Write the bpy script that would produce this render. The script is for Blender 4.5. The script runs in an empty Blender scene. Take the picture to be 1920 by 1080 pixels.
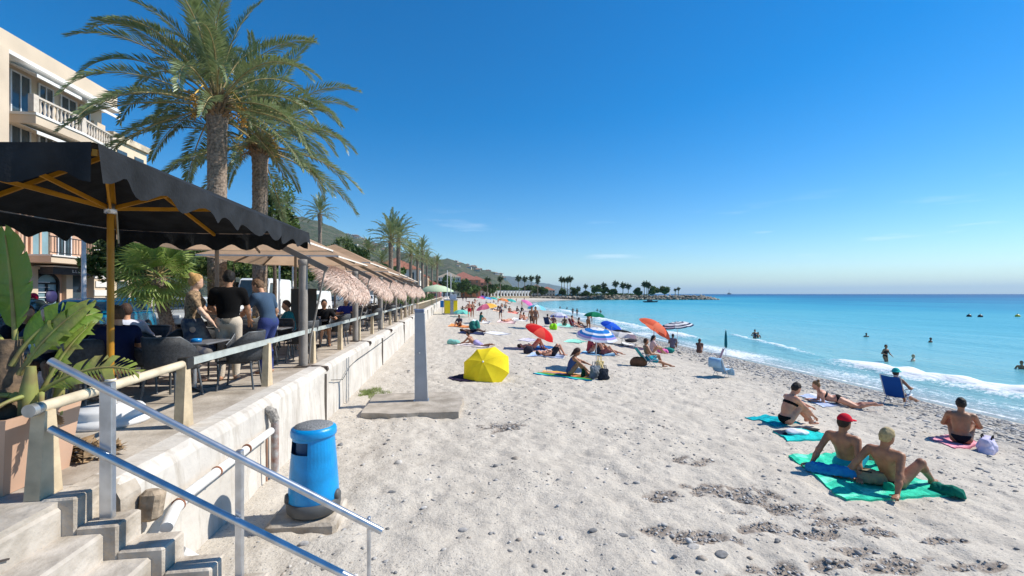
import bpy, math, random
import numpy as np
from mathutils import Vector, Matrix
R = math.radians
rnd = random.Random(7)
scene = bpy.context.scene
col = scene.collection

# ------------------------------------------------------------------ camera
FPX, VPX, HY, CH = 850.0, 850.0, 551.0, 2.55
YAW = math.atan((960 - VPX) / FPX)
FW = Vector((math.sin(YAW), math.cos(YAW), 0)); RT = Vector((math.cos(YAW), -math.sin(YAW), 0))
cam = bpy.data.cameras.new('camera'); camo = bpy.data.objects.new('camera', cam); col.objects.link(camo)
cam.sensor_width = 36; cam.lens = FPX / 1920 * 36; cam.shift_y = 11 / 1920
cam.clip_start = .05; cam.clip_end = 90000
camo.location = (0, 0, CH); camo.rotation_euler = (R(90), 0, -YAW)
scene.camera = camo

# ------------------------------------------------------------------ sky, sun, exposure
SUN_EL, SUN_AZ = R(44), R(87)          # azimuth clockwise from +Y
sdir = Vector((math.cos(SUN_EL) * math.sin(SUN_AZ), math.cos(SUN_EL) * math.cos(SUN_AZ), math.sin(SUN_EL)))
w = bpy.data.worlds.new('World'); scene.world = w; w.use_nodes = True
nt = w.node_tree; nt.nodes.clear()
wo = nt.nodes.new('ShaderNodeOutputWorld'); bg = nt.nodes.new('ShaderNodeBackground')
sky = nt.nodes.new('ShaderNodeTexSky'); sky.sky_type = 'NISHITA'; sky.sun_disc = False
sky.sun_elevation = SUN_EL; sky.sun_rotation = SUN_AZ; sky.altitude = 0
sky.air_density = 1.0; sky.dust_density = 0.12; sky.ozone_density = 1.6
hs = nt.nodes.new('ShaderNodeHueSaturation'); hs.inputs['Saturation'].default_value = 1.4; hs.inputs['Value'].default_value = 1.0
wb_ = nt.nodes.new('ShaderNodeMixRGB'); wb_.blend_type = 'MULTIPLY'; wb_.inputs[0].default_value = 1; wb_.inputs[2].default_value = (.74, .845, .95, 1)
nt.links.new(sky.outputs[0], wb_.inputs[1]); nt.links.new(wb_.outputs[0], hs.inputs['Color'])
# a few thin clouds low over the sea
tc = nt.nodes.new('ShaderNodeTexCoord'); mp = nt.nodes.new('ShaderNodeMapping'); mp.inputs['Scale'].default_value = (2.2, 2.2, 22)
nz = nt.nodes.new('ShaderNodeTexNoise'); nz.inputs['Scale'].default_value = 2.6; nz.inputs['Detail'].default_value = 6
nt.links.new(tc.outputs['Generated'], mp.inputs[0]); nt.links.new(mp.outputs[0], nz.inputs['Vector'])
cr = nt.nodes.new('ShaderNodeMapRange'); cr.inputs[1].default_value = .60; cr.inputs[2].default_value = .74; cr.inputs[4].default_value = .34
nt.links.new(nz.outputs['Fac'], cr.inputs[0])
sx = nt.nodes.new('ShaderNodeSeparateXYZ'); nt.links.new(tc.outputs['Generated'], sx.inputs[0])
lo = nt.nodes.new('ShaderNodeMapRange'); lo.inputs[1].default_value = .04; lo.inputs[2].default_value = .09
hi = nt.nodes.new('ShaderNodeMapRange'); hi.inputs[1].default_value = .19; hi.inputs[2].default_value = .11
for m_ in (lo, hi): nt.links.new(sx.outputs[2], m_.inputs[0])
mu = nt.nodes.new('ShaderNodeMath'); mu.operation = 'MULTIPLY'; mu2 = nt.nodes.new('ShaderNodeMath'); mu2.operation = 'MULTIPLY'
nt.links.new(lo.outputs[0], mu.inputs[0]); nt.links.new(hi.outputs[0], mu.inputs[1])
nt.links.new(mu.outputs[0], mu2.inputs[0]); nt.links.new(cr.outputs[0], mu2.inputs[1])
mixc = nt.nodes.new('ShaderNodeMixRGB'); mixc.inputs[2].default_value = (7.5, 8.2, 9.0, 1)
nt.links.new(mu2.outputs[0], mixc.inputs[0]); nt.links.new(hs.outputs[0], mixc.inputs[1])
nt.links.new(mixc.outputs[0], bg.inputs['Color']); bg.inputs['Strength'].default_value = 0.12
nt.links.new(bg.outputs[0], wo.inputs[0])
sl = bpy.data.lights.new('sun', 'SUN'); sl.energy = 4.6; sl.angle = R(.53); sl.color = (1, .945, .85)
so = bpy.data.objects.new('sun', sl); col.objects.link(so)
so.rotation_euler = (-sdir).to_track_quat('-Z', 'Y').to_euler()
vs = scene.view_settings; vs.view_transform = 'Standard'; vs.look = 'None'; vs.exposure = 0.4; vs.gamma = 1; vs.use_curve_mapping = False
cy = scene.cycles; cy.use_denoising = True; cy.max_bounces = 7; cy.diffuse_bounces = 3; cy.glossy_bounces = 3
cy.transparent_max_bounces = 12; cy.transmission_bounces = 4; cy.volume_bounces = 0; cy.caustics_reflective = False; cy.caustics_refractive = False

# ------------------------------------------------------------------ pixel -> place
def ray(px, py): return FW + RT * ((px - 960) / FPX) + Vector((0, 0, (HY - py) / FPX))
def at_d(px, py, d): return Vector((0, 0, CH)) + ray(px, py) * d
def at_z(px, py, z): r = ray(px, py); return at_d(px, py, (z - CH) / r.z)
def at_x(px, py, X): r = ray(px, py); return at_d(px, py, X / r.x)

SEA = -2.1; WALLX = -2.55; PROM = 1.08
SHORE_Y = np.array([-60, 45, 71, 92, 134, 181, 243, 298, 335, 350, 420.]); SHORE_X = np.array([20.2, 20.2, 21.3, 24.5, 26.5, 31, 43, 64, 92, 112, 150.])
def shore(y): return np.interp(y, SHORE_Y, SHORE_X)
def zsand(x, y):
    xs = shore(y); t = np.clip((x - WALLX) / (xs - WALLX), 0, None)
    return np.where(t <= 1, SEA * t ** 2.4, np.maximum(SEA - (x - xs) * .12, -7))
def hash2(ix, iy, seed):
    h = np.sin(ix * 127.1 + iy * 311.7 + seed * 74.7) * 43758.5453
    return h - np.floor(h)
def vnoise(x, y, seed=0):
    ix = np.floor(x); iy = np.floor(y); fx = x - ix; fy = y - iy
    fx = fx * fx * (3 - 2 * fx); fy = fy * fy * (3 - 2 * fy)
    a = hash2(ix, iy, seed); b = hash2(ix + 1, iy, seed); c = hash2(ix, iy + 1, seed); d = hash2(ix + 1, iy + 1, seed)
    return (a * (1 - fx) + b * fx) * (1 - fy) + (c * (1 - fx) + d * fx) * fy - .5
def relief(x, y):
    """trampled sand: soft hollows, fading towards the wet edge"""
    sd = x - shore(y); f = np.clip((-sd - 1.5) / 3, 0, 1) * np.clip((x - WALLX) / .5, .15, 1)
    return f * (.05 * vnoise(x * 1.1, y * 1.1, 1) + .05 * vnoise(x * 2.9, y * 2.9, 2) + .045 * np.minimum(vnoise(x * 4.3, y * 4.3, 3), .06) + .045 * np.minimum(vnoise(x * 7.5, y * 7.5, 5), .1) + .018 * vnoise(x * 14, y * 14, 6))
def zs(x, y): return float(zsand(np.float64(x), np.float64(y)) + relief(np.float64(x), np.float64(y)))
def on_sand(px, py):
    r = ray(px, py); t = np.linspace(1.5, 620, 60000); x = r.x * t; y = r.y * t; z = CH + r.z * t
    k = np.argmax(z < np.maximum(zsand(x, y), -90)); return Vector((x[k], y[k], zs(x[k], y[k])))
def on_sea(px, py): return at_z(px, py, SEA)

# ------------------------------------------------------------------ materials
MATS = {}
def mat(name, c, rough=.75, var=.12, scale=6., bump=0., bscale=40., metal=0., spec=.4, trans=0., c2=None, coat=0., glass=0.):
    if name in MATS: return MATS[name]
    m = bpy.data.materials.new(name); m.use_nodes = True; n = m.node_tree.nodes; l = m.node_tree.links
    b = n['Principled BSDF']; out = n['Material Output']
    b.inputs['Roughness'].default_value = rough; b.inputs['Metallic'].default_value = metal
    b.inputs['Specular IOR Level'].default_value = spec; b.inputs['Coat Weight'].default_value = coat
    t = n.new('ShaderNodeTexCoord'); nz = n.new('ShaderNodeTexNoise'); nz.inputs['Scale'].default_value = scale; nz.inputs['Detail'].default_value = 5
    l.new(t.outputs['Object'], nz.inputs['Vector'])
    mx = n.new('ShaderNodeMixRGB'); c = tuple(c)[:3]
    c2 = tuple(c2) if c2 else tuple(max(0, v * (1 - 2.2 * var)) for v in c)
    mx.inputs[1].default_value = (*[min(1, v * (1 + (var if c2 else 0))) for v in c], 1); mx.inputs[2].default_value = (*c2, 1)
    mr = n.new('ShaderNodeMapRange'); mr.inputs[1].default_value = .35; mr.inputs[2].default_value = .7
    l.new(nz.outputs['Fac'], mr.inputs[0]); l.new(mr.outputs[0], mx.inputs[0]); l.new(mx.outputs[0], b.inputs['Base Color'])
    if bump:
        nb = n.new('ShaderNodeTexNoise'); nb.inputs['Scale'].default_value = bscale; nb.inputs['Detail'].default_value = 4
        l.new(t.outputs['Object'], nb.inputs['Vector'])
        bp = n.new('ShaderNodeBump'); bp.inputs['Strength'].default_value = bump; bp.inputs['Distance'].default_value = .02
        l.new(nb.outputs['Fac'], bp.inputs['Height']); l.new(bp.outputs[0], b.inputs['Normal'])
    if trans:
        tr = n.new('ShaderNodeBsdfTranslucent'); l.new(mx.outputs[0], tr.inputs['Color'])
        ms = n.new('ShaderNodeMixShader'); ms.inputs[0].default_value = trans
        l.new(b.outputs[0], ms.inputs[1]); l.new(tr.outputs[0], ms.inputs[2]); l.new(ms.outputs[0], out.inputs['Surface'])
    MATS[name] = m; return m
def lin(r, g, b):
    f = lambda v: ((v / 255 + .055) / 1.055) ** 2.4 if v > 10.3 else v / 255 / 12.92
    return (f(r), f(g), f(b))
def paint(rgb, rough=.6, **k):
    """cloth or paint of one colour, given in sRGB"""
    return mat('paint_%d_%d_%d_%d' % (*rgb, int(rough * 100)), lin(*rgb), rough, .08, **k)
def toweling(rgb): return mat('towel_%d_%d_%d' % rgb, lin(*rgb), .95, .13, 16, .7, 70, spec=.1)
def cloth(rgb, trans=.0): return mat('cloth_%d_%d_%d_%d' % (*rgb, int(trans * 100)), lin(*rgb), .9, .04, 5, .25, 60, spec=.15, trans=trans)

# ------------------------------------------------------------------ mesh builder
class MB:
    def __init__(s): s.v = []; s.f = []; s.m = []; s.sm = []
    def add(s, vs, fs, mi=0, smooth=False):
        o = len(s.v); s.v += [tuple(p) for p in vs]; s.f += [tuple(i + o for i in f) for f in fs]
        s.m += [mi] * len(fs); s.sm += [smooth] * len(fs); return s
    def box(s, a, b, mi=0, M=None):
        (x0, y0, z0), (x1, y1, z1) = a, b
        vs = [Vector(p) for p in ((x0, y0, z0), (x1, y0, z0), (x1, y1, z0), (x0, y1, z0), (x0, y0, z1), (x1, y0, z1), (x1, y1, z1), (x0, y1, z1))]
        if M: vs = [M @ p for p in vs]
        return s.add(vs, [(0, 3, 2, 1), (4, 5, 6, 7), (0, 1, 5, 4), (1, 2, 6, 5), (2, 3, 7, 6), (3, 0, 4, 7)], mi)
    def bbox(s, a, b, ch=.01, mi=0, M=None):
        """box with chamfered vertical and top edges"""
        x0, x1 = sorted((a[0], b[0])); y0, y1 = sorted((a[1], b[1])); z0, z1 = sorted((a[2], b[2]))
        rings = []
        for z, i in ((z0, 0), (z0 + ch, 1), (z1 - ch, 1), (z1, 0)):
            q = 0 if i else ch
            xx0, xx1, yy0, yy1 = x0 + q, x1 - q, y0 + q, y1 - q
            rings.append([(xx0 + ch, yy0, z), (xx1 - ch, yy0, z), (xx1, yy0 + ch, z), (xx1, yy1 - ch, z), (xx1 - ch, yy1, z), (xx0 + ch, yy1, z), (xx0, yy1 - ch, z), (xx0, yy0 + ch, z)])
        vs = [Vector(p) for r_ in rings for p in r_]
        if M: vs = [M @ p for p in vs]
        fs = [tuple(range(7, -1, -1)), tuple(range(24, 32))]
        for k in range(3):
            for i in range(8): fs.append((k * 8 + i, k * 8 + (i + 1) % 8, k * 8 + 8 + (i + 1) % 8, k * 8 + 8 + i))
        return s.add(vs, fs, mi)
    def tube(s, pts, r, n=10, mi=0, cap=True):
        pts = [Vector(p) for p in pts]; rr = r if isinstance(r, (list, tuple)) else [r] * len(pts)
        vs = []; fs = []; up = None
        for i, p in enumerate(pts):
            t = (pts[min(i + 1, len(pts) - 1)] - pts[max(i - 1, 0)]).normalized()
            if up is None: up = Vector((0, 0, 1)) if abs(t.z) < .9 else Vector((1, 0, 0))
            a = t.cross(up)
            if a.length < 1e-5: a = t.cross(Vector((0, 1, 0)))
            a.normalize(); b = a.cross(t).normalized(); up = b
            for k in range(n):
                q = 2 * math.pi * k / n; vs.append(p + a * (math.cos(q) * rr[i]) + b * (math.sin(q) * rr[i]))
        for i in range(len(pts) - 1):
            for k in range(n): fs.append((i * n + k, i * n + (k + 1) % n, i * n + n + (k + 1) % n, i * n + n + k))
        s.add(vs, fs, mi, True)
        if cap: s.add(vs[:n], [tuple(range(n - 1, -1, -1))], mi); s.add(vs[-n:], [tuple(range(n))], mi)
        return s
    def bar(s, a, b, w, h, mi=0):
        a = Vector(a); b = Vector(b); t = (b - a); L = t.length; t.normalize()
        up = Vector((0, 0, 1)) if abs(t.z) < .95 else Vector((0, 1, 0))
        x = t.cross(up).normalized(); z = x.cross(t)
        M = Matrix((x, t, z)).transposed().to_4x4(); M.translation = a
        return s.box((-w / 2, 0, -h / 2), (w / 2, L, h / 2), mi, M)
    def lathe(s, prof, n=24, mi=0, c=(0, 0, 0), smooth=True, M=None):
        vs = []; fs = []
        for r_, z in prof:
            for k in range(n):
                q = 2 * math.pi * k / n; vs.append(Vector((c[0] + r_ * math.cos(q), c[1] + r_ * math.sin(q), c[2] + z)))
        if M: vs = [M @ p for p in vs]
        for i in range(len(prof) - 1):
            for k in range(n): fs.append((i * n + k, i * n + (k + 1) % n, i * n + n + (k + 1) % n, i * n + n + k))
        return s.add(vs, fs, mi, smooth)
    def prism(s, poly, ax, a, b, mi=0):
        """extrude a 2D polygon along axis ax from a to b (poly in the other two axes, in xyz order)"""
        def p3(u, v, t):
            return (t, u, v) if ax == 0 else (u, t, v) if ax == 1 else (u, v, t)
        n = len(poly); vs = [p3(u, v, a) for u, v in poly] + [p3(u, v, b) for u, v in poly]
        fs = [tuple(range(n - 1, -1, -1)), tuple(range(n, 2 * n))] + [(i, (i + 1) % n, n + (i + 1) % n, n + i) for i in range(n)]
        return s.add(vs, fs, mi)
    def mesh(s, name, mats):
        me = bpy.data.meshes.new(name); me.from_pydata(s.v, [], s.f)
        for m_ in (mats if isinstance(mats, (list, tuple)) else [mats]): me.materials.append(m_)
        me.polygons.foreach_set('material_index', s.m); me.polygons.foreach_set('use_smooth', s.sm); me.update(); return me
    def build(s, name, mats, parent=None, loc=None, rz=0):
        return link(name, s.mesh(name, mats), parent, loc, rz)
def link(name, me, parent=None, loc=None, rz=0):
    o = bpy.data.objects.new(name, me); col.objects.link(o)
    if loc is not None: o.location = loc
    if rz: o.rotation_euler.z = rz
    if parent: o.parent = parent
    return o
def npmesh(name, v, f, mats, mi=None, smooth=True):
    me = bpy.data.meshes.new(name); v = np.asarray(v, dtype=np.float32); f = np.asarray(f, dtype=np.int32); k = f.shape[1]
    me.vertices.add(len(v)); me.vertices.foreach_set('co', v.ravel()); me.loops.add(f.size); me.loops.foreach_set('vertex_index', f.ravel())
    me.polygons.add(len(f)); me.polygons.foreach_set('loop_start', np.arange(0, f.size, k, dtype=np.int32))
    for m_ in (mats if isinstance(mats, (list, tuple)) else [mats]): me.materials.append(m_)
    if mi is not None: me.polygons.foreach_set('material_index', np.asarray(mi, dtype=np.int32))
    me.polygons.foreach_set('use_smooth', np.full(len(f), smooth)); me.update(calc_edges=True); me.validate(); return me
def tag(o, label=None, cat=None, group=None, kind=None):
    if label: o['label'] = label
    if cat: o['category'] = cat
    if group: o['group'] = group
    if kind: o['kind'] = kind
    return o
def thing(name, label, cat, loc=(0, 0, 0), rz=0, group=None):
    o = bpy.data.objects.new(name, None); col.objects.link(o); o.location = loc; o.rotation_euler.z = rz
    return tag(o, label, cat, group)
def copy_tree(o, parent=None):
    c = o.copy(); col.objects.link(c); c.parent = parent
    for ch in list(o.children): copy_tree(ch, c)
    return c
def struct(o): o['kind'] = 'structure'; return o
# ================================================================== SETTING
def grow(a, b, step, g, end):
    xs = list(np.arange(a, b, step)); s = step
    while xs[-1] < end: s *= g; xs.append(xs[-1] + s)
    return np.array(xs)
def grid(xs, ys):
    X, Y = np.meshgrid(xs, ys); nx, ny = len(xs), len(ys)
    i = np.arange((nx - 1) * (ny - 1)); r = i // (nx - 1); c = i % (nx - 1); a = r * nx + c
    return X.ravel(), Y.ravel(), np.stack([a, a + 1, a + nx + 1, a + nx], 1)
def attr(me, name, vals): a = me.attributes.new(name, 'FLOAT', 'POINT'); a.data.foreach_set('value', np.asarray(vals, dtype=np.float32))

# --- sand
def sand_mat():
    m = bpy.data.materials.new('sand'); m.use_nodes = True; n = m.node_tree.nodes; l = m.node_tree.links; b = n['Principled BSDF']
    b.inputs['Specular IOR Level'].default_value = .2
    g = n.new('ShaderNodeNewGeometry')
    def noise(sc, det=5, ro=.6):
        q = n.new('ShaderNodeTexNoise'); q.inputs['Scale'].default_value = sc; q.inputs['Detail'].default_value = det; q.inputs['Roughness'].default_value = ro
        l.new(g.outputs['Position'], q.inputs['Vector']); return q
    def rng(src, a, b_, c=0., d=1.):
        q = n.new('ShaderNodeMapRange'); q.inputs[1].default_value = a; q.inputs[2].default_value = b_; q.inputs[3].default_value = c; q.inputs[4].default_value = d
        l.new(src, q.inputs[0]); return q.outputs[0]
    def mix(f, a, b_):
        q = n.new('ShaderNodeMixRGB'); 
        for i, v in ((0, f), (1, a), (2, b_)):
            if hasattr(v, 'links'): l.new(v, q.inputs[i])
            else: q.inputs[i].default_value = v if i == 0 else (*v, 1)
        return q.outputs[0]
    c = mix(rng(noise(1.3).outputs['Fac'], .35, .65), (.60, .54, .455), (.52, .465, .39))
    c = mix(rng(noise(14, 6, .75).outputs['Fac'], .5, .72), c, (.43, .385, .33))
    v = n.new('ShaderNodeTexVoronoi'); v.inputs['Scale'].default_value = 34; l.new(g.outputs['Position'], v.inputs['Vector'])
    gr = n.new('ShaderNodeMixRGB'); gr.blend_type = 'MIX'
    pm = n.new('ShaderNodeMath'); pm.operation = 'LESS_THAN'; l.new(v.outputs['Distance'], pm.inputs[0]); pm.inputs[1].default_value = .3
    pm2 = n.new('ShaderNodeMath'); pm2.operation = 'MULTIPLY'; l.new(pm.outputs[0], pm2.inputs[0]); l.new(rng(noise(.9, 4).outputs['Fac'], .40, .60, .22, .9), pm2.inputs[1])
    hsv = n.new('ShaderNodeSeparateColor'); l.new(v.outputs['Color'], hsv.inputs[0])
    pc = mix(rng(hsv.outputs[0], 0, 1), (.15, .135, .12), (.60, .56, .51))
    c = mix(pm2.outputs[0], c, pc)
    # pebble belt above the water and the wet edge, from the distance to the shore
    at = n.new('ShaderNodeAttribute'); at.attribute_name = 'sd'
    wob = n.new('ShaderNodeMath'); wob.operation = 'MULTIPLY_ADD'; l.new(noise(.35, 4).outputs['Fac'], wob.inputs[0]); wob.inputs[1].default_value = 4; l.new(at.outputs['Fac'], wob.inputs[2])
    belt = n.new('ShaderNodeMath'); belt.operation = 'MULTIPLY'; l.new(rng(wob.outputs[0], -9, -3.2), belt.inputs[0]); l.new(rng(wob.outputs[0], .4, -.6), belt.inputs[1])
    v2 = n.new('ShaderNodeTexVoronoi'); v2.inputs['Scale'].default_value = 11; l.new(g.outputs['Position'], v2.inputs['Vector'])
    s2 = n.new('ShaderNodeSeparateColor'); l.new(v2.outputs['Color'], s2.inputs[0])
    peb = mix(rng(s2.outputs[1], .1, .9), (.115, .11, .108), (.42, .395, .36))
    bm = n.new('ShaderNodeMath'); bm.operation = 'MULTIPLY'; l.new(belt.outputs[0], bm.inputs[0]); l.new(rng(noise(2.2).outputs['Fac'], .38, .6, .35, 1), bm.inputs[1])
    c = mix(bm.outputs[0], c, peb)
    wet = rng(at.outputs['Fac'], -2.3, -.9)
    c = mix(wet, c, (.285, .25, .205))
    dug = n.new('ShaderNodeAttribute'); dug.attribute_name = 'dug'
    c = mix(rng(dug.outputs['Fac'], .15, .6, 0, .85), c, mix(rng(noise(22, 5).outputs['Fac'], .4, .6), (.19, .15, .12), (.36, .3, .25)))
    l.new(c, b.inputs['Base Color']); l.new(rng(at.outputs['Fac'], -1.8, -.6, .95, .35), b.inputs['Roughness'])
    add = n.new('ShaderNodeMath'); add.operation = 'MULTIPLY_ADD'; l.new(noise(26, 6, .7).outputs['Fac'], add.inputs[0]); add.inputs[1].default_value = 1.; 
    pb = n.new('ShaderNodeMath'); pb.operation = 'MULTIPLY'; l.new(rng(v2.outputs['Distance'], .1, .6, 1, 0), pb.inputs[0]); l.new(belt.outputs[0], pb.inputs[1])
    ad2 = n.new('ShaderNodeMath'); ad2.operation = 'MULTIPLY_ADD'; l.new(noise(6, 4).outputs['Fac'], ad2.inputs[0]); ad2.inputs[1].default_value = 2.2; l.new(pb.outputs[0], ad2.inputs[2])
    l.new(ad2.outputs[0], add.inputs[2])
    bp = n.new('ShaderNodeBump'); bp.inputs['Distance'].default_value = .03
    st = n.new('ShaderNodeMath'); st.operation = 'MULTIPLY_ADD'; l.new(wet, st.inputs[0]); st.inputs[1].default_value = -.5; st.inputs[2].default_value = .6
    l.new(st.outputs[0], bp.inputs['Strength']); l.new(add.outputs[0], bp.inputs['Height']); l.new(bp.outputs[0], b.inputs['Normal'])
    return m
xs = np.concatenate([np.arange(-3.0, 12.5, .05), np.arange(12.5, 24, .11), grow(24, 26, .4, 1.16, 260)])
ys = np.concatenate([[-30, -12, -5, 0, 1.2], np.arange(2, 13, .05), grow(13, 14, .06, 1.028, 420)])
X, Y, F = grid(xs, ys); Z = zsand(X, Y) + relief(X, Y)
dug = np.zeros_like(X)
for px, py, rx, ry in ((1395, 925, .55, .28), (1490, 955, .5, .22), (1325, 915, .35, .2), (1585, 975, .35, .16), (1500, 1000, .4, .12), (1640, 1000, .25, .12), (1460, 1075, .5, .16), (1330, 1010, .4, .14), (1700, 1050, .5, .12), (1250, 930, .3, .16), (940, 800, .45, .3), (1560, 1060, .4, .1), (1300, 865, .3, .18), (1420, 990, .3, .1), (1760, 1010, .3, .09), (1600, 1030, .3, .08), (1380, 960, .3, .1), (1660, 1065, .35, .08), (1820, 1060, .35, .08), (1230, 1000, .2, .1), (1540, 985, .2, .08)):
    p = on_sand(px, py); q = ((X - p.x) / rx) ** 2 + ((Y - p.y) / ry) ** 2
    dug = np.maximum(dug, np.clip(1 - q * .75 + 1.7 * vnoise(X * 6, Y * 9, 9) + .9 * vnoise(X * 13, Y * 17, 19), 0, 1) * np.clip(2.2 - q, 0, 1))
DUG = (dug, X, Y)
Z -= dug * .025 * (1 + 1.5 * vnoise(X * 13, Y * 13, 4))
# the spit of land behind the breakwater keeps its height
sandm = npmesh('sand', np.stack([X, Y, Z], 1), F, sand_mat())
attr(sandm, 'sd', X - shore(Y)); attr(sandm, 'dug', dug)
struct(link('sand', sandm))

# --- sea
def sea_mat():
    m = bpy.data.materials.new('sea_water'); m.use_nodes = True; n = m.node_tree.nodes; l = m.node_tree.links; b = n['Principled BSDF']
    g = n.new('ShaderNodeNewGeometry'); at = n.new('ShaderNodeAttribute'); at.attribute_name = 'sd'; fo = n.new('ShaderNodeAttribute'); fo.attribute_name = 'foam'
    lg = n.new('ShaderNodeMath'); lg.operation = 'LOGARITHM'; lg.inputs[1].default_value = 10
    mx_ = n.new('ShaderNodeMath'); mx_.operation = 'MAXIMUM'; l.new(at.outputs['Fac'], mx_.inputs[0]); mx_.inputs[1].default_value = .3; l.new(mx_.outputs[0], lg.inputs[0])
    mr = n.new('ShaderNodeMapRange'); mr.inputs[1].default_value = -.5; mr.inputs[2].default_value = 3.5; l.new(lg.outputs[0], mr.inputs[0])
    q = n.new('ShaderNodeTexNoise'); q.inputs['Scale'].default_value = .02; q.inputs['Detail'].default_value = 4; mp = n.new('ShaderNodeMapping'); mp.inputs['Scale'].default_value = (1, .35, 1)
    l.new(g.outputs['Position'], mp.inputs[0]); l.new(mp.outputs[0], q.inputs['Vector'])
    ad = n.new('ShaderNodeMath'); ad.operation = 'MULTIPLY_ADD'; l.new(q.outputs['Fac'], ad.inputs[0]); ad.inputs[1].default_value = .3; 
    sb = n.new('ShaderNodeMath'); sb.operation = 'SUBTRACT'; l.new(mr.outputs[0], sb.inputs[0]); sb.inputs[1].default_value = .15; l.new(sb.outputs[0], ad.inputs[2])
    rp = n.new('ShaderNodeValToRGB'); l.new(ad.outputs[0], rp.inputs[0]); e = rp.color_ramp.elements
    e[0].position = 0; e[0].color = (.34, .36, .33, 1); e[1].position = 1; e[1].color = (.004, .075, .21, 1)
    for p, c in ((.14, (.30, .40, .40)), (.25, (.21, .46, .47)), (.42, (.14, .42, .48)), (.55, (.085, .38, .46)), (.64, (.035, .30, .42)), (.72, (.014, .20, .35)), (.84, (.006, .10, .25))):
        x = e.new(p); x.color = (*c, 1)
    # foam broken up by fine noise
    fn = n.new('ShaderNodeTexNoise'); fn.inputs['Scale'].default_value = 5.5; fn.inputs['Detail'].default_value = 7; fn.inputs['Roughness'].default_value = .7; l.new(g.outputs['Position'], fn.inputs['Vector'])
    fm = n.new('ShaderNodeMath'); fm.operation = 'MULTIPLY_ADD'; l.new(fn.outputs['Fac'], fm.inputs[0]); fm.inputs[1].default_value = 1.5; l.new(fo.outputs['Fac'], fm.inputs[2])
    fr = n.new('ShaderNodeMapRange'); fr.inputs[1].default_value = 1.08; fr.inputs[2].default_value = 1.36; l.new(fm.outputs[0], fr.inputs[0])
    mc = n.new('ShaderNodeMixRGB'); l.new(fr.outputs[0], mc.inputs[0]); l.new(rp.outputs[0], mc.inputs[1]); mc.inputs[2].default_value = (.84, .86, .87, 1)
    l.new(mc.outputs[0], b.inputs['Base Color'])
    ro = n.new('ShaderNodeMapRange'); l.new(fr.outputs[0], ro.inputs[0]); ro.inputs[3].default_value = .0; ro.inputs[4].default_value = .6
    rf = n.new('ShaderNodeMapRange'); l.new(mr.outputs[0], rf.inputs[0]); rf.inputs[1].default_value = .4; rf.inputs[2].default_value = .75; rf.inputs[3].default_value = .16; rf.inputs[4].default_value = .5
    rs = n.new('ShaderNodeMath'); rs.operation = 'ADD'; l.new(ro.outputs[0], rs.inputs[0]); l.new(rf.outputs[0], rs.inputs[1]); l.new(rs.outputs[0], b.inputs['Roughness'])
    b.inputs['IOR'].default_value = 1.33; b.inputs['Specular IOR Level'].default_value = .3
    w1 = n.new('ShaderNodeTexNoise'); w1.inputs['Scale'].default_value = 1.5; w1.inputs['Detail'].default_value = 6; w1.inputs['Roughness'].default_value = .6
    m2 = n.new('ShaderNodeMapping'); m2.inputs['Scale'].default_value = (1, .45, 1); m2.inputs['Rotation'].default_value = (0, 0, .2); l.new(g.outputs['Position'], m2.inputs[0]); l.new(m2.outputs[0], w1.inputs['Vector'])
    w2 = n.new('ShaderNodeTexNoise'); w2.inputs['Scale'].default_value = .16; w2.inputs['Detail'].default_value = 4; l.new(m2.outputs[0], w2.inputs['Vector'])
    wa = n.new('ShaderNodeMath'); wa.operation = 'MULTIPLY_ADD'; l.new(w2.outputs['Fac'], wa.inputs[0]); wa.inputs[1].default_value = 3.2; l.new(w1.outputs['Fac'], wa.inputs[2])
    bp = n.new('ShaderNodeBump'); bp.inputs['Strength'].default_value = .75; bp.inputs['Distance'].default_value = .25; l.new(wa.outputs[0], bp.inputs['Height']); l.new(bp.outputs[0], b.inputs['Normal'])
    return m
xs = np.concatenate([grow(18.5, 33, .12, 1.07, 45000)]); xs = np.concatenate([[-9000, -900, 0, 10, 15], xs])
ys = np.concatenate([[-9000, -900, -60, -5, 4], grow(8, 52, .2, 1.05, 60000)])
X, Y, F = grid(xs, ys); sd = X - shore(Y)
n1 = vnoise(X * .5, Y * .22, 3); n2 = vnoise(X * 1.7, Y * 1.1, 5); n3 = vnoise(Y * .11, Y * 0, 8); n4 = vnoise(X * .2, Y * .08, 11)
crest1 = 5.6 + 1.0 * n3 + .04 * (20 - Y); a1 = np.clip((29.5 - Y) / 4, 0, 1)
crest2 = 6 + (Y - 29) * .24; a2 = np.clip((Y - 28.5) / 3, 0, 1) * np.clip((50 - Y) / 5, 0, 1) * .55
crest3 = 4.2 + .8 * n3; a3 = np.clip((Y - 40) / 6, 0, 1) * np.clip((160 - Y) / 40, 0, 1) * .7
Zs = np.full_like(X, SEA); foam = np.zeros_like(X)
for c, a, wd in ((crest1, a1, 2.1), (crest2, a2, .9), (crest3, a3, 2.6)):
    dd = sd - c
    Zs += a * .42 * np.exp(-np.where(dd > 0, (dd / .9) ** 2, (dd / 1.5) ** 2)) * (1 + .5 * n2)
    foam = np.maximum(foam, a * np.clip(1 - np.where(dd > 0, dd / .45, -dd / wd), 0, 1) ** .6 * (.95 + .6 * n2))
foam = np.maximum(foam, np.clip(1 - np.abs(sd - .5 - .5 * n3) / .32, 0, 1) * .62)
foam = np.maximum(foam, np.clip(.36 + .55 * n1, 0, .6) * np.clip((4.4 - sd) / 2, 0, 1) * np.clip(sd + .3, 0, 1))
Zs += np.clip(sd / 6, 0, 1) * (.10 * n4 + .05 * n1) * np.clip(1 - sd / 400, 0, 1)
Zs = np.where(sd < 0, SEA + np.clip(.05 + sd * .05, -.4, .05), Zs + .02)
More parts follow.
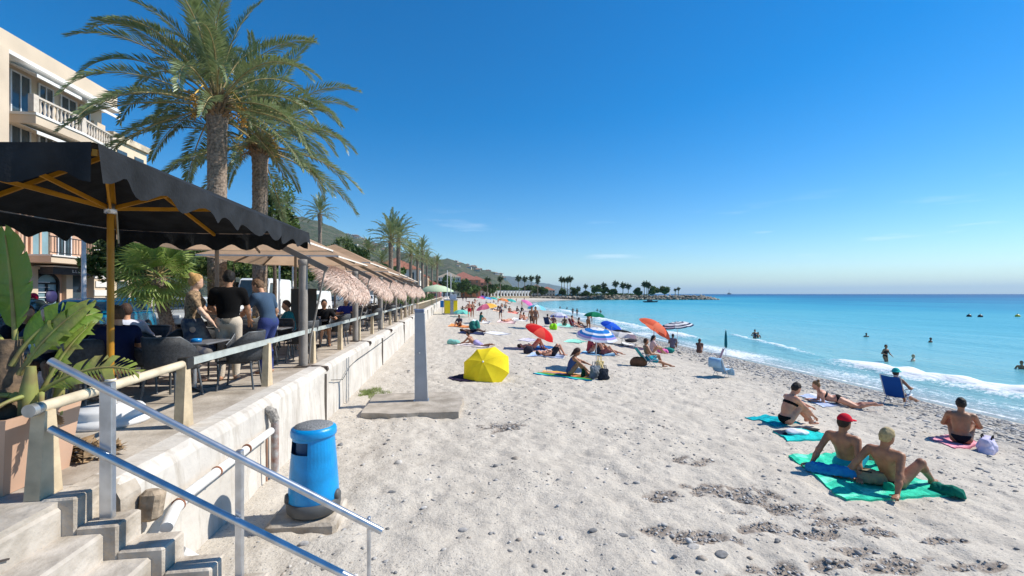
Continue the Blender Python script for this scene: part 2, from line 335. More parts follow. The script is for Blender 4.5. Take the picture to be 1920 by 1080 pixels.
# beyond the beach's own land the sheet sinks below it
seam = npmesh('sea', np.stack([X, Y, Zs], 1), F, sea_mat()); attr(seam, 'sd', np.maximum(sd, -1)); attr(seam, 'foam', foam)
struct(link('sea', seam))

# --- pebbles (too many to count), and single stones
icov = []; icof = []
_t = (1 + 5 ** .5) / 2
for p in ((-1, _t, 0), (1, _t, 0), (-1, -_t, 0), (1, -_t, 0), (0, -1, _t), (0, 1, _t), (0, -1, -_t), (0, 1, -_t), (_t, 0, -1), (_t, 0, 1), (-_t, 0, -1), (-_t, 0, 1)): icov.append(Vector(p).normalized())
icof = [(0, 11, 5), (0, 5, 1), (0, 1, 7), (0, 7, 10), (0, 10, 11), (1, 5, 9), (5, 11, 4), (11, 10, 2), (10, 7, 6), (7, 1, 8), (3, 9, 4), (3, 4, 2), (3, 2, 6), (3, 6, 8), (3, 8, 9), (4, 9, 5), (2, 4, 11), (6, 2, 10), (8, 6, 7), (9, 8, 1)]
ICO = np.array([tuple(v) for v in icov]); ICOF = np.array(icof)
stone_m = [mat('stone_%d' % i, c, .85, .2, 14, .3, 50) for i, c in enumerate(((.47, .44, .40), (.36, .345, .33), (.2, .195, .19), (.58, .55, .51), (.40, .34, .28)))]
def stones(pts, sizes, seed):
    r = np.random.default_rng(seed); n = len(pts); ang = r.uniform(0, 6.28, n)
    sc = np.stack([sizes * r.uniform(.8, 1.5, n), sizes * r.uniform(.7, 1.1, n), sizes * r.uniform(.35, .7, n)], 1)
    v = ICO[None] * (1 + r.uniform(-.16, .16, (n, 12, 1))) * sc[:, None, :]
    c, s_ = np.cos(ang)[:, None], np.sin(ang)[:, None]
    v = np.stack([v[..., 0] * c - v[..., 1] * s_, v[..., 0] * s_ + v[..., 1] * c, v[..., 2]], -1) + pts[:, None, :]
    f = ICOF[None] + (np.arange(n) * 12)[:, None, None]
    return v.reshape(-1, 3), f.reshape(-1, 3), np.repeat(r.choice(5, n, p=(.3, .3, .1, .2, .1)), 20)
rg = np.random.default_rng(3)
def scatter(n, xr, yr, dens):
    x = rg.uniform(*xr, n); y = yr[0] + (yr[1] - yr[0]) * rg.random(n) ** 1.5; k = rg.random(n) < dens(x, y)
    x, y = x[k], y[k]; return x, y, zsand(x, y) + relief(x, y)
P_, S_ = [], []
x, y, z = scatter(30000, (-2.3, 13), (2.5, 18), lambda x, y: np.clip(.2 + 1.2 * vnoise(x * .8, y * .8, 21) + .03 * x, .04, 1) * .5); P_.append(np.stack([x, y, z], 1)); S_.append(rg.gamma(1.6, .007, len(x)) + .005)
x, y, z = scatter(26000, (8, 19), (6, 42), lambda x, y: np.clip((x - shore(y) + 9.5) / 4, 0, 1) * np.clip((-1.6 - (x - shore(y))) / 1.2, 0, 1) * np.clip(.62 + .9 * vnoise(x * .5, y * .5, 22), 0, 1) * .85); P_.append(np.stack([x, y, z], 1)); S_.append(rg.gamma(3, .011, len(x)) + .012)
k_ = np.flatnonzero(DUG[0] > .35); k_ = rg.choice(k_, 3200); x = DUG[1][k_] + rg.normal(0, .07, 3200); y = DUG[2][k_] + rg.normal(0, .06, 3200); P_.append(np.stack([x, y, zsand(x, y) + relief(x, y) - .008], 1)); S_.append(rg.gamma(1.5, .004, 3200) + .003)
v, f, mi = stones(np.concatenate(P_), np.concatenate(S_), 5)
tag(link('pebbles', npmesh('pebbles', v, f, stone_m, mi, True)), 'grey and pale pebbles strewn over the sand and along the water', 'pebbles', kind='stuff')
for px, py, s_, mi, lb in ((570, 1024, .1, 1, 'grey rounded stone lying on sand beside the blue bin'), (868, 993, .075, 1, 'grey flat stone half sunk in open sand'), (1015, 998, .06, 1, 'small blue grey oval stone on pale sand'), (1112, 996, .07, 2, 'dark grey stone lying beside a pair of small stones'), (1168, 1003, .075, 2, 'larger dark stone of the touching pair on sand'), (1186, 1010, .055, 1, 'smaller grey stone of the touching pair on sand'), (1300, 1032, .11, 0, 'beige grey stone with a broken edge on sand'), (1352, 1045, .09, 2, 'long dark pointed stone on pale sand'), (735, 925, .06, 2, 'dark stone with a pale cap right of the bin'), (795, 945, .07, 3, 'whitish stone among small pebbles on sand'), (1470, 741, .2, 3, 'big pale rounded boulder behind the woman in black bikini'), (1500, 744, .09, 0, 'fist sized stone beside the pale boulder')):
    p = on_sand(px, py); v, f, m_ = stones(np.zeros((1, 3)), np.array([s_]), int(px))
    o = link('stone', npmesh('stone', v, f, stone_m[mi])); o.location = p + Vector((0, 0, s_ * .02)); o.scale = (.85, .7, .62); md = o.modifiers.new('round', 'SUBSURF'); md.levels = md.render_levels = 2
    tag(o, lb, 'stone', 'single stones on the beach')

# --- promenade, road, pavement
conc = mat('concrete_pale', (.52, .46, .385), .9, .14, 3.4, .8, 18, c2=(.27, .22, .165))
conc2 = mat('concrete_step', (.48, .435, .38), .9, .12, 3.6, .8, 14, c2=(.29, .25, .20))
def wall_mat():
    m = mat('sea_wall_render', (.60, .56, .50), .92, .05, 1.6, .6, 9, c2=(.50, .46, .41)); n = m.node_tree.nodes; l = m.node_tree.links; b = n['Principled BSDF']
    g = n.new('ShaderNodeNewGeometry'); mp = n.new('ShaderNodeMapping'); mp.inputs['Scale'].default_value = (1, 3.2, .55); l.new(g.outputs['Position'], mp.inputs[0])
    q = n.new('ShaderNodeTexNoise'); q.inputs['Scale'].default_value = 1.7; q.inputs['Detail'].default_value = 7; q.inputs['Roughness'].default_value = .72; l.new(mp.outputs[0], q.inputs['Vector'])
    r_ = n.new('ShaderNodeMapRange'); r_.inputs[1].default_value = .50; r_.inputs[2].default_value = .68; r_.inputs[4].default_value = .75; l.new(q.outputs['Fac'], r_.inputs[0])
    src = b.inputs['Base Color'].links[0].from_socket; mx = n.new('ShaderNodeMixRGB'); l.new(r_.outputs[0], mx.inputs[0]); l.new(src, mx.inputs[1]); mx.inputs[2].default_value = (.36, .31, .25, 1); l.new(mx.outputs[0], b.inputs['Base Color']); return m
m = MB()
m.box((-11, 3.9, PROM - .3), (WALLX - .33, 330, PROM)); struct(m.build('promenade', mat('promenade_paving', (.46, .405, .34), .9, .16, 2.2, .5, 20, c2=(.27, .225, .175))))
m = MB(); m.box((-11, -20, PROM - .4), (-2.78, 3.9, PROM - .003)); struct(m.build('landing', conc2))
m = MB(); m.box((-19.2, -20, PROM - .5), (-11, 330, PROM - .13)); struct(m.build('road', mat('asphalt', (.06, .06, .062), .9, .2, 3, .3, 60)))
m = MB(); m.box((-60, -20, PROM - .5), (-19.2, 420, PROM)); struct(m.build('pavement', mat('pavement_stone', (.34, .31, .28), .9, .15, 1.5)))
# the sea wall: a long battered face with a rough worn top edge
wy = np.concatenate([np.arange(3.9, 30, .12), np.arange(30, 330, 2.)])
prof = [(-2.88, PROM - .28), (-2.88, PROM + .006), (-2.66, PROM + .004), (-2.60, PROM - .03), (-2.56, PROM - .10), (-2.55, .75), (-2.53, .4), (-2.51, -.3)]
vs = []; 
for j, y in enumerate(wy):
    for i, (x, z) in enumerate(prof):
        q = float(vnoise(np.float64(y * 1.7), np.float64(z * 3 + x), 2)); q2 = float(vnoise(np.float64(y * 6), np.float64(i * 1.3), 6))
        vs.append((x + (.05 * q + .03 * q2 if i > 1 else 0), y, z + (.05 * q + .02 * q2 if i in (2, 3, 4) else 0)))
n = len(prof); F = [(j * n + i, j * n + i + 1, (j + 1) * n + i + 1, (j + 1) * n + i) for j in range(len(wy) - 1) for i in range(n - 1)]
me = npmesh('sea_wall', vs, [f[::-1] for f in F], wall_mat(), smooth=False)
wall_o = thing('sea_wall', 'long pale weathered concrete sea wall between terrace and sand', 'sea wall')
o = link('wall_face', me, wall_o)
m = MB(); m.prism([(-2.88, PROM + .012), (-2.63, PROM + .01), (-2.57, PROM - .03), (-2.53, PROM - .11), (-2.525, .75), (-2.50, .4), (-2.48, -.3), (-2.88, -.3)], 1, 3.83, 4.06); m.build('wall_end', conc, wall_o)
m = MB()
for y in np.arange(9.4, 80, 7.3): m.box((-2.62, y, -.2), (-2.495, y + .025, PROM - .12))
m.build('expansion_joint', mat('joint_dark', (.2, .17, .14), .9), wall_o)

# --- stairs with their stepped kerb
stairs = thing('concrete_stairs', 'worn concrete steps going down from the terrace to the sand', 'stairs')
NOSE = [(-2.67, 1.09), (-2.40, .885), (-2.09, .69), (-1.77, .52), (-1.45, .34), (-1.13, .16)]
def wobble(mb, seed, a=.012):
    for i, p in enumerate(mb.v):
        mb.v[i] = (p[0] + a * float(vnoise(np.float64(p[1] * 2.2), np.float64(p[2] * 7 + seed), seed)), p[1], p[2] + a * float(vnoise(np.float64(p[0] * 3), np.float64(p[1] * 2.4), seed + 1)))
for i, (x, z) in enumerate(NOSE):
    x0 = -2.9 if i == 0 else NOSE[i - 1][0] - .16
    m = MB(); ny = 26; c = .02; y0, y1 = -1.0, 3.6
    pr = [(x0, -.3), (x0, z - .055), (x - .085 - c, z - .055), (x - .085, z - .055 - c), (x - .085, -.3)]
    vs = []; 
    for j in range(ny + 1):
        y = y0 + (y1 - y0) * j / ny; vs += [(a, y, b) for a, b in pr]
    fs = [(j * 5 + k, j * 5 + k + 1, j * 5 + k + 6, j * 5 + k + 5) for j in range(ny) for k in range(4)]
    m.add(vs, [f[::-1] for f in fs]); wobble(m, i + 3, .02); m.build('step', conc2, stairs)
for i, (x, z) in enumerate(NOSE):
    x0 = -2.9 if i == 0 else NOSE[i - 1][0] + .001
    m = MB(); m.bbox((x0, 3.6, -.3), (x, 3.86 if i < 3 else 3.82, z), .012); wobble(m, i + 11, .014); m.build('kerb_block', conc, stairs)

m = MB(); x_, z_ = NOSE[0]; pts = [(x_ - .52, 2.62, z_ - .05), (x_ - .42, 2.7, z_ - .05), (x_ - .34, 2.66, z_ - .05), (x_ - .25, 2.83, z_ - .05), (x_ - .17, 2.86, z_ - .05), (x_ - .10, 3.02, z_ - .05)]
for a, b in zip(pts[:-1], pts[1:]): m.bar(a, b, .011, .012)
pts = [(x_ - .078, 3.02, z_ - .07), (x_ - .076, 3.1, z_ - .1), (x_ - .074, 3.08, z_ - .15), (x_ - .074, 3.2, z_ - .19)]
for a, b in zip(pts[:-1], pts[1:]): m.bar(a, b, .01, .012)
m.build('crack', mat('crack_dark', (.06, .05, .045), .95), stairs)
# --- galvanised handrail
galv = mat('galvanised_steel', (.55, .57, .60), .32, .1, 9, metal=.85)
hr = thing('stair_handrail', 'galvanised steel handrail with two sloping rails over the concrete steps', 'handrail')
HY_ = 3.74; sl_ = -.596
def rz_(x, z0): return z0 + sl_ * (x + 2.553)
for z0 in (1.865, 1.375):
    a, b = -2.89, -.56
    m = MB(); m.tube([(a, HY_ - .06, rz_(a, z0)), (b, HY_ - .06, rz_(b, z0))], .027, 16); m.build('rail', galv, hr)
for x, w_, d_, zb in ((-2.553, .088, .05, .86), (-1.634, .05, .05, .32), (-.668, .026, .045, -.1)):
    m = MB(); m.bbox((x - w_ / 2, HY_ - .03, zb), (x + w_ / 2, HY_ - .03 + d_, rz_(x, 1.865) + .03), .006); m.build('post', galv, hr)

# --- cream terrace railing
cream = mat('cream_paint', (.66, .56, .40), .55, .12, 5, .15, 30); creamp = mat('cream_post', (.58, .46, .30), .65, .15, 4, .2, 25)
rl = thing('terrace_railing', 'low cream tube railing on tapered posts along the terrace edge', 'railing')
RX = -2.965; YS = [3.72, 5.45] + [7.72 + 2.37 * i for i in range(12)]
m = MB(); m.tube([(RX, 3.66, PROM + .645), (RX, 5.55, PROM + .695)], .042, 16); m.build('rail', cream, rl)
m = MB(); m.tube([(RX, 3.60, PROM + .643), (RX, 3.67, PROM + .645)], .046, 16); m.build('end_cap', mat('steel_cap', (.5, .5, .48), .4, metal=.7), rl)
m = MB(); m.box((RX - .02, 5.52, PROM + .66), (RX + .02, 34, PROM + .74)); m.build('flat_rail', mat('grey_green_rail', (.42, .45, .42), .5, .1), rl)
m = MB(); m.bbox((RX - .055, 5.42, PROM + .63), (RX + .055, 5.56, PROM + .76), .01); m.build('clamp', mat('black_clamp', (.02, .02, .02), .5), rl)
for i, y in enumerate(YS):
    m = MB(); h = PROM + (.62 if i == 0 else .68)
    m.add([(RX - .05, y - .1, PROM), (RX + .05, y - .1, PROM), (RX + .05, y + .1, PROM), (RX - .05, y + .1, PROM), (RX - .045, y - .045, h), (RX + .045, y - .045, h), (RX + .045, y + .045, h), (RX - .045, y + .045, h)],
          [(0, 3, 2, 1), (4, 5, 6, 7), (0, 1, 5, 4), (1, 2, 6, 5), (2, 3, 7, 6), (3, 0, 4, 7)]); m.build('post', creamp, rl)
r2 = thing('promenade_balustrade', 'distant cream railing of close set posts beyond the thatched shades', 'railing')
m = MB(); m.box((RX - .05, 38, PROM + .6), (RX + .05, 120, PROM + .7)); m.build('rail', cream, r2)
pm_ = MB().box((-.05, -.05, 0), (.05, .05, .6)).mesh('post', creamp)
for y in np.arange(38, 120, 1.25): o = link('post', pm_, r2, (RX, y, PROM))

# --- pipes on the wall
pvc = mat('white_pvc', (.74, .73, .70), .45, .08, 6)
pp = thing('drain_pipe', 'white plastic drain pipe strapped low along the sea wall', 'pipe')
m = MB(); m.tube([(-2.30, 3.99, .66), (-2.36, 4.2, .70), (-2.42, 4.5, .71), (-2.44, 5.2, .70), (-2.455, 6.52, .69)], .048, 14); m.build('pipe', pvc, pp)
m = MB(); m.tube([(-2.2, 4.0, .45), (-2.12, 4.12, .28), (-2.0, 4.15, .2)], [.045, .05, .055], 14); m.build('elbow', pvc, pp)
st_ = mat('rusty_strap', (.30, .12, .06), .8, .2)
for x, y in ((-2.385, 4.3), (-2.435, 5.05), (-2.44, 5.75)):
    m = MB(); m.tube([(x, y, .705), (x, y + .02, .705)], .056, 14); m.build('strap', st_, pp)
vp = thing('corroded_pipe', 'rusty grey vertical pipe end on the wall where the white pipe stops', 'pipe')
m = MB(); m.tube([(-2.44, 6.62, .10), (-2.44, 6.62, .82)], .05, 12); m.build('pipe', mat('corroded', (.30, .30, .29), .7, .3, 9, .5, 30, c2=(.25, .11, .07)), vp)
m = MB(); m.tube([(-2.44, 6.62, .80), (-2.47, 6.6, .93), (-2.55, 6.6, .97)], [.062, .066, .05], 12); m.build('broken_collar', mat('corroded_collar', (.35, .32, .28), .9, .3, 20, .8, 40, c2=(.12, .11, .10)), vp)
m = MB(); m.tube([(-2.47, 6.42, .05), (-2.47, 6.42, .66)], .014, 8); m.build('copper_tube', mat('copper_tube', (.36, .2, .13), .5, .2), vp)
cb = thing('wall_cable', 'thin black cable and steel conduit hanging down the sea wall', 'cable')
m = MB(); m.tube([(-2.49, 9.72, .78), (-2.47, 10.6, .62), (-2.47, 11.3, .8), (-2.47, 12.1, .85), (-2.47, 14.5, .86), (-2.47, 20, .9)], .008, 6); m.build('cable', MATS['black_clamp'], cb)
m = MB(); m.tube([(-2.46, 10.95, 0), (-2.46, 10.95, 1.05)], .014, 8); m.tube([(-2.46, 11.15, 0), (-2.46, 11.15, 1.05)], .012, 8); m.build('conduit', galv, cb)
o = thing('rubble_block', 'brown broken masonry block on the kerb beside the handrail post', 'rubble')
m = MB(); m.bbox((-2.52, 3.99, .70), (-2.36, 4.12, .95), .03); wobble(m, 4, .05); m.build('block', mat('masonry', (.36, .28, .2), .95, .25, 9, .8, 20), o)

# --- bin
bx_, by_ = -1.56, 5.36
bn = thing('litter_bin', 'tapered bright blue plastic litter bin on a grey base', 'bin', (bx_, by_, .10))
blue = mat('bin_blue', lin(0, 142, 208), .38, .1, 5, .15, 30, spec=.5)
prof = [(.262, .14), (.268, .17), (.262, .30), (.245, .55), (.222, .83), (.222, .85), (.226, .862), (.238, .866), (.242, .88), (.242, .925), (.234, .95), (.205, .967)]
m = MB(); n = 40; vs = []; fs = []; hole = lambda k, z: (24 <= k <= 28)
zs_ = [p[1] for p in prof]
m.lathe(prof[:4], 40); 
# upper body ring with a real opening towards the front left
rr = [(.245, .55), (.232, .70), (.222, .83)]
ks = list(range(40))
def ringpt(r_, z, k): q = 2 * math.pi * k / 40; return (r_ * math.cos(q), r_ * math.sin(q), z)
for (r0, z0), (r1, z1) in zip(rr[:-1], rr[1:]):
    for k in ks:
        if z0 > .6 and 22 <= k <= 29: continue
        m.add([ringpt(r0, z0, k), ringpt(r0, z0, k + 1), ringpt(r1, z1, k + 1), ringpt(r1, z1, k)], [(0, 1, 2, 3)], 0, True)
m.lathe(prof[4:], 40); m.build('body', blue, bn)
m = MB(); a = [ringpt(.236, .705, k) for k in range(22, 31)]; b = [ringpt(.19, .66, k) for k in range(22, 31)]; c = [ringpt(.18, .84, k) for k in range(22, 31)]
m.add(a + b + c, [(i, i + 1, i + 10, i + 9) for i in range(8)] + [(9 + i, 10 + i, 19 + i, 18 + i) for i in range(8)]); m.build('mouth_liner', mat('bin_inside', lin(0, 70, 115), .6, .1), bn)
grey = mat('bin_grey', (.085, .088, .09), .55, .1)
m = MB(); m.lathe([(.20, 0), (.255, .02), (.28, .05), (.287, .10), (.283, .165), (.268, .168)], 40); m.build('base', grey, bn)
for q in (3.55, 6.1):
    m = MB(); M = Matrix.Rotation(q, 4, 'Z') @ Matrix.Translation((.262, 0, .20)) @ Matrix.Rotation(R(84), 4, 'Y')
    m.lathe([(.0, .035), (.04, .035), (.055, .02), (.06, -.02)], 16, M=M); m.build('hinge_cap', grey, bn)
m = MB(); m.lathe([(.205, .967), (.20, .975), (.14, .995), (.07, 1.006), (0, 1.01)], 32); m.build('lid_plate', mat('lid_speckled', (.09, .095, .10), .7, .4, 60, .4, 80, c2=(.30, .30, .29)), bn)
m = MB(); m.bbox((bx_ - .42, by_ - .3, -.06), (bx_ + .30, by_ + .34, .10), .03); wobble(m, 7, .03); o = m.build('bin_plinth', conc); tag(o, 'rough concrete slab under the blue bin', 'slab')

# --- beach shower column on its slab
tx, ty = -.72, 10.62
m = MB(); ny = 14
pts = [(tx - 1.15, ty - .95), (tx - .4, ty - 1.12), (tx + .85, ty - 1.1), (tx + .95, ty + .1), (tx + .8, ty + .85), (tx - 1.2, ty + .8)]
P2 = []
for i in range(len(pts)):
    a, b = Vector((*pts[i], 0)), Vector((*pts[(i + 1) % len(pts)], 0))
    for k in range(6): q = a.lerp(b, k / 6); P2.append((q.x + rnd.uniform(-.03, .03), q.y + rnd.uniform(-.03, .03)))
m.prism(P2, 2, -.2, .10); o = m.build('shower_slab', mat('slab_sandy', (.40, .35, .29), .95, .2, 3, .6, 16, c2=(.28, .24, .19))); tag(o, 'worn concrete slab under the grey shower column', 'slab')
shw = thing('shower_column', 'tall tapered grey metal beach shower column on a slab', 'shower', (tx, ty, .10))
stg = mat('shower_grey', (.36, .38, .42), .42, .06, 3, metal=.35)
m = MB(); 
def ring(w_, d_, z): return [(-w_, -d_, z), (w_, -d_, z), (w_, d_, z), (-w_, d_, z)]
def loft(mb, rings):
    n = len(rings[0]); vs = [p for r_ in rings for p in r_]; fs = [(i * n + k, i * n + (k + 1) % n, (i + 1) * n + (k + 1) % n, (i + 1) * n + k) for i in range(len(rings) - 1) for k in range(n)]
    mb.add(vs, fs + [tuple(range(n - 1, -1, -1)), tuple(range(len(vs) - n, len(vs)))]); return mb
loft(m, [[(-.155, -.10, 0), (.125, -.10, 0), (.125, .10, 0), (-.155, .10, 0)], [(-.155, -.09, 1.0), (.085, -.09, 1.0), (.085, .09, 1.0), (-.155, .09, 1.0)], [(-.155, -.08, 2.02), (.05, -.08, 2.02), (.05, .08, 2.02), (-.155, .08, 2.02)]]); m.build('body', stg, shw)
m = MB(); loft(m, [[(.128, -.085, 0), (.142, -.085, 0), (.142, .085, 0), (.128, .085, 0)], [(.053, -.07, 2.0), (.066, -.07, 2.0), (.066, .07, 2.0), (.053, .07, 2.0)]]); m.build('side_plate', mat('shower_plate', (.55, .57, .6), .35, metal=.5), shw)
m = MB(); m.bbox((-.16, -.085, 2.02), (.056, .085, 2.10), .012); m.build('cap', mat('shower_cap', (.17, .21, .30), .5, .1), shw)
m = MB(); m.bbox((-.18, -.13, -.02), (.16, .13, .015), .004); m.build('base_plate', galv, shw)
m = MB(); M = Matrix.Translation((-.05, -.095, 1.1)) @ Matrix.Rotation(R(90), 4, 'X'); m.lathe([(.018, 0), (.018, .03), (0, .032)], 12, M=M); m.build('push_button', galv, shw)

# --- tuft of beach grass by the wall
p = on_sand(694, 738); vs = []; fs = []
for i in range(1500):
    a = rnd.uniform(0, 6.28); r_ = rnd.random() ** .6; r_ *= .7 + .5 * math.sin(a * 3 + 1) * math.cos(a * 2); x = p.x + .45 * r_ * math.cos(a); y = p.y + .7 * r_ * math.sin(a); z = zs(x, y) - .01
    h = rnd.uniform(.03, .11); dx, dy = rnd.uniform(-.05, .05), rnd.uniform(-.05, .05); o = len(vs)
    vs += [(x - .004, y, z), (x + .004, y + .002, z), (x + dx, y + dy, z + h)]; fs.append((o, o + 1, o + 2))
tag(link('grass_patch', npmesh('grass_patch', vs, fs, mat('grass', (.30, .36, .12), .7, .25, 6, trans=.3))), 'small patch of green grass at the foot of the sea wall', 'grass', kind='stuff')
# ================================================================== PEOPLE
def nrm(v): v = np.asarray(v, float); return v / max(np.linalg.norm(v), 1e-9)
def A3(*v): return np.array(v, float)
def sdf(prims, P):
    d = None
    for pr in prims:
        if pr[0] == 'c':
            _, a, b, ra, rb, k = pr; ba = b - a; pa = P - a
            t = np.clip(pa @ ba / max(ba @ ba, 1e-9), 0, 1); q = np.linalg.norm(pa - t[:, None] * ba, axis=1) - (ra + (rb - ra) * t)
        else:
            _, c, r_, B, k = pr; l_ = ((P - c) @ B); k0 = np.linalg.norm(l_ / r_, axis=1); k1 = np.linalg.norm(l_ / (r_ * r_), axis=1)
            q = k0 * (k0 - 1) / np.maximum(k1, 1e-6)
        if d is None: d = q
        else: h = np.clip(.5 + .5 * (q - d) / k, 0, 1); d = q + (d - q) * h - k * h * (1 - h)
    return d
def surf(prims, vox, clips=()):
    lo_ = np.min([np.minimum(p[1], p[2]) - max(p[3], p[4]) if p[0] == 'c' else p[1] - p[2].max() for p in prims], axis=0) - 2.5 * vox
    hi_ = np.max([np.maximum(p[1], p[2]) + max(p[3], p[4]) if p[0] == 'c' else p[1] + p[2].max() for p in prims], axis=0) + 2.5 * vox
    n = np.ceil((hi_ - lo_) / vox).astype(int) + 1
    ax = [lo_[i] + vox * np.arange(n[i]) for i in range(3)]
    G = np.stack(np.meshgrid(*ax, indexing='ij'), -1).reshape(-1, 3)
    d = sdf(prims, G)
    for nn, off in clips: d = np.maximum(d, G @ nn - off)
    v = d.reshape(n); s = v < 0; m = n - 1
    cs = [(i, j, k) for i in (0, 1) for j in (0, 1) for k in (0, 1)]
    sub = lambda a, c: a[c[0]:c[0] + m[0], c[1]:c[1] + m[1], c[2]:c[2] + m[2]]
    cnt = sum(sub(s, c).astype(np.int8) for c in cs); act = (cnt > 0) & (cnt < 8)
    acc = np.zeros(act.shape + (3,)); num = np.zeros(act.shape)
    for a in cs:
        for i in range(3):
            if a[i]: continue
            b = list(a); b[i] = 1; va, vb = sub(v, a), sub(v, b); x = (va < 0) != (vb < 0)
            t = np.where(x, va / np.where(x, va - vb, 1), 0)
            p = np.array(a, float)[None, None, None] + t[..., None] * np.eye(3)[i]
            acc += np.where(x[..., None], p, 0); num += x
    idx = -np.ones(act.shape, int); I = np.argwhere(act); idx[act] = np.arange(len(I))
    V = lo_ + vox * (I + acc[act] / np.maximum(num[act], 1)[:, None]); Q = []
    for i in range(3):
        j, k = (i + 1) % 3, (i + 2) % 3
        a = np.take(s, range(n[i] - 1), i); b = np.take(s, range(1, n[i]), i); e = np.argwhere(a != b)
        e = e[(e[:, j] > 0) & (e[:, k] > 0) & (e[:, j] < m[j]) & (e[:, k] < m[k])]
        if not len(e): continue
        fl = a[e[:, 0], e[:, 1], e[:, 2]]
        def c(dj, dk): q = e.copy(); q[:, j] -= dj; q[:, k] -= dk; return idx[q[:, 0], q[:, 1], q[:, 2]]
        q = np.stack([c(1, 1), c(0, 1), c(0, 0), c(1, 0)], 1); q[~fl] = q[~fl][:, ::-1]; Q.append(q)
    return V, np.concatenate(Q)
def ik(a, t, l1, l2, pole):
    a, t, pole = map(lambda q: np.asarray(q, float), (a, t, pole)); d = t - a; L = np.linalg.norm(d)
    if L > (l1 + l2) * .999: t = a + d / L * (l1 + l2) * .999; d = t - a; L = np.linalg.norm(d)
    u = d / L; x = (l1 * l1 - l2 * l2 + L * L) / (2 * L); h = math.sqrt(max(l1 * l1 - x * x, 0)); p = pole - u * (pole @ u)
    return a + u * x + nrm(p) * h, t
def pose(pel, u1, u2, LH, RH, LF, RF, head=(0, 0, 1), look=(0, 1, 0), le=(-.5, -.6, -.3), re=(.5, -.6, -.3), lk=(-.1, .5, 1), rk=(.1, .5, 1), ltoe=(0, 1, 0), rtoe=(0, 1, 0), right=(1, 0, 0)):
    return dict(pel=pel, u1=u1, u2=u2, LH=LH, RH=RH, LF=LF, RF=RF, head=head, look=look, le=le, re=re, lk=lk, rk=rk, ltoe=ltoe, rtoe=rtoe, right=right)
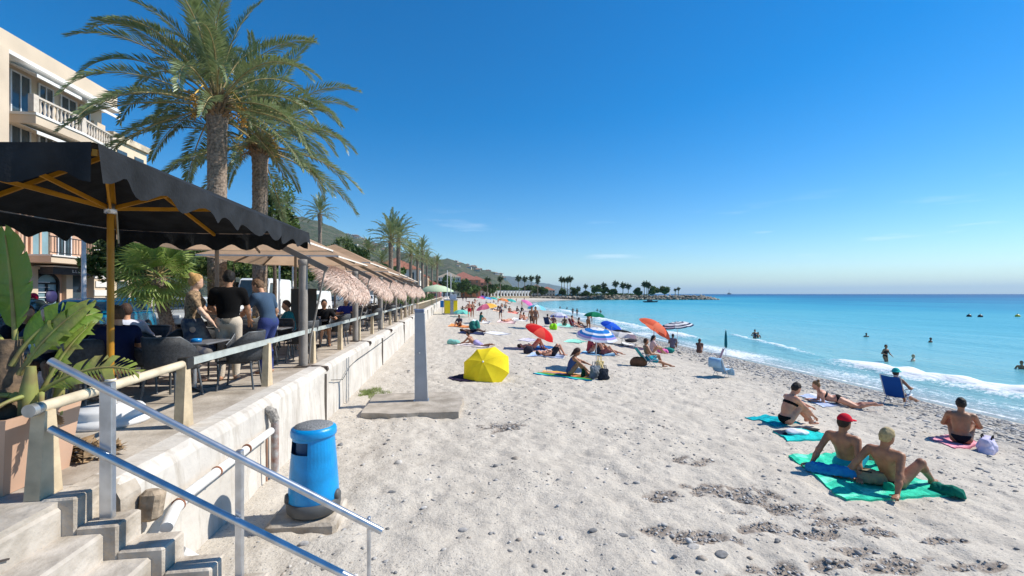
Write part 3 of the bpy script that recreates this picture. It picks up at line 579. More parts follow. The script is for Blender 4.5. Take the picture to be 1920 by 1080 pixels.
POSES = {
 'stand': pose((0, 0, .93), (0, 0, 1), (0, 0, 1), (-.27, .03, .82), (.27, .05, .84), (-.1, .0, .08), (.1, .04, .08), lk=(0, 1, 0), rk=(0, 1, 0)),
 'hips': pose((0, 0, .93), (0, 0, 1), (0, 0, 1), (-.2, .03, 1.05), (.2, .05, 1.04), (-.12, .0, .08), (.12, .04, .08), le=(-1, -.3, 0), re=(1, -.3, 0), lk=(0, 1, 0), rk=(0, 1, 0)),
 'walk': pose((0, 0, .92), (0, .04, 1), (0, .06, 1), (-.26, .22, .95), (.27, -.18, .9), (-.09, -.28, .12), (.1, .3, .08), lk=(0, 1, 0), rk=(0, 1, 0)),
 'wade': pose((0, 0, .93), (0, .03, 1), (0, .08, 1), (-.3, .2, 1.0), (.22, .25, 1.1), (-.1, -.05, .08), (.1, .1, .08), lk=(0, 1, 0), rk=(0, 1, 0)),
 'sit_back': pose((0, 0, .11), (0, -.30, 1), (0, -.34, 1), (-.34, -.42, .05), (.31, -.40, .05), (-.12, .78, .07), (.14, .74, .07), head=(.05, .12, 1), look=(.35, 1, -.25), le=(-.5, -.8, .2), re=(.5, -.8, .2)),
 'recline': pose((0, 0, .11), (0, -.5, 1), (0, -.42, 1), (-.42, -.42, .05), (.27, -.5, .05), (-.16, .82, .06), (.22, .62, .07), head=(.1, .1, 1), look=(.3, 1, -.1), le=(-.6, -.6, .2), re=(.6, -.6, .2), lk=(-.9, .3, .6), rk=(.25, .2, 1)),
 'hug': pose((0, 0, .11), (0, .08, 1), (0, .45, 1), (-.1, .62, .34), (.12, .60, .13), (-.1, .58, .06), (.1, .52, .06), head=(0, .45, 1), look=(0, 1, -.45), le=(-.7, 0, -.4), re=(.7, 0, -.4), lk=(-.05, .2, 1), rk=(.05, .2, 1)),
 'sit': pose((0, 0, .11), (0, .02, 1), (0, .2, 1), (-.16, .42, .32), (.2, .45, .3), (-.1, .55, .06), (.12, .62, .06), head=(0, .12, 1), lk=(-.25, .2, 1), rk=(.25, .2, 1)),
 'cross': pose((0, 0, .11), (0, .05, 1), (0, .25, 1), (-.2, .38, .28), (.3, .46, .34), (-.12, .44, .07), (.16, .5, .08), head=(0, .12, 1), look=(.2, 1, -.2), lk=(-1, .3, .35), rk=(1, .3, .5)),
 'chair': pose((0, 0, .36), (0, -.3, 1), (0, -.26, 1), (-.27, .2, .56), (.27, .2, .56), (-.1, .62, .07), (.12, .85, .1), head=(0, 0, 1), lk=(0, .5, 1), rk=(0, .5, 1)),
 'cafe': pose((0, 0, .50), (0, -.02, 1), (0, .2, 1), (-.18, .42, .80), (.2, .40, .80), (-.12, .38, .08), (.12, .36, .08), head=(0, .12, 1), look=(0, 1, -.1), lk=(0, 1, .3), rk=(0, 1, .3)),
 'prone': pose((0, 0, .12), (0, 1, .05), (0, .85, .55), (-.12, .62, .05), (.12, .66, .05), (-.12, -.82, .1), (.10, -.84, .07), head=(0, .25, 1), look=(0, 1, -.1), le=(-.3, -.2, -1), re=(.3, -.2, -1), lk=(0, 0, -1), rk=(0, 0, -1), ltoe=(0, -1, .2), rtoe=(0, -1, 0)),
 'read': pose((0, 0, .12), (0, 1, .12), (0, .7, .75), (-.22, .8, .06), (.22, .72, .06), (-.12, -.82, .1), (.16, -.80, .07), head=(0, .2, 1), look=(0, 1, -.4), le=(-.6, -.3, -.6), re=(.6, -.3, -.6), lk=(0, 0, -1), rk=(0, 0, -1), ltoe=(0, -1, .2), rtoe=(0, -1, 0)),
 'supine': pose((0, 0, .12), (0, -1, .03), (0, -1, .06), (-.3, -.05, .06), (.32, .05, .06), (-.12, .83, .08), (.14, .83, .08), head=(0, -1, .12), look=(0, .2, 1), le=(-1, 0, 0), re=(1, 0, 0), lk=(0, 0, 1), rk=(0, 0, 1), ltoe=(-.2, .3, 1), rtoe=(.2, .3, 1)),
 'knees_up': pose((0, 0, .12), (0, -1, .03), (0, -1, .06), (-.3, -.05, .06), (.15, -.3, .28), (-.12, .48, .07), (.12, .52, .07), head=(0, -1, .15), look=(0, .2, 1), le=(-1, 0, 0), re=(1, 0, 0), lk=(0, .3, 1), rk=(0, .3, 1)),
 'bend': pose((0, 0, .92), (0, .5, 1), (0, .95, .55), (-.1, .75, .55), (.12, .72, .5), (-.12, -.02, .08), (.12, .06, .08), head=(0, 1, .25), look=(0, .8, -.7), le=(-.5, 0, .3), re=(.5, 0, .3), lk=(0, 1, 0), rk=(0, 1, 0)),
 'serve': pose((0, 0, .93), (0, .12, 1), (0, .35, 1), (-.16, .48, 1.0), (.3, .2, .88), (-.12, .0, .08), (.12, .06, .08), head=(0, .5, 1), look=(-.2, 1, -.5), le=(-.5, -.4, -.3), re=(.8, -.6, .1), lk=(0, 1, 0), rk=(0, 1, 0)),
 'talk': pose((0, 0, .93), (0, 0, 1), (0, .04, 1), (-.2, .36, 1.08), (.24, .3, .95), (-.1, .0, .08), (.1, .04, .08), head=(0, .1, 1), look=(-.2, 1, 0), lk=(0, 1, 0), rk=(0, 1, 0)),
 'ride': pose((0, 0, .78), (0, .05, 1), (0, .2, 1), (-.3, .52, 1.0), (.3, .52, 1.0), (-.2, .25, .35), (.2, .25, .35), head=(0, .05, 1), le=(-.8, -.2, -.3), re=(.8, -.2, -.3), lk=(-.3, 1, .5), rk=(.3, 1, .5)),
}
HEADH = .118
def body(ps, fem=False, hands=False, heavy=1., vox_fine=False):
    p = POSES[ps] if isinstance(ps, str) else ps
    Pl, u1, u2, rt = A3(*p['pel']), nrm(p['u1']), nrm(p['u2']), nrm(p['right'])
    f1, f2 = nrm(np.cross(u1, rt)), nrm(np.cross(u2, rt)); B1 = np.stack([rt, f1, u1], 1); B2 = np.stack([rt, f2, u2], 1)
    sh = .172 if fem else .19
    W = Pl + u1 * .19; C = W + u2 * .17; N = W + u2 * .335
    hd = nrm(p['head']); lk_ = nrm(p['look']); lk_ = nrm(lk_ - hd * (lk_ @ hd)); hr_ = np.cross(lk_, hd); BH = np.stack([hr_, lk_, hd], 1)
    Hc = N + hd * .175 + lk_ * .02
    E = lambda c, r_, B, k=.05: ('e', c, A3(*r_), B, k)
    Cn = lambda a, b, ra, rb, k=.03: ('c', a, b, ra, rb, k)
    h = heavy
    pr = {'torso': ([Cn(W - f1 * .062 + rt * s * .045, C - f2 * .078 + u2 * .06 + rt * s * .055, .026, .034, .03) for s in (-1, 1)] + [E(C + u2 * .06 - f2 * .078 + rt * s * .085, (.05, .026, .07), B2, .025) for s in (-1, 1)] if vox_fine else []) + [E(W, (.130 * h, .095 * h, .15), B1), E(C + f2 * .005, (.152 * h, .108 * h, .17), B2, .06), Cn(N - u2 * .055 - rt * (sh - .04), N - u2 * .055 + rt * (sh - .04), .058, .058, .06)],
          'pelvis': [E(Pl + u1 * .02 - f1 * .015, (.165 if fem else .155, .118 * h, .12), B1, .05)], 'head': [], 'neck': [Cn(N - u2 * .05, N + hd * .08, .058, .052, .03)]}
    if fem: pr['bust'] = [E(C + f2 * .095 + u2 * .0 + rt * s * .07, (.06, .05, .06), B2, .03) for s in (-1, 1)]
    pr['head'] = [E(Hc, (.074, .092, HEADH), BH, .02), E(Hc + lk_ * .03 - hd * .055, (.055, .058, .065), BH, .03), Cn(Hc + lk_ * .088 + hd * .0, Hc + lk_ * .108 - hd * .03, .009, .014, .012)] + [E(Hc + hr_ * s * .076 - hd * .005, (.012, .022, .032), BH, .008) for s in (-1, 1)]
    out = dict(pr=pr, Hc=Hc, BH=BH, C=C, B2=B2, B1=B1, Pl=Pl, W=W, N=N)
    for s, S, H_, F_, ep, kp, toe in ((-1, 'L', 'LH', 'LF', 'le', 'lk', 'ltoe'), (1, 'R', 'RH', 'RF', 're', 'rk', 'rtoe')):
        sj = N - u2 * .06 + rt * sh * s; e, wr = ik(sj, p[H_], .285, .255, p[ep])
        pr['uarm' + S] = [Cn(sj, e, .054 * h if not fem else .046, .040, .035)]
        fa = nrm(wr - e); pr['farm' + S] = [Cn(e, e + fa * .1, .041, .040, .03), Cn(e + fa * .1, wr, .040, .027, .03)]
        # hand: palm, four fingers of different length, thumb; lies flat when near the ground
        flat = p[H_][2] < .12; hdv = nrm(A3(fa[0], fa[1], 0) + A3(0, 0, 0)) if flat and np.hypot(fa[0], fa[1]) > .15 else (A3(s * .3, .9, 0) if flat else fa)
        hdv = nrm(hdv); dn = A3(0, 0, -1) if flat else nrm(np.cross(hdv, rt) + A3(1e-3, 0, 0)); sd_ = nrm(np.cross(hdv, dn)); pc = wr + hdv * .05
        pr['hand' + S] = [E(pc, (.042, .055, .018), np.stack([sd_, hdv, dn], 1), .02)]
        if hands:
            for q, L in ((-.030, .062), (-.010, .075), (.011, .070), (.031, .055)):
                a = pc + hdv * .045 + sd_ * q; b = a + hdv * L * .55 + dn * .006 + sd_ * q * .15; c_ = b + hdv * L * .4 + dn * .022
                pr['hand' + S] += [Cn(a, b, .0105, .0098, .006), Cn(b, c_, .0098, .0085, .006)]
            a = pc - hdv * .02 - sd_ * s * .034; b = a + hdv * .035 - sd_ * s * .03; pr['hand' + S] += [Cn(a, b, .013, .011, .008), Cn(b, b + hdv * .03, .011, .009, .006)]
        else: pr['hand' + S] += [Cn(pc + hdv * .04, pc + hdv * .11 + dn * .02, .022, .012, .015)]
        hj = Pl - u1 * .02 + rt * .088 * s; kn, an = ik(hj, p[F_], .43, .425, p[kp])
        pr['thigh' + S] = [Cn(hj, kn, .088 * (.5 + .5 * h), .056, .04)]
        sv = nrm(an - kn); bk = -nrm(np.cross(np.cross(sv, nrm(np.asarray(p[kp], float))), sv)); cm = kn + sv * .13 + bk * .018
        pr['shin' + S] = [Cn(kn, cm, .054, .055, .03), Cn(cm, an, .055, .034, .03)]
        tv = nrm(p[toe]); pr['foot' + S] = [Cn(an - tv * .03 - A3(0, 0, .03) * (1 if tv[2] < .5 else 0), an + tv * .15 - A3(0, 0, .045) * (1 if tv[2] < .5 else 0), .034, .024, .02)]
        out.update({'el' + S: e, 'wr' + S: wr, 'kn' + S: kn, 'an' + S: an, 'hj' + S: hj, 'sj' + S: sj})
    return out
BODY_KEYS = ['torso', 'pelvis', 'neck', 'head', 'bust'] + [a + s for a in ('uarm', 'farm', 'hand', 'thigh', 'shin', 'foot') for s in 'LR']
def infl(prims, g):
    return [('c', p[1], p[2], p[3] + g, p[4] + g, p[5] + .01) if p[0] == 'c' else ('e', p[1], p[2] + g, p[3], p[4] + .01) for p in prims]
def cut(p, t): return ('c', p[1], p[1] + (p[2] - p[1]) * t, p[3], p[3] + (p[4] - p[3]) * t, p[5])
SURF = {}
def garment(b, kind):
    pr = b['pr']; u, f = b['B2'][:, 2], b['B2'][:, 1]; u1 = b['B1'][:, 2]; fem = 'bust' in pr; bust = pr.get('bust', [])
    if kind == 'shorts': return infl(pr['pelvis'] + [cut(pr['thigh' + s][0], .62) for s in 'LR'], .016), []
    if kind == 'brief': return infl(pr['pelvis'], .007), [(u1, (b['Pl'] + u1 * .075) @ u1), (-u1, -(b['Pl'] - u1 * .10) @ u1)]
    if kind == 'trousers': return infl(pr['pelvis'] + [q for s in 'LR' for q in pr['thigh' + s] + pr['shin' + s]], .016), []
    if kind == 'tshirt': return infl(pr['torso'] + bust + pr['pelvis'] + [cut(pr['uarm' + s][0], .62) for s in 'LR'], .016), [(-u1, -(b['Pl'] - u1 * .04) @ u1)]
    if kind == 'shirt': return infl(pr['torso'] + bust + pr['pelvis'] + [q for s in 'LR' for q in pr['uarm' + s] + pr['farm' + s][:1]], .016), [(-u1, -(b['Pl'] - u1 * .05) @ u1)]
    if kind == 'swimsuit': return infl(pr['torso'][-3:-1] + bust + pr['pelvis'], .006), [(u, (b['C'] + u * .10) @ u)]
    if kind == 'bikini_top': return infl(pr['torso'][-3:-1] + bust, .006), [(u, (b['C'] + u * .03) @ u), (-u, -(b['C'] - u * .035) @ u)]
    if kind == 'skirt': return infl(pr['pelvis'], .02) + [('c', b['Pl'], (b['knL'] + b['knR']) / 2, .15, .22, .05)], [(u1, (b['Pl'] + u1 * .11) @ u1)]
    H, B = b['Hc'], b['BH']; up, fw = B[:, 2], B[:, 1]
    if kind == 'hair_short': n = nrm(fw - .75 * up); return [('e', H + up * .012 - fw * .008, A3(.086, .104, .122), B, .01)], [(n, H @ n + .012), (-up, -(H @ up) + .075)]
    if kind == 'hair_long': n = nrm(fw - .75 * up); return [('e', H + up * .012 - fw * .01, A3(.092, .108, .125), B, .01), ('c', H - fw * .06, b['N'] - b['B2'][:, 1] * .10 - u * .1, .08, .055, .04)], [(n, H @ n + .012)]
    if kind == 'hair_bun': n = nrm(fw - .75 * up); return [('e', H + up * .012 - fw * .01, A3(.086, .104, .122), B, .01), ('e', H + up * .11 - fw * .085, A3(.042, .042, .04), B, .02)], [(n, H @ n + .012), (-up, -(H @ up) + .075)]
    if kind == 'cap': return [('e', H + up * .03 - fw * .004, A3(.094, .112, .112), B, .01), ('e', H + up * .045 + fw * .125, A3(.07, .085, .014), B, .012)], [(-up, -(H @ up) - .03)]
    if kind == 'hat': return [('e', H + up * .04, A3(.098, .116, .11), B, .02), ('e', H + up * .03, A3(.16, .175, .016), B, .02)], [(-up, -(H @ up) - .012)]
    if kind == 'helmet': return [('e', H + up * .02, A3(.125, .145, .145), B, .02)], [(nrm(fw * .9 - up * .5), H @ nrm(fw * .9 - up * .5) + .085)]
    raise KeyError(kind)
SKIN = {'tan': lin(186, 138, 108), 'pale': lin(220, 178, 152), 'brown': lin(164, 114, 84), 'dark': lin(112, 78, 60), 'red': lin(206, 146, 118)}
def skin(k): return mat('skin_' + k, SKIN[k], .5, .14, 7, .2, 50, spec=.4)
def person(label, loc, rz, ps, sk='tan', wear=(), fem=False, vox=.03, scale=1., hands=False, heavy=1., group=None, tilt=None):
    key = (ps if isinstance(ps, str) else id(ps), fem, vox, hands, heavy)
    b = body(ps, fem, hands, heavy, vox < .0145 and hands and not fem)
    if key not in SURF: SURF[key] = surf([q for k in BODY_KEYS for q in b['pr'].get(k, [])], vox)
    v, f = SURF[key]
    o = link('person', npmesh('person', v, f, skin(sk)), None, loc, rz); o.scale = (scale,) * 3
    if tilt: o.rotation_euler = (tilt[0], tilt[1], rz)
    tag(o, label, 'person', group)
    nm = {'hair_short': 'hair', 'hair_long': 'hair', 'hair_bun': 'hair', 'brief': 'swim_brief'}
    for kind, c in wear:
        k2 = key + (kind,)
        if k2 not in SURF: g = garment(b, kind); SURF[k2] = surf(g[0], min(vox, .022) if kind[:3] in ('hai', 'cap', 'hat', 'bri', 'bik') else vox, g[1])
        v, f = SURF[k2]
        if 'hair' in kind and vox < .02: v = v + .012 * np.stack([vnoise(v[:, 1] * 45 + 3, v[:, 2] * 45, 3), vnoise(v[:, 0] * 45, v[:, 2] * 45 + 7, 4), vnoise(v[:, 0] * 45, v[:, 1] * 45, 5)], 1)
        link(nm.get(kind, kind), npmesh(kind, v, f, cloth(c) if 'hair' not in kind else mat('hair_%d_%d_%d' % c, lin(*c), .6, .12, 30, .5, 90, spec=.3)), o)
    o.data['pose'] = str(ps)[:10]
    return o
def faceto(p, px, py):
    """heading that looks from p towards the sand point under a pixel"""
    q = on_sand(px, py); return math.atan2(-(q.x - p.x), q.y - p.y)

# ================================================================== BEACH THINGS
def towel(label, corners, colr, name='beach_towel', fold=.012, dirs=(14, 10), stripes=None, seed=1, trans=0):
    """corners: four sand pixels in order; a thin cloth that follows the sand"""
    P = [on_sand(*c) for c in corners]; nu, nv = dirs; vs = []; fs = []; mi = []
    for lay in (0, 1):
        for j in range(nv + 1):
            for i in range(nu + 1):
                u, v_ = i / nu, j / nv; p = (P[0].lerp(P[1], u)).lerp(P[3].lerp(P[2], u), v_)
                q = float(vnoise(np.float64(u * 5 + seed), np.float64(v_ * 4), seed)); q2 = float(vnoise(np.float64(u * 11), np.float64(v_ * 9 + seed), seed + 3))
                vs.append((p.x + .03 * q, p.y + .03 * q2, max(zs(p.x, p.y), 0 * p.z + zs(p.x, p.y)) + .022 + fold * (1.6 * q + q2) + (.006 if lay else -.03 * (i in (0, nu) or j in (0, nv)))))
    n = (nu + 1) * (nv + 1)
    for j in range(nv):
        for i in range(nu):
            a = j * (nu + 1) + i; fs.append((n + a, n + a + 1, n + a + nu + 2, n + a + nu + 1)); fs.append((a + nu + 1, a + nu + 2, a + 1, a))
            k = 0 if not stripes else stripes(i / nu, j / nv); mi += [k, k]
    for j in range(nv):
        for i in (0, nu): a = j * (nu + 1) + i; q = (a, a + nu + 1, n + a + nu + 1, n + a); fs.append(q if i == 0 else q[::-1]); mi.append(0)
    for i in range(nu):
        for j in (0, nv): a = j * (nu + 1) + i; q = (a, n + a, n + a + 1, a + 1); fs.append(q if j == 0 else q[::-1]); mi.append(0)
    cols = colr if isinstance(colr, list) else [colr]
    o = link(name, npmesh(name, vs, fs, [toweling(c) for c in cols], mi)); c = sum((Vector(v) for v in vs), Vector()) / len(vs)
    return tag(o, label, 'towel')
def blob_bag(label, loc, rz, size, c, name='beach_bag', handles=True, hc=None, lean=0):
    t = thing(name, label, 'bag', loc, rz); sx, sy, sz = size; I3 = np.eye(3)
    pr = [('e', A3(0, 0, sz * .42), A3(sx * .5, sy * .5, sz * .5), I3, .03), ('c', A3(-sx * .36, 0, sz * .8), A3(sx * .36, 0, sz * .8), sy * .3, sy * .3, .05), ('c', A3(-sx * .38, 0, sz * .15), A3(sx * .38, 0, sz * .15), sy * .36, sy * .36, .05)]
    v, f = surf(pr, max(min(size) / 12, .012)); v[:, 2] = np.maximum(v[:, 2], .004); v += .03 * np.stack([vnoise(v[:, 1] * 16, v[:, 2] * 16, 3), vnoise(v[:, 0] * 16, v[:, 2] * 16, 4), vnoise(v[:, 0] * 16, v[:, 1] * 16, 5)], 1) + .02 * np.stack([vnoise(v[:, 1] * 33, v[:, 0] * 30, 6), vnoise(v[:, 0] * 33, v[:, 2] * 33, 7), vnoise(v[:, 0] * 33, v[:, 1] * 33, 8)], 1)
    link('bag_body', npmesh('bag_body', v, f, cloth(c)), t)
    if handles:
        for s in (-1, 1):
            m = MB(); m.tube([(-sx * .22, s * sy * .2, sz * .85), (-sx * .16, s * sy * .25, sz * 1.25), (sx * .16, s * sy * .25, sz * 1.25), (sx * .22, s * sy * .2, sz * .85)], .012, 6); m.build('handle', cloth(hc or c), t)
    return t
def heap(label, px, py, c, size, name='clothes_heap', cat='clothes', seed=1):
    p = on_sand(px, py); r_ = random.Random(seed); pr = []
    for i in range(5): a = r_.uniform(0, 6.28); q = r_.uniform(0, .6); pr.append(('e', A3(size[0] * q * math.cos(a) * .6, size[1] * q * math.sin(a) * .6, size[2] * r_.uniform(.2, .5)), A3(size[0] * r_.uniform(.35, .6), size[1] * r_.uniform(.35, .6), size[2] * r_.uniform(.3, .6)), np.eye(3), .03))
    v, f = surf(pr, max(size) / 18); v[:, 2] = np.maximum(v[:, 2], 0); v += .02 * np.stack([vnoise(v[:, 1] * 14, v[:, 2] * 14, 3), vnoise(v[:, 0] * 14, v[:, 2] * 14, 4), vnoise(v[:, 0] * 14, v[:, 1] * 14, 5)], 1)
    o = link(name, npmesh(name, v, f, cloth(c)), None, p + Vector((0, 0, .02))); return tag(o, label, cat)
def gore(r_, dep, k, n, cs, stripe, tr, scal=0., nr=8, nc=6, double=None):
    """one panel of a parasol: hub at the origin, sagging between its two ribs"""
    vs = []; fs = []; mi = []
    for i in range(nr + 1):
        t = i / nr
        for j in range(nc + 1):
            s = j / nc; q = 2 * math.pi * (k + s) / n; sag = 4 * s * (1 - s)
            rr = r_ * math.sin(t * 1.25) / math.sin(1.25); edge = math.cos(math.pi / n) / math.cos(math.pi / n * (2 * s - 1)); rr *= edge if t > .3 else 1
            z = -dep * (1 - math.cos(t * 1.25)) / (1 - math.cos(1.25)) - .045 * r_ * sag * t
            vs.append((rr * math.cos(q), rr * math.sin(q), z))
    for i in range(nr):
        for j in range(nc): a = i * (nc + 1) + j; fs.append((a, a + nc + 1, a + nc + 2, a + 1)); mi.append(stripe((i + .5) / nr, k) if stripe else k % len(cs))
    return npmesh('panel', vs, fs, [cloth(c, tr) for c in cs], mi)
def umbrella(label, base, r_, h, cs, tilt=(0, 0), n=8, stripe=None, dep=None, panels=True, pole=(225, 225, 225), tr=.35, group='beach umbrellas', az0=.2, fringe=False):
    """tilt = (angle, direction the canopy leans towards, measured from +X)"""
    dep = dep or r_ * .42; t = thing('beach_umbrella', label, 'umbrella', base, 0, group)
    ang, az = tilt; M = Matrix.Translation((0, 0, h * .72)) @ Matrix.Rotation(az, 4, 'Z') @ Matrix.Rotation(ang, 4, 'Y') @ Matrix.Rotation(az0 - az, 4, 'Z') @ Matrix.Translation((0, 0, h * .28))
    pm = paint(pole, .4)
    m = MB(); m.tube([(0, 0, -.15), (0, 0, h * .72)], .016, 8); m.build('pole', pm, t)
    m = MB(); q = M @ Vector((0, 0, .04)); m.tube([(0, 0, h * .72), q], .013, 8); m.build('upper_pole', pm, t)
    if panels:
        for k in range(n):
            o = link('panel', gore(r_, dep, k, n, cs, stripe, tr), t); o.matrix_local = M
        m = MB(); m.lathe([(.03, -.02), (.028, .02), (.01, .05), (0, .055)], 10); o = m.build('finial', pm, t); o.matrix_local = M
        for k in range(n):
            q = 2 * math.pi * k / n; pts = [(r_ * math.sin(i / 5 * 1.25) / math.sin(1.25) * math.cos(q), r_ * math.sin(i / 5 * 1.25) / math.sin(1.25) * math.sin(q), -dep * (1 - math.cos(i / 5 * 1.25)) / (1 - math.cos(1.25)) - .012) for i in range(6)]
            m = MB(); m.tube(pts, .005, 5); o = m.build('rib', pm, t); o.matrix_local = M
    else:
        v = []; f = []; mi = []
        for k in range(n):
            g = gore(r_, dep, k, n, cs, stripe, tr, 0, 4, 3); o_ = len(v); v += [tuple(p.co) for p in g.vertices]; f += [[i + o_ for i in p.vertices] for p in g.polygons]; mi += [p.material_index for p in g.polygons]; bpy.data.meshes.remove(g)
        o = link('canopy', npmesh('canopy', v, f, [cloth(c, tr) for c in cs], mi), t); o.matrix_local = M
    return t
def low_chair(label, loc, rz, c, frame=(200, 200, 205), name='beach_chair', group=None, back=(-.28, .62), seat=.30, rows=1):
    t = thing(name, label, 'chair', loc, rz, group); fm = mat('chair_frame_%d' % frame[0], lin(*frame), .35, .1, metal=.6); W_ = .27; by, bz = back
    def sheet(pts, nm, mi=cloth(c)):
        vs = []; 
        for y, z in pts: vs += [(-W_ + .02, y, z), (0, y + .0, z - .03), (W_ - .02, y, z)]
        lo2 = [(x, y, z - .012) for x, y, z in vs]; n = len(vs); fs = [(i * 3 + k, i * 3 + k + 1, i * 3 + k + 4, i * 3 + k + 3) for i in range(len(pts) - 1) for k in (0, 1)]
        m = MB(); m.add(vs + lo2, fs + [tuple(n + i for i in f[::-1]) for f in fs], 0, True); m.build(nm, mi, t)
    sheet([(.24, seat + .03), (.1, seat - .02), (-.16, seat - .04)], 'seat')
    sheet([(-.17, seat - .02), (-.17 + by * .5, seat + bz * .5), (-.17 + by, seat + bz)], 'backrest')
    for s in (-1, 1):
        m = MB(); m.tube([(s * W_, .25, seat + .03), (s * W_, -.17, seat - .03), (s * W_, -.17 + by, seat + bz + .02)], .012, 7); m.build('side_frame', fm, t)
        m = MB(); m.tube([(s * W_, -.25, seat + .22), (s * W_, .22, seat + .21)], .014, 7); m.build('armrest', fm, t)
        m = MB(); m.tube([(s * W_, .22, seat + .21), (s * W_, -.28, 0)], .011, 7); m.build('leg', fm, t)
        m = MB(); m.tube([(s * W_, -.2, seat + .21), (s * W_, .22, 0)], .011, 7); m.build('leg', fm, t)
    m = MB(); m.tube([(-W_, -.17 + by, seat + bz + .02), (W_, -.17 + by, seat + bz + .02)], .012, 7); m.build('top_bar', fm, t)
    return t

# ---- the two men on the green towel
GT = [(64, 214, 176), (46, 186, 156), (120, 232, 198)]
towel('large sea green towel under the two men, one in a red cap', [(1478, 856), (1600, 848), (1802, 932), (1588, 938)], GT, dirs=(30, 24), fold=.018, stripes=lambda u, v: (1 if int(u * 17 + v * 3) % 5 == 0 else 2 if int(v * 14 + u * 2) % 4 == 0 else 0), seed=4)
p = on_sand(1588, 884); h = faceto(p, 1760, 830)
person('tanned man in a red cap and turquoise shorts leaning back on hands', p + Vector((0, 0, .02)), h, 'sit_back', 'brown', [('hair_short', (50, 38, 30)), ('cap', (206, 30, 52)), ('shorts', (26, 158, 178))], vox=.0125, hands=True)
p2 = on_sand(1672, 912); h2 = faceto(p2, 1800, 880)
person('bare backed blond man with one knee raised on the green towel', p2 + Vector((0, 0, .02)), h2, 'recline', 'brown', [('hair_short', (178, 156, 112)), ('brief', (22, 34, 34))], vox=.0125, hands=True)
p = on_sand(1557, 893); m_ = blob_bag('rolled blue beach towel with white marks on the green towel', p + Vector((0, 0, .03)), 2.5, (.62, .24, .09), (40, 132, 186), name='rolled_towel', handles=False)
m_['category'] = 'towel'
blob_bag('snakeskin patterned beach bag lying between the two men', on_sand(1622, 905) + Vector((0, 0, .03)), 2.35, (.44, .26, .13), (150, 138, 108), hc=(60, 56, 50))
blob_bag('small dark green pouch on the corner of the green towel', on_sand(1775, 930) + Vector((0, 0, .03)), 2.0, (.3, .2, .09), (14, 110, 92), handles=False, name='pouch')
blob_bag('small green cloth bundle in front of the blond man', on_sand(1668, 921) + Vector((0, 0, .03)), .4, (.13, .11, .1), (18, 140, 110), handles=False, name='cloth_bundle')
blob_bag('coral pink towel roll beside the turquoise shorts', on_sand(1630, 866) + Vector((0, 0, .03)), 2.9, (.3, .13, .09), (226, 136, 122), handles=False, name='rolled_towel')['category'] = 'towel'
# ---- woman in black bikini, towels
towel('turquoise towel under the woman in a black bikini', [(1398, 783), (1440, 778), (1500, 796), (1452, 800)], [(18, 178, 190), (14, 150, 165)], stripes=lambda u, v: int(v * 9 + u * 3) % 3 == 0, seed=7)
p = on_sand(1474, 797); person('woman in a black bikini seated hugging her knees', p + Vector((0, 0, .02)), faceto(p, 1560, 800), 'hug', 'red', [('hair_short', (48, 38, 32)), ('bikini_top', (16, 18, 20)), ('brief', (14, 24, 26))], fem=True, vox=.0135, hands=True)
towel('turquoise towel with dark clothes, empty, behind the red capped man', [(1450, 808), (1528, 806), (1560, 826), (1478, 828)], [(40, 200, 196), (24, 40, 62)], stripes=lambda u, v: 1 if (u < .35 and v < .4) else 0, seed=9)
heap('crumpled white shirt on the empty turquoise towel', 1494, 815, (226, 226, 230), (.34, .24, .09), 'white_shirt', 'clothes', 3)
heap('dark sandals and clothes on the far edge of the empty towel', 1520, 809, (40, 42, 44), (.32, .12, .07), 'sandals', 'clothes', 5)
# ---- woman lying, white towel
towel('white towel with pale blue end under the lying woman', [(1496, 742), (1550, 738), (1615, 762), (1545, 764)], [(222, 218, 214), (178, 190, 220)], stripes=lambda u, v: int(u < .3), seed=3)
p = on_sand(1572, 760); person('woman with a hair bun lying propped on her elbows', p + Vector((0, 0, .03)), faceto(p, 1520, 752), 'prone', 'red', [('hair_bun', (132, 98, 64)), ('brief', (30, 28, 30)), ('bikini_top', (40, 38, 42))], fem=True, vox=.015)
# ---- man on pink towel
towel('pink towel under the dark haired man near the pebbles', [(1742, 822), (1800, 816), (1850, 838), (1790, 840)], [(238, 168, 182), (226, 140, 158)], stripes=lambda u, v: int(v * 8) % 2, seed=5)
p = on_sand(1802, 831); person('dark haired man seated on a pink towel holding a phone', p + Vector((0, 0, .02)), R(-52), 'sit', 'brown', [('hair_short', (40, 34, 30)), ('brief', (26, 30, 40))], vox=.0135, hands=True)
blob_bag('pale lilac bag with a black strap beside the pink towel', on_sand(1851, 846) + Vector((0, 0, .01)), .5, (.44, .3, .27), (206, 200, 226), hc=(24, 24, 26))
# ---- woman in blue chair
p = on_sand(1683, 760); h = R(-72)
low_chair('royal blue beach chair by the water with a woman in it', p, h, (22, 74, 150), group='beach chairs', seat=.36)
person('woman in a teal sun hat seated in the royal blue chair', p + Vector((0, 0, .02)) + Vector((math.sin(-h) * .02, math.cos(h) * .02, 0)), h, 'chair', 'brown', [('hair_short', (60, 44, 34)), ('hat', (44, 172, 166)), ('swimsuit', (40, 46, 60))], fem=True, vox=.016)
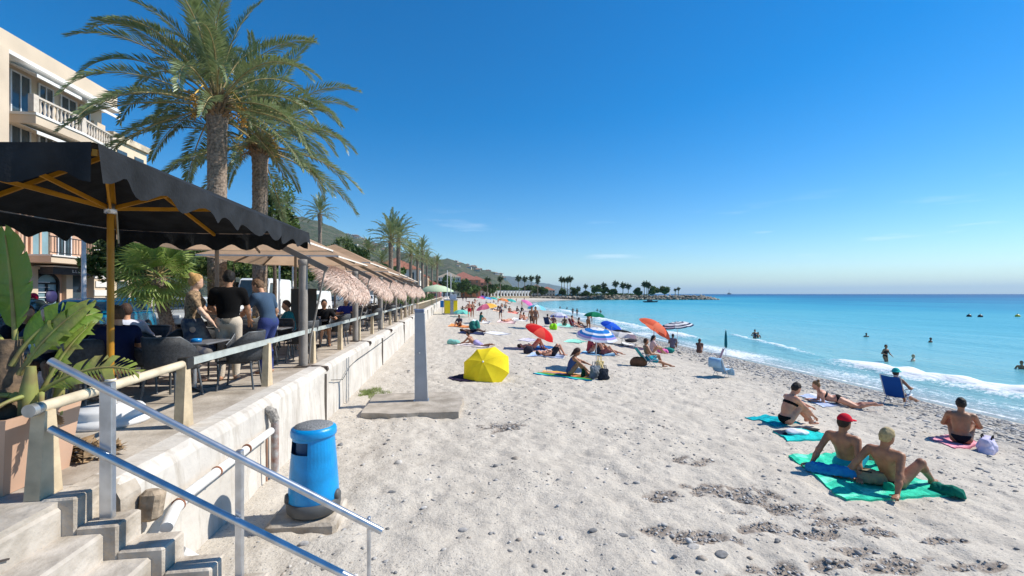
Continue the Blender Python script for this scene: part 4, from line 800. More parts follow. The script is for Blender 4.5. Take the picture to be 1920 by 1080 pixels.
# ---- lounger with a blue towel, folded umbrella
p = on_sand(1352, 708); h = faceto(p, 1420, 706)
low_chair('beach chair covered by a pale blue towel, nobody in it', p, h, (126, 168, 204), group='beach chairs', back=(-.3, .55), seat=.34).scale = (.78,) * 3
m = MB(); vs = []; fs = []; pr_ = [(.62, .05), (.6, .2), (.5, .36), (.25, .385), (0, .36), (-.16, .35), (-.3, .6), (-.44, .86), (-.49, .93), (-.55, .8), (-.52, .5)]
for y, z in pr_: vs += [(-.3, y, z), (-.1, y, z + .012), (.1, y, z - .004), (.3, y, z + .01)]
fs = [(i * 4 + k, i * 4 + k + 1, i * 4 + k + 5, i * 4 + k + 4) for i in range(len(pr_) - 1) for k in range(3)]; m.add(vs, fs, 0, True)
o = m.build('draped_towel', cloth((150, 190, 222)), None, p, h); o.modifiers.new('thick', 'SOLIDIFY').thickness = .015; o.scale = (.78,) * 3; tag(o, 'pale blue towel draped over the empty beach chair', 'towel')
q = on_sand(1341, 684); low_chair('mauve folding chair beside the closed teal umbrella', q, h + 1.9, (112, 92, 122), group='beach chairs', back=(-.2, .5), seat=.32)
q = on_sand(1361, 672); t = thing('folded_umbrella', 'closed teal umbrella standing upright in the pebbles', 'umbrella', q, 0)
m = MB(); m.tube([(0, 0, -.1), (0, 0, 1.75)], .014, 8); m.build('pole', paint((210, 210, 205), .4), t)
m = MB(); m.lathe([(.03, .62), (.075, .66), (.085, .9), (.07, 1.3), (.04, 1.6), (.012, 1.68)], 14); m.build('furled_canopy', cloth((16, 104, 118)), t)
# ---- rainbow towel woman + striped umbrella
RB = [(20, 150, 200), (90, 214, 196), (40, 150, 84), (146, 160, 60), (150, 122, 160), (232, 150, 90), (236, 180, 96)]
towel('rainbow striped towel under the woman by the striped umbrella', [(999, 701), (1020, 697), (1117, 706), (1108, 716)], RB, dirs=(28, 8), stripes=lambda u, v: min(6, int(u * 7 + v * .6)), seed=2)
p = on_sand(1069, 704); person('woman in a floral swimsuit seated on the rainbow towel', p + Vector((0, 0, .02)), faceto(p, 1120, 706), 'hug', 'brown', [('hair_long', (62, 38, 30)), ('swimsuit', (70, 84, 130))], fem=True, vox=.0155)
q = on_sand(1118, 692); umbrella('blue and white striped umbrella over bags and a rainbow towel', q, .77, 1.5, [(236, 240, 250), (46, 128, 206), (176, 160, 222)], (.16, -1.2), stripe=lambda t, k: 1 if .30 < t < .45 or .63 < t < .80 else 2 if .8 <= t < .9 else 0)
blob_bag('grey beach bag under the blue striped umbrella', on_sand(1116, 708), .3, (.36, .24, .4), (120, 128, 136))
blob_bag('black cooler bag under the blue striped umbrella', on_sand(1132, 711), .2, (.3, .22, .36), (38, 44, 54))
blob_bag('yellow topped straw bag between the grey and black bags', on_sand(1124, 702), .1, (.28, .2, .5), (226, 200, 140))
blob_bag('dark green bottle bag by the feet of the rainbow towel woman', on_sand(1094, 706), .6, (.16, .1, .34), (20, 66, 44), handles=False)
# ---- yellow umbrella resting on the sand
p = on_sand(905, 712); t = umbrella('bright yellow umbrella lying tilted on its rim on the sand', p + Vector((.05, 0, .08)), .76, .55, [(255, 228, 52)], (R(52), R(-112)), n=8, dep=.36, tr=.3)
towel('dark purple towel in the shade behind the yellow umbrella', [(840, 710), (868, 704), (895, 714), (866, 718)], [(46, 38, 62)], dirs=(8, 6))
# ---- man reading
p = on_sand(893, 648); person('tanned man in lilac shorts lying propped on elbows near the sea wall', p + Vector((0, 0, .02)), faceto(p, 862, 646), 'read', 'brown', [('hair_short', (46, 36, 30)), ('shorts', (170, 160, 206))], vox=.018)
towel('thin pale towel under the man in lilac shorts', [(852, 648), (866, 642), (920, 647), (915, 653)], [(226, 214, 210)], dirs=(12, 5))
heap('pile of teal and white towels by the head of the lilac shorts man', 850, 645, (130, 190, 180), (.5, .3, .28), 'towel_pile', 'towel', 8)
# ---- red umbrella group
p = on_sand(1012, 654); umbrella('plain red umbrella over two people lying down', p, .82, 1.1, [(226, 44, 48), (238, 92, 78)], (R(30), R(-25)), n=8, tr=.45)
towel('blue mat under the red umbrella', [(985, 652), (1020, 647), (1045, 652), (1010, 658)], [(42, 108, 176)], dirs=(8, 6))
p = on_sand(1000, 655); person('person lying under the red umbrella with knees bent', p + Vector((0, 0, .02)), faceto(p, 1050, 655), 'knees_up', 'red', [('hair_short', (50, 34, 30)), ('brief', (60, 70, 110))], vox=.022)
p = on_sand(1036, 668); person('man in black shorts lying on his back beside the red umbrella', p + Vector((0, 0, .02)), faceto(p, 1085, 667), 'knees_up', 'red', [('hair_short', (40, 34, 32)), ('shorts', (30, 32, 40))], vox=.02)
towel('long pale blue and white towel under the man in black shorts', [(985, 668), (1000, 662), (1062, 665), (1055, 672)], [(196, 208, 232), (150, 176, 220)], dirs=(14, 5), stripes=lambda u, v: int(u * 9) % 2)
heap('dark backpack beside the man in black shorts', 990, 662, (56, 52, 62), (.36, .3, .4), 'backpack', 'bag', 4)
# ---- coral umbrella group
p = on_sand(1226, 655); umbrella('large coral orange umbrella tilted towards the sun', p, 1.04, 1.62, [(238, 112, 82), (242, 132, 100)], (R(36), R(-10)), n=8, tr=.4, pole=(190, 60, 50))
q = on_sand(1217, 687); h = faceto(q, 1260, 690)
low_chair('turquoise deck chair in front of the coral umbrella', q, h, (30, 160, 176), group='beach chairs', seat=.26, back=(-.4, .5))
person('sunbather stretched out in the turquoise deck chair', q + Vector((0, 0, -.06)), h, 'chair', 'brown', [('hair_short', (70, 48, 36)), ('shorts', (36, 140, 160))], vox=.02)
heap('brown heap of bags beside the turquoise deck chair', 1200, 686, (120, 84, 62), (.5, .34, .42), 'bag_heap', 'bag', 6)
q = on_sand(1222, 664); person('person with dark hair sitting under the coral umbrella', q + Vector((0, 0, .02)), faceto(q, 1260, 668), 'sit', 'tan', [('hair_long', (24, 26, 40)), ('tshirt', (200, 170, 170))], fem=True, vox=.024)
heap('pink towel heap under the coral umbrella', 1243, 662, (230, 110, 170), (.4, .3, .3), 'towel_pile', 'towel', 2)
heap('teal bag on the pebbles beside the pink heap', 1257, 662, (40, 130, 124), (.42, .3, .34), 'teal_bag', 'bag', 9)
# ---- navy striped umbrella
q = on_sand(1270, 660); umbrella('navy and white striped umbrella on a thin pole by the wash', q, .95, 1.75, [(34, 42, 84), (236, 238, 242)], (R(8), R(180)), stripe=lambda t, k: int(t * 7) % 2, panels=True, dep=.26)
q = on_sand(1261, 655); person('slim person sitting upright beneath the navy striped umbrella', q + Vector((0, 0, .02)), faceto(q, 1300, 655), 'sit', 'dark', [('hair_short', (30, 28, 30)), ('tshirt', (110, 106, 124))], vox=.025)
q = on_sand(1311, 662); person('person in brown sitting alone on the pebbles facing the sea', q + Vector((0, 0, .02)), faceto(q, 1360, 650), 'hug', 'brown', [('hair_long', (56, 40, 34)), ('tshirt', (112, 84, 76))], fem=True, vox=.025)
# ---- green / blue / black striped umbrellas and the people between them
def U(label, px, py, *a, **k): return umbrella(label, on_sand(px, py), *a, panels=False, **k)
U('dark green umbrella near the water with people in its shade', 1114, 628, .82, 1.75, [(14, 112, 78), (24, 130, 92)], (R(4), 0), tr=.25)
U('plain blue umbrella tilted low beside the dark green umbrella', 1147, 634, .9, 1.1, [(30, 84, 206), (44, 104, 222)], (R(30), R(10)))
U('black and white striped umbrella half hidden by the blue striped one', 1166, 646, .95, .9, [(40, 42, 46), (236, 236, 236)], (R(6), 0), stripe=lambda t, k: int(t * 6) % 2)
U('pale blue and aqua umbrella on the middle of the beach', 1006, 616, .85, 1.9, [(130, 208, 226), (80, 178, 206), (216, 240, 244)], (R(6), 0))
U('flat white and lilac umbrella by the swash line', 1048, 602, 1.2, 1.05, [(226, 226, 240), (150, 150, 200)], (R(2), 0), stripe=lambda t, k: int(t > .8))
U('yellow orange and pink umbrella near the yellow lifeguard post', 913, 606, 1.0, 1.75, [(246, 190, 90), (250, 208, 120), (238, 130, 160)], (R(12), R(180)), stripe=lambda t, k: 2 if k in (4, 5) else k % 2)
U('turquoise umbrella low behind the yellow lifeguard post', 866, 594, 1.0, .8, [(130, 220, 206)], (R(4), 0))
U('pink and violet umbrella leaning towards the water', 990, 584, 1.5, 1.9, [(240, 130, 190), (180, 120, 226)], (R(34), R(-5)), stripe=lambda t, k: int(k in (0, 1, 7)))
far_u = [('orange umbrella in the crowded far part of the beach', 944, 574, [(240, 136, 76), (238, 160, 110)]), ('aqua umbrella in the crowded far part of the beach', 958, 575, [(70, 190, 184)]), ('red and pink umbrella near the white canvas cabins', 902, 567, [(236, 90, 110), (240, 150, 180)]), ('blue umbrella near the white canvas cabins', 914, 568, [(90, 140, 220), (130, 200, 230)]), ('teal umbrella near the white canvas cabins', 925, 568, [(60, 180, 176)]), ('purple umbrella near the white canvas cabins', 905, 562, [(120, 70, 170)]), ('green and white far umbrella by the beach crowd', 934, 563, [(90, 180, 110), (230, 240, 230)])]
for lb, px, py, cs in far_u: U(lb, px, py, 1.45, 1.9, cs, (R(10), R(0)))
# ---- crowd: (px, py, pose, look-at px, skin, wear, label)
S_, L_, B_ = 'hair_short', 'hair_long', (44, 34, 30)
crowd = [
 (862, 612, 'sit', 840, 'dark', [(S_, B_), ('tshirt', (70, 70, 84))], 'person in a grey top sitting alone close to the sea wall'),
 (880, 596, 'hips', 880, 'red', [(S_, (70, 50, 40)), ('shorts', (190, 40, 50))], 'man in red shorts standing beside the yellow lifeguard post'),
 (886, 595, 'stand', 900, 'brown', [(L_, B_), ('bikini_top', (90, 50, 60)), ('brief', (80, 40, 50))], 'woman standing beside the man in red shorts'),
 (866, 586, 'sit', 890, 'dark', [(S_, B_), ('tshirt', (30, 30, 36))], 'person in black sitting next to the yellow lifeguard post'),
 (939, 598, 'bend', 910, 'brown', [(S_, B_), ('tshirt', (110, 100, 108)), ('shorts', (60, 60, 80))], 'person in grey bending forward on the open sand'),
 (901, 604, 'sit', 930, 'tan', [(L_, B_), ('tshirt', (40, 110, 110))], 'person in teal beside the yellow and pink umbrella'),
 (950, 604, 'supine', 990, 'red', [(S_, B_), ('brief', (200, 60, 70))], 'sunbather in red lying flat on the open sand'),
 (885, 625, 'supine', 915, 'dark', [(S_, B_), ('shorts', (30, 36, 50))], 'sunbather in dark shorts lying behind a green and blue bag'),
 (997, 617, 'stand', 1020, 'brown', [(S_, B_), ('shorts', (96, 82, 76))], 'bare chested man in brown shorts standing by the aqua umbrella'),
 (1004, 618, 'stand', 980, 'brown', [(L_, (70, 48, 36)), ('swimsuit', (120, 96, 90))], 'woman in a brown swimsuit standing by the aqua umbrella'),
 (975, 600, 'sit', 1000, 'red', [(S_, B_), ('brief', (120, 60, 60))], 'person in maroon trunks sitting on the mid beach'),
 (983, 600, 'recline', 1000, 'red', [(L_, B_), ('swimsuit', (150, 90, 80))], 'sunbather in a dusty pink swimsuit leaning back on the mid beach'),
 (969, 584, 'sit', 990, 'dark', [(S_, B_), ('tshirt', (60, 60, 70))], 'person in charcoal sitting below the pink and violet umbrella'),
 (978, 584, 'sit', 1000, 'dark', [(S_, B_), ('tshirt', (44, 48, 60))], 'person in navy sitting below the pink and violet umbrella'),
 (1028, 612, 'chair', 1060, 'brown', [(S_, B_), ('shorts', (90, 70, 60))], 'person reclining in a chair beside the lime green bag'),
 (1037, 608, 'sit', 1060, 'brown', [(S_, B_), ('tshirt', (120, 80, 80))], 'person in dull red sitting behind the lime green bag'),
 (1059, 611, 'sit', 1040, 'dark', [(S_, B_), ('shorts', (40, 120, 100))], 'person in green shorts seated between aqua and green umbrellas'),
 (1075, 616, 'chair', 1110, 'red', [(S_, B_), ('swimsuit', (150, 50, 70))], 'woman in a crimson swimsuit seated left of the striped umbrella'),
 (1084, 612, 'sit', 1110, 'brown', [(L_, B_), ('swimsuit', (120, 44, 60))], 'woman with long hair seated left of the dark green umbrella'),
 (1103, 622, 'bend', 1120, 'brown', [(S_, (60, 44, 36)), ('shorts', (130, 100, 80))], 'bare backed man bending over in front of the dark green umbrella'),
 (1137, 617, 'sit', 1160, 'brown', [(S_, B_), ('tshirt', (90, 70, 60))], 'person sitting behind the plain blue umbrella'),
 (1105, 662, 'sit', 1130, 'red', [(S_, B_), ('tshirt', (170, 70, 80))], 'person in raspberry top seated behind the striped umbrella pole'),
 (1122, 664, 'sit', 1150, 'brown', [(L_, B_), ('swimsuit', (60, 60, 70))], 'dark swimsuit sunbather seated behind the striped umbrella pole'),
 (1132, 665, 'recline', 1160, 'red', [(S_, B_), ('shorts', (150, 90, 90))], 'man leaning back on hands behind the striped umbrella pole'),
 (868, 565, 'stand', 880, 'dark', [(S_, B_), ('tshirt', (40, 40, 60))], 'distant person in dark clothes standing left of a pair on sand'),
 (874, 565, 'walk', 880, 'dark', [(S_, B_), ('tshirt', (70, 50, 60))], 'distant person in plum walking along the far sand'),
 (920, 577, 'chair', 940, 'red', [(S_, B_), ('shorts', (190, 60, 70))], 'distant sunbather in red under the far umbrellas'),
 (929, 577, 'sit', 940, 'brown', [(S_, B_), ('tshirt', (200, 60, 60))], 'distant person in scarlet seated between far umbrellas'),
 (935, 583, 'supine', 960, 'brown', [(S_, B_), ('brief', (40, 40, 50))], 'distant sunbather in black lying near the bending person'),
 (955, 585, 'sit', 970, 'brown', [(S_, B_), ('brief', (80, 80, 90))], 'distant person in grey trunks seated on open sand'),
 (962, 586, 'supine', 990, 'red', [(S_, B_), ('brief', (90, 120, 150))], 'distant sunbather in blue lying on open sand'),
 (948, 580, 'chair', 960, 'tan', [(S_, B_), ('shorts', (40, 110, 130))], 'distant person in a chair under the orange umbrella'),
 (983, 563, 'stand', 1000, 'dark', [(S_, B_), ('shorts', (40, 50, 60))], 'distant person standing near the bend of the shore'),
 (968, 566, 'stand', 1000, 'brown', [(S_, B_), ('brief', (60, 60, 60))], 'distant bather standing on the far beach below the cabins'),
 (957, 562, 'walk', 980, 'brown', [(S_, B_), ('shorts', (170, 60, 60))], 'distant walker in red shorts below the cabins'),
]
CHAIR_LB = {1028: ('navy low beach chair beside the lime green bag', (30, 50, 90)), 1075: ('maroon low beach chair left of the blue striped umbrella', (120, 40, 60)), 920: ('red low beach chair among the far umbrellas', (170, 50, 60)), 948: ('teal low beach chair under the distant orange umbrella', (30, 120, 120))}
TOWEL_LB = {862: ('orange towel under the person sitting close to the wall', (236, 150, 90)), 901: ('white towel beside the yellow and pink umbrella', (226, 232, 236)), 950: ('pale pink towel under the sunbather in red', (236, 200, 196)), 885: ('navy towel under the sunbather in dark shorts', (50, 60, 96)), 975: ('white towel under the two half sitting people', (232, 228, 224)), 1059: ('mint towel between the aqua and green umbrellas', (150, 214, 196)), 1084: ('dark towel left of the dark green umbrella', (60, 56, 70)), 1122: ('sky blue towel behind the striped umbrella pole', (130, 180, 216)), 935: ('peach towel near the bending person', (238, 196, 166)), 962: ('coral towel under the sunbather in blue', (232, 140, 124))}
for i, (px, py, ps, lx, sk, we, lb) in enumerate(crowd):
    q = on_sand(px, py); fem = any(k in ('swimsuit', 'bikini_top') for k, _ in we)
    if py < 570: q = Vector((q.x, q.y, q.z))
    h = faceto(q, lx, py + rnd.uniform(-2, 4) if ps not in ('stand', 'hips') else py + 8)
    if ps == 'chair': low_chair(CHAIR_LB[px][0], q, h, CHAIR_LB[px][1], group='beach chairs')
    elif px in TOWEL_LB:
        lb2, tc_ = TOWEL_LB[px]; dx = 850 * .95 / max(q.length, 1); dy = 4 + (py - 551) * .03
        towel(lb2, [(px - dx, py), (px - dx * .7, py - dy * .8), (px + dx, py - dy * .2), (px + dx * .8, py + dy * .6)], [tc_], dirs=(6, 4))
    person(lb, q + Vector((0, 0, .02)), h, ps, sk, we, fem=fem, vox=.036, group='people on the beach')
cr = random.Random(5)
for i in range(26):
    px, py = cr.uniform(872, 985), cr.uniform(563, 581); q = on_sand(px, py); ps = cr.choice(['sit', 'supine', 'recline', 'stand', 'sit', 'hug'])
    person('tiny distant %s on the crowded far sand' % {'stand': 'bather standing', 'supine': 'sunbather lying flat'}.get(ps, 'sunbather sitting'), q + Vector((0, 0, .02)), cr.uniform(-3, 3), ps, cr.choice(['tan', 'brown', 'red', 'dark']), [(S_, B_), ('brief', cr.choice([(30, 34, 50), (170, 50, 60), (40, 120, 150)]))], vox=.036, group='tiny crowd at the far sand')
# loose bits in the middle of the beach
heap('green and blue patterned bag in front of a lying sunbather', 890, 622, (50, 120, 110), (.6, .4, .75), 'beach_bag', 'bag', 11)
heap('lime green bag on the middle of the beach', 1037, 618, (150, 220, 40), (.5, .34, .55), 'beach_bag', 'bag', 12)
towel('mint green towel lying empty left of the striped umbrella', [(1056, 640), (1075, 636), (1102, 641), (1086, 645)], [(150, 222, 200)], dirs=(10, 5))
towel('pale lilac towel lying empty left of the red umbrella', [(968, 637), (990, 634), (1010, 638), (990, 641)], [(214, 208, 226)], dirs=(8, 5))
towel('thin white sheet lying empty behind the lilac shorts man', [(905, 625), (925, 622), (960, 626), (940, 629)], [(232, 230, 232)], dirs=(8, 4))
towel('black and white towel lying behind the striped umbrella', [(1158, 646), (1172, 642), (1196, 648), (1180, 651)], [(60, 60, 64), (226, 226, 226)], dirs=(8, 4), stripes=lambda u, v: int(u * 6) % 2)
heap('dark rubber ring and bags by the swash line', 1182, 642, (50, 46, 52), (.7, .5, .22), 'swim_ring', 'ring', 14)
# ---- bathers in the water
bath = [(1660, 679, 'wade', 1680, 'brown', [(S_, B_), ('swimsuit', (50, 40, 44))], 'woman standing thigh deep in the sea', -.55), (1711, 679, 'wade', 1740, 'pale', [(S_, (190, 160, 120))], 'fair haired bather up to the shoulders in the sea', -1.22),
 (1415, 637, 'wade', 1430, 'brown', [(S_, B_), ('swimsuit', (60, 60, 80))], 'bather standing waist deep behind the small breaker', -.7), (1421, 634, 'wade', 1440, 'dark', [(S_, B_)], 'dark haired bather next to the waist deep bather', -1.1),
 (1624, 632, 'wade', 1640, 'dark', [(S_, B_)], 'swimmer with arm forward, only head and shoulders showing', -1.3), (1744, 642, 'wade', 1780, 'dark', [(S_, B_)], 'lone dark haired swimmer further out', -1.28),
 (1916, 693, 'wade', 1900, 'brown', [(S_, B_)], 'swimmer at neck depth off the breaking wave', -1.2), (1074, 590, 'walk', 1090, 'dark', [(S_, B_), ('shorts', (60, 50, 50))], 'wader left of a pair at the edge of the foam', -.15), (1082, 592, 'stand', 1090, 'dark', [(S_, B_), ('brief', (40, 40, 40))], 'taller wader of a pair at the edge of the foam', -.15),
 (1063, 579, 'wade', 1090, 'dark', [(S_, B_)], 'distant swimmer left of the waders', -1.1), (1050, 578, 'wade', 1090, 'dark', [(S_, B_)], 'distant swimmer in the foam near the shore', -1.0), (1120, 583, 'wade', 1090, 'dark', [(S_, B_)], 'distant swimmer behind the dark green umbrella', -1.1), (1126, 586, 'wade', 1090, 'dark', [(S_, B_)], 'second swimmer behind the dark green umbrella', -1.0)]
for px, py, ps, lx, sk, we, lb, dz in bath:
    q = on_sea(px, py); a = on_sea(lx, py + 3); h = math.atan2(-(a.x - q.x), a.y - q.y)
    person(lb, q + Vector((0, 0, dz)), h, ps, sk, we, fem='woman' in lb, vox=.03, group='bathers in the sea')
for px, py, c, lb in ((1908, 594, (240, 200, 60), 'yellow marker buoy floating off the beach'), (1817, 594, (40, 40, 44), 'dark marker buoy in line with the yellow buoy'), (1838, 594.6, (50, 44, 44), 'dark marker buoy nearest to the yellow buoy')):
    q = on_sea(px, py); o = thing('marker_buoy', lb, 'buoy', q, 0, 'marker buoys'); m = MB(); m.lathe([(0, -.2), (.3, -.1), (.42, .1), (.34, .35), (.12, .5), (0, .52)], 14); m.build('float', paint(c, .4), o)
    m = MB(); m.tube([(0, 0, .5), (0, 0, .75)], .03, 6); m.build('eye', paint((60, 60, 60), .4), o)
# ================================================================== TERRACE
blackc = mat('black_canvas', (.017, .019, .022), .85, .25, 4, .3, 40, spec=.25)
yel = mat('ochre_frame', lin(178, 124, 26), .45, .12, 5)
cx, cy_, hx, hy, ze = -3.88, 5.72, 1.46, 2.30, 3.58
bu = thing('cafe_parasol', 'large black canvas parasol with ochre frame and scalloped valance', 'parasol', (cx, cy_, PROM))
zz = ze - PROM; za = zz + .62
C4 = [(-hx, -hy), (hx, -hy), (hx, hy), (-hx, hy)]
for k in range(4):
    a, b = Vector((*C4[k], zz)), Vector((*C4[(k + 1) % 4], zz)); ap = Vector((0, 0, za)); m = MB(); n = 10; vs = []; fs = []
    for i in range(n + 1):
        t = i / n
        for j in range(n + 1):
            s = j / n; e = a.lerp(b, s); p = ap.lerp(e, t); p.z -= .06 * 4 * s * (1 - s) * t * math.sin(t * 2.4); vs.append(p)
    for i in range(n):
        for j in range(n): q = i * (n + 1) + j; fs.append((q, q + n + 1, q + n + 2, q + 1))
    m.add(vs, fs, 0, True); m.build('canopy_panel', blackc, bu)
    # scalloped valance: hangs from the edge, with folds
    m = MB(); L = (b - a).length; ns = max(4, round(L / .52)); nn = ns * 8; vs = []; fs = []; out_ = Vector(((a + b) / 2).xy.to_3d()).normalized()
    for j in range(nn + 1):
        s = j / nn; e = a.lerp(b, .003 + s * .994); e.z -= .06 * 4 * s * (1 - s) * math.sin(2.4); d_ = .225 + .05 * math.cos(2 * math.pi * s * ns); fl = .035 * math.sin(s * 19 + k * 2) + .025 * math.sin(s * 47)
        for i in range(4): u = i / 3; vs.append(e + out_ * (.012 + fl * u) + Vector((0, 0, -d_ * u)))
    for j in range(nn):
        for i in range(3): q = j * 4 + i; fs.append((q, q + 1, q + 5, q + 4))
    m.add(vs, fs, 0, True); m.build('valance', blackc, bu)
m = MB(); m.tube([(0, 0, .1), (0, 0, za - .03)], .034, 16); m.build('pole', yel, bu)
hub = Vector((0, 0, zz - .06))
for p in C4 + [(0, -hy), (hx, 0), (0, hy), (-hx, 0)]:
    e = Vector((*p, zz + .0)); ap = Vector((0, 0, za - .03))
    m = MB(); m.bar(ap - Vector((0, 0, .03)), e - Vector((0, 0, .035)) - e.normalized() * .04, .028, .045); m.build('rib', yel, bu)
    if p in C4 or True: m = MB(); m.bar(hub, ap.lerp(e, .58) - Vector((0, 0, .06)), .022, .042); m.build('strut', yel, bu)
m = MB(); m.lathe([(.036, -.06), (.06, -.05), (.06, .05), (.036, .06)], 14, c=tuple(hub)); m.build('hub', galv, bu)
m = MB(); m.tube([(.05, .02, zz - .1), (.07, .02, zz - .45)], .008, 6); m.build('pull_cord', mat('rope', (.5, .45, .36), .9), bu)
wb = thing('parasol_base', 'white round ballast base holding the ochre parasol pole', 'parasol base', (cx, cy_, PROM))
wplas = mat('white_plastic', (.74, .74, .74), .5, .06, 3)
m = MB(); m.lathe([(0, 0), (.36, 0), (.375, .03), (.36, .075), (.315, .085), (.31, .10), (.315, .16), (.29, .19), (.10, .20), (.06, .21)], 32); m.build('ballast', wplas, wb)
m = MB(); m.tube([(0, 0, .2), (0, 0, .5)], .052, 16); m.build('socket', wplas, wb)
# ---- beige parasols in a row
beige = mat('beige_canvas', (.66, .46, .31), .9, .06, 3, .15, 40, trans=.55)
wedge = mat('canvas_trim', (.78, .72, .63), .85, .05)
wood = mat('taupe_metal', (.20, .17, .14), .55, .12, 5)
def beige_parasol(y):
    t = thing('beige_parasol', 'square beige canvas parasol in the row over the cafe terrace', 'parasol', (-5.05, y, PROM), 0, 'beige parasols over the terrace')
    e = 3.72 - PROM; ap = 4.62 - PROM; hw, hl = 1.85, 2.18; Cn_ = [(-hw, -hl), (hw, -hl), (hw, hl), (-hw, hl)]
    for k in range(4):
        a, b = Vector((*Cn_[k], e)), Vector((*Cn_[(k + 1) % 4], e)); A_ = Vector((0, 0, ap)); vs = []; fs = []; n = 6
        for i in range(n + 1):
            for j in range(n + 1):
                tt = i / n; s = j / n; p = A_.lerp(a.lerp(b, s), tt); p.z -= .05 * 4 * s * (1 - s) * math.sin(tt * 2.3); vs.append(p)
        for i in range(n):
            for j in range(n): q = i * (n + 1) + j; fs.append((q, q + n + 1, q + n + 2, q + 1))
        m = MB(); m.add(vs, fs, 0, True); m.build('canopy_panel', beige, t)
        m = MB(); m.bar(a - Vector((0, 0, .03)), b - Vector((0, 0, .02)), .012, .04); m.build('edge_trim', wedge, t)
        m = MB(); m.bar(Vector((0, 0, ap - .05)), a - Vector((0, 0, .04)), .03, .05); m.build('rib', wood, t)
        md = a.lerp(b, .5); m = MB(); m.bar(Vector((0, 0, ap - .05)), md - Vector((0, 0, .08)), .03, .05); m.build('rib', wood, t)
    m = MB(); m.tube([(0, 0, 0), (0, 0, ap)], .04, 10); m.build('pole', wood, t)
    return t
b0 = beige_parasol(10.5)
ORD = ['first', 'second', 'third', 'fourth', 'fifth', 'sixth', 'seventh', 'eighth', 'ninth', 'tenth', 'eleventh', 'twelfth']
for i in range(0, 7):
    o = copy_tree(b0) if i else b0; o.location.y = 10.5 + 4.9 * i; o.location.z = PROM + (.0, -.09, .06, -.05, .04, 0, -.06)[i]; o['label'] = ORD[i] + ' square beige canvas parasol counted from the black parasol'
# ---- post and rafter frames along the edge
postm = mat('post_taupe', (.27, .24, .21), .6, .12, 4, .15, 30)
def frame(y, first=False):
    t = thing('awning_frame', 'taupe round post with sloping rafter at the terrace edge', 'awning frame', (-3.0, y, PROM), 0, 'awning frames along the terrace')
    m = MB(); m.tube([(0, 0, 0), (0, 0, 2.16)], .085, 14); m.build('post', postm, t)
    m = MB(); m.lathe([(.09, 2.05), (.10, 2.06), (.10, 2.16), (.05, 2.17)], 14); m.build('collar', postm, t)
    m = MB(); m.bar((-1.9, 0, 2.24 + 1.9 * .5), (.47, 0, 1.96), .07, .11); m.build('rafter', wood, t)
    m = MB(); m.tube([(.42, .0, 1.95), (.06, .28, .55), (.02, .3, .03)], .019, 8); m.build('strut', postm, t)
    m = MB(); m.bbox((-.13, -.13, 0), (.13, .13, .03), .006); m.build('base_plate', mat('rusty_plate', (.13, .10, .08), .8, .3), t)
    m = MB(); m.add([(.16, -.05, .03), (.47, -.05, .0), (.49, -.05, -.06), (.40, -.05, -.20), (.16, .05, .03), (.47, .05, .0), (.49, .05, -.06), (.40, .05, -.20)], [(0, 1, 2, 3), (7, 6, 5, 4), (0, 4, 5, 1), (1, 5, 6, 2), (2, 6, 7, 3), (3, 7, 4, 0)]); m.build('wall_bracket', MATS['rusty_plate'], t)
    return t
f0 = frame(9.6)
for i in range(0, 7):
    o = copy_tree(f0) if i else f0; o.location.y = 9.6 + 4.9 * i; o['label'] = ORD[i] + ' taupe round post with sloping rafter counted from the black parasol'
# ---- shaggy raffia shades between the rafters
raf = [mat('raffia_%d' % i, c, .9, .15, 8, trans=.15) for i, c in enumerate(((.70, .52, .42), (.62, .45, .36), (.76, .60, .50)))]
def raffia():
    r_ = np.random.default_rng(11); n = 5200; vs = []; fs = []; mi = []
    M = Matrix.Rotation(R(43), 4, 'Y')
    core = MB(); core.lathe([(0, .20), (.35, .19), (.7, .13), (.95, 0), (.9, -.1), (.5, -.04), (0, 0)], 20)
    cv = [M @ Vector((p[0] * .68, p[1] * 1.42, p[2])) for p in core.v]
    for i in range(n):
        a = r_.uniform(0, 2 * math.pi); q = math.sqrt(r_.uniform(.02, 1.02)); x, y = q * math.cos(a), q * math.sin(a); z = .21 * math.sqrt(max(0, 1 - min(q, 1) ** 2.4)) + .02
        L = r_.uniform(.07, .15); dx, dy = math.cos(a) * L * .5 + r_.normal(0, .03), math.sin(a) * L * .9 + r_.normal(0, .05); dz = -.05 - .14 * q ** 3 + r_.normal(.02, .03); w_ = .012
        p = Vector((x * .68, y * 1.42, z)); e = p + Vector((dx, dy, dz)); s = Vector((-math.sin(a), math.cos(a), .3)) * w_
        md = p.lerp(e, .5) + Vector((0, 0, .035)); o = len(vs); vs += [M @ v for v in (p - s, p + s, md - s, md + s, e)]; fs += [(o, o + 1, o + 3), (o, o + 3, o + 2), (o + 2, o + 3, o + 4)]; k = int(r_.choice(3)); mi += [k] * 3
    t = thing('raffia_shade', 'shaggy pink beige raffia shade hung between rafters at the terrace edge', 'shade', (-2.74, 12.0, 2.78), 0, 'raffia shades along the terrace')
    core.v = [tuple(v) for v in cv]; core.build('backing', raf[1], t)
    o = link('fringe', npmesh('fringe', vs, fs, raf, mi, False), t)
    return t
r0 = raffia()
for i in range(0, 6):
    o = copy_tree(r0) if i else r0; o.location.y = 12.0 + 4.9 * i; o.rotation_euler = (0, R(-4 + 3 * (i % 3)), R(3 * (i % 2))); o['label'] = ORD[i] + ' shaggy pink beige raffia shade counted from the black parasol'
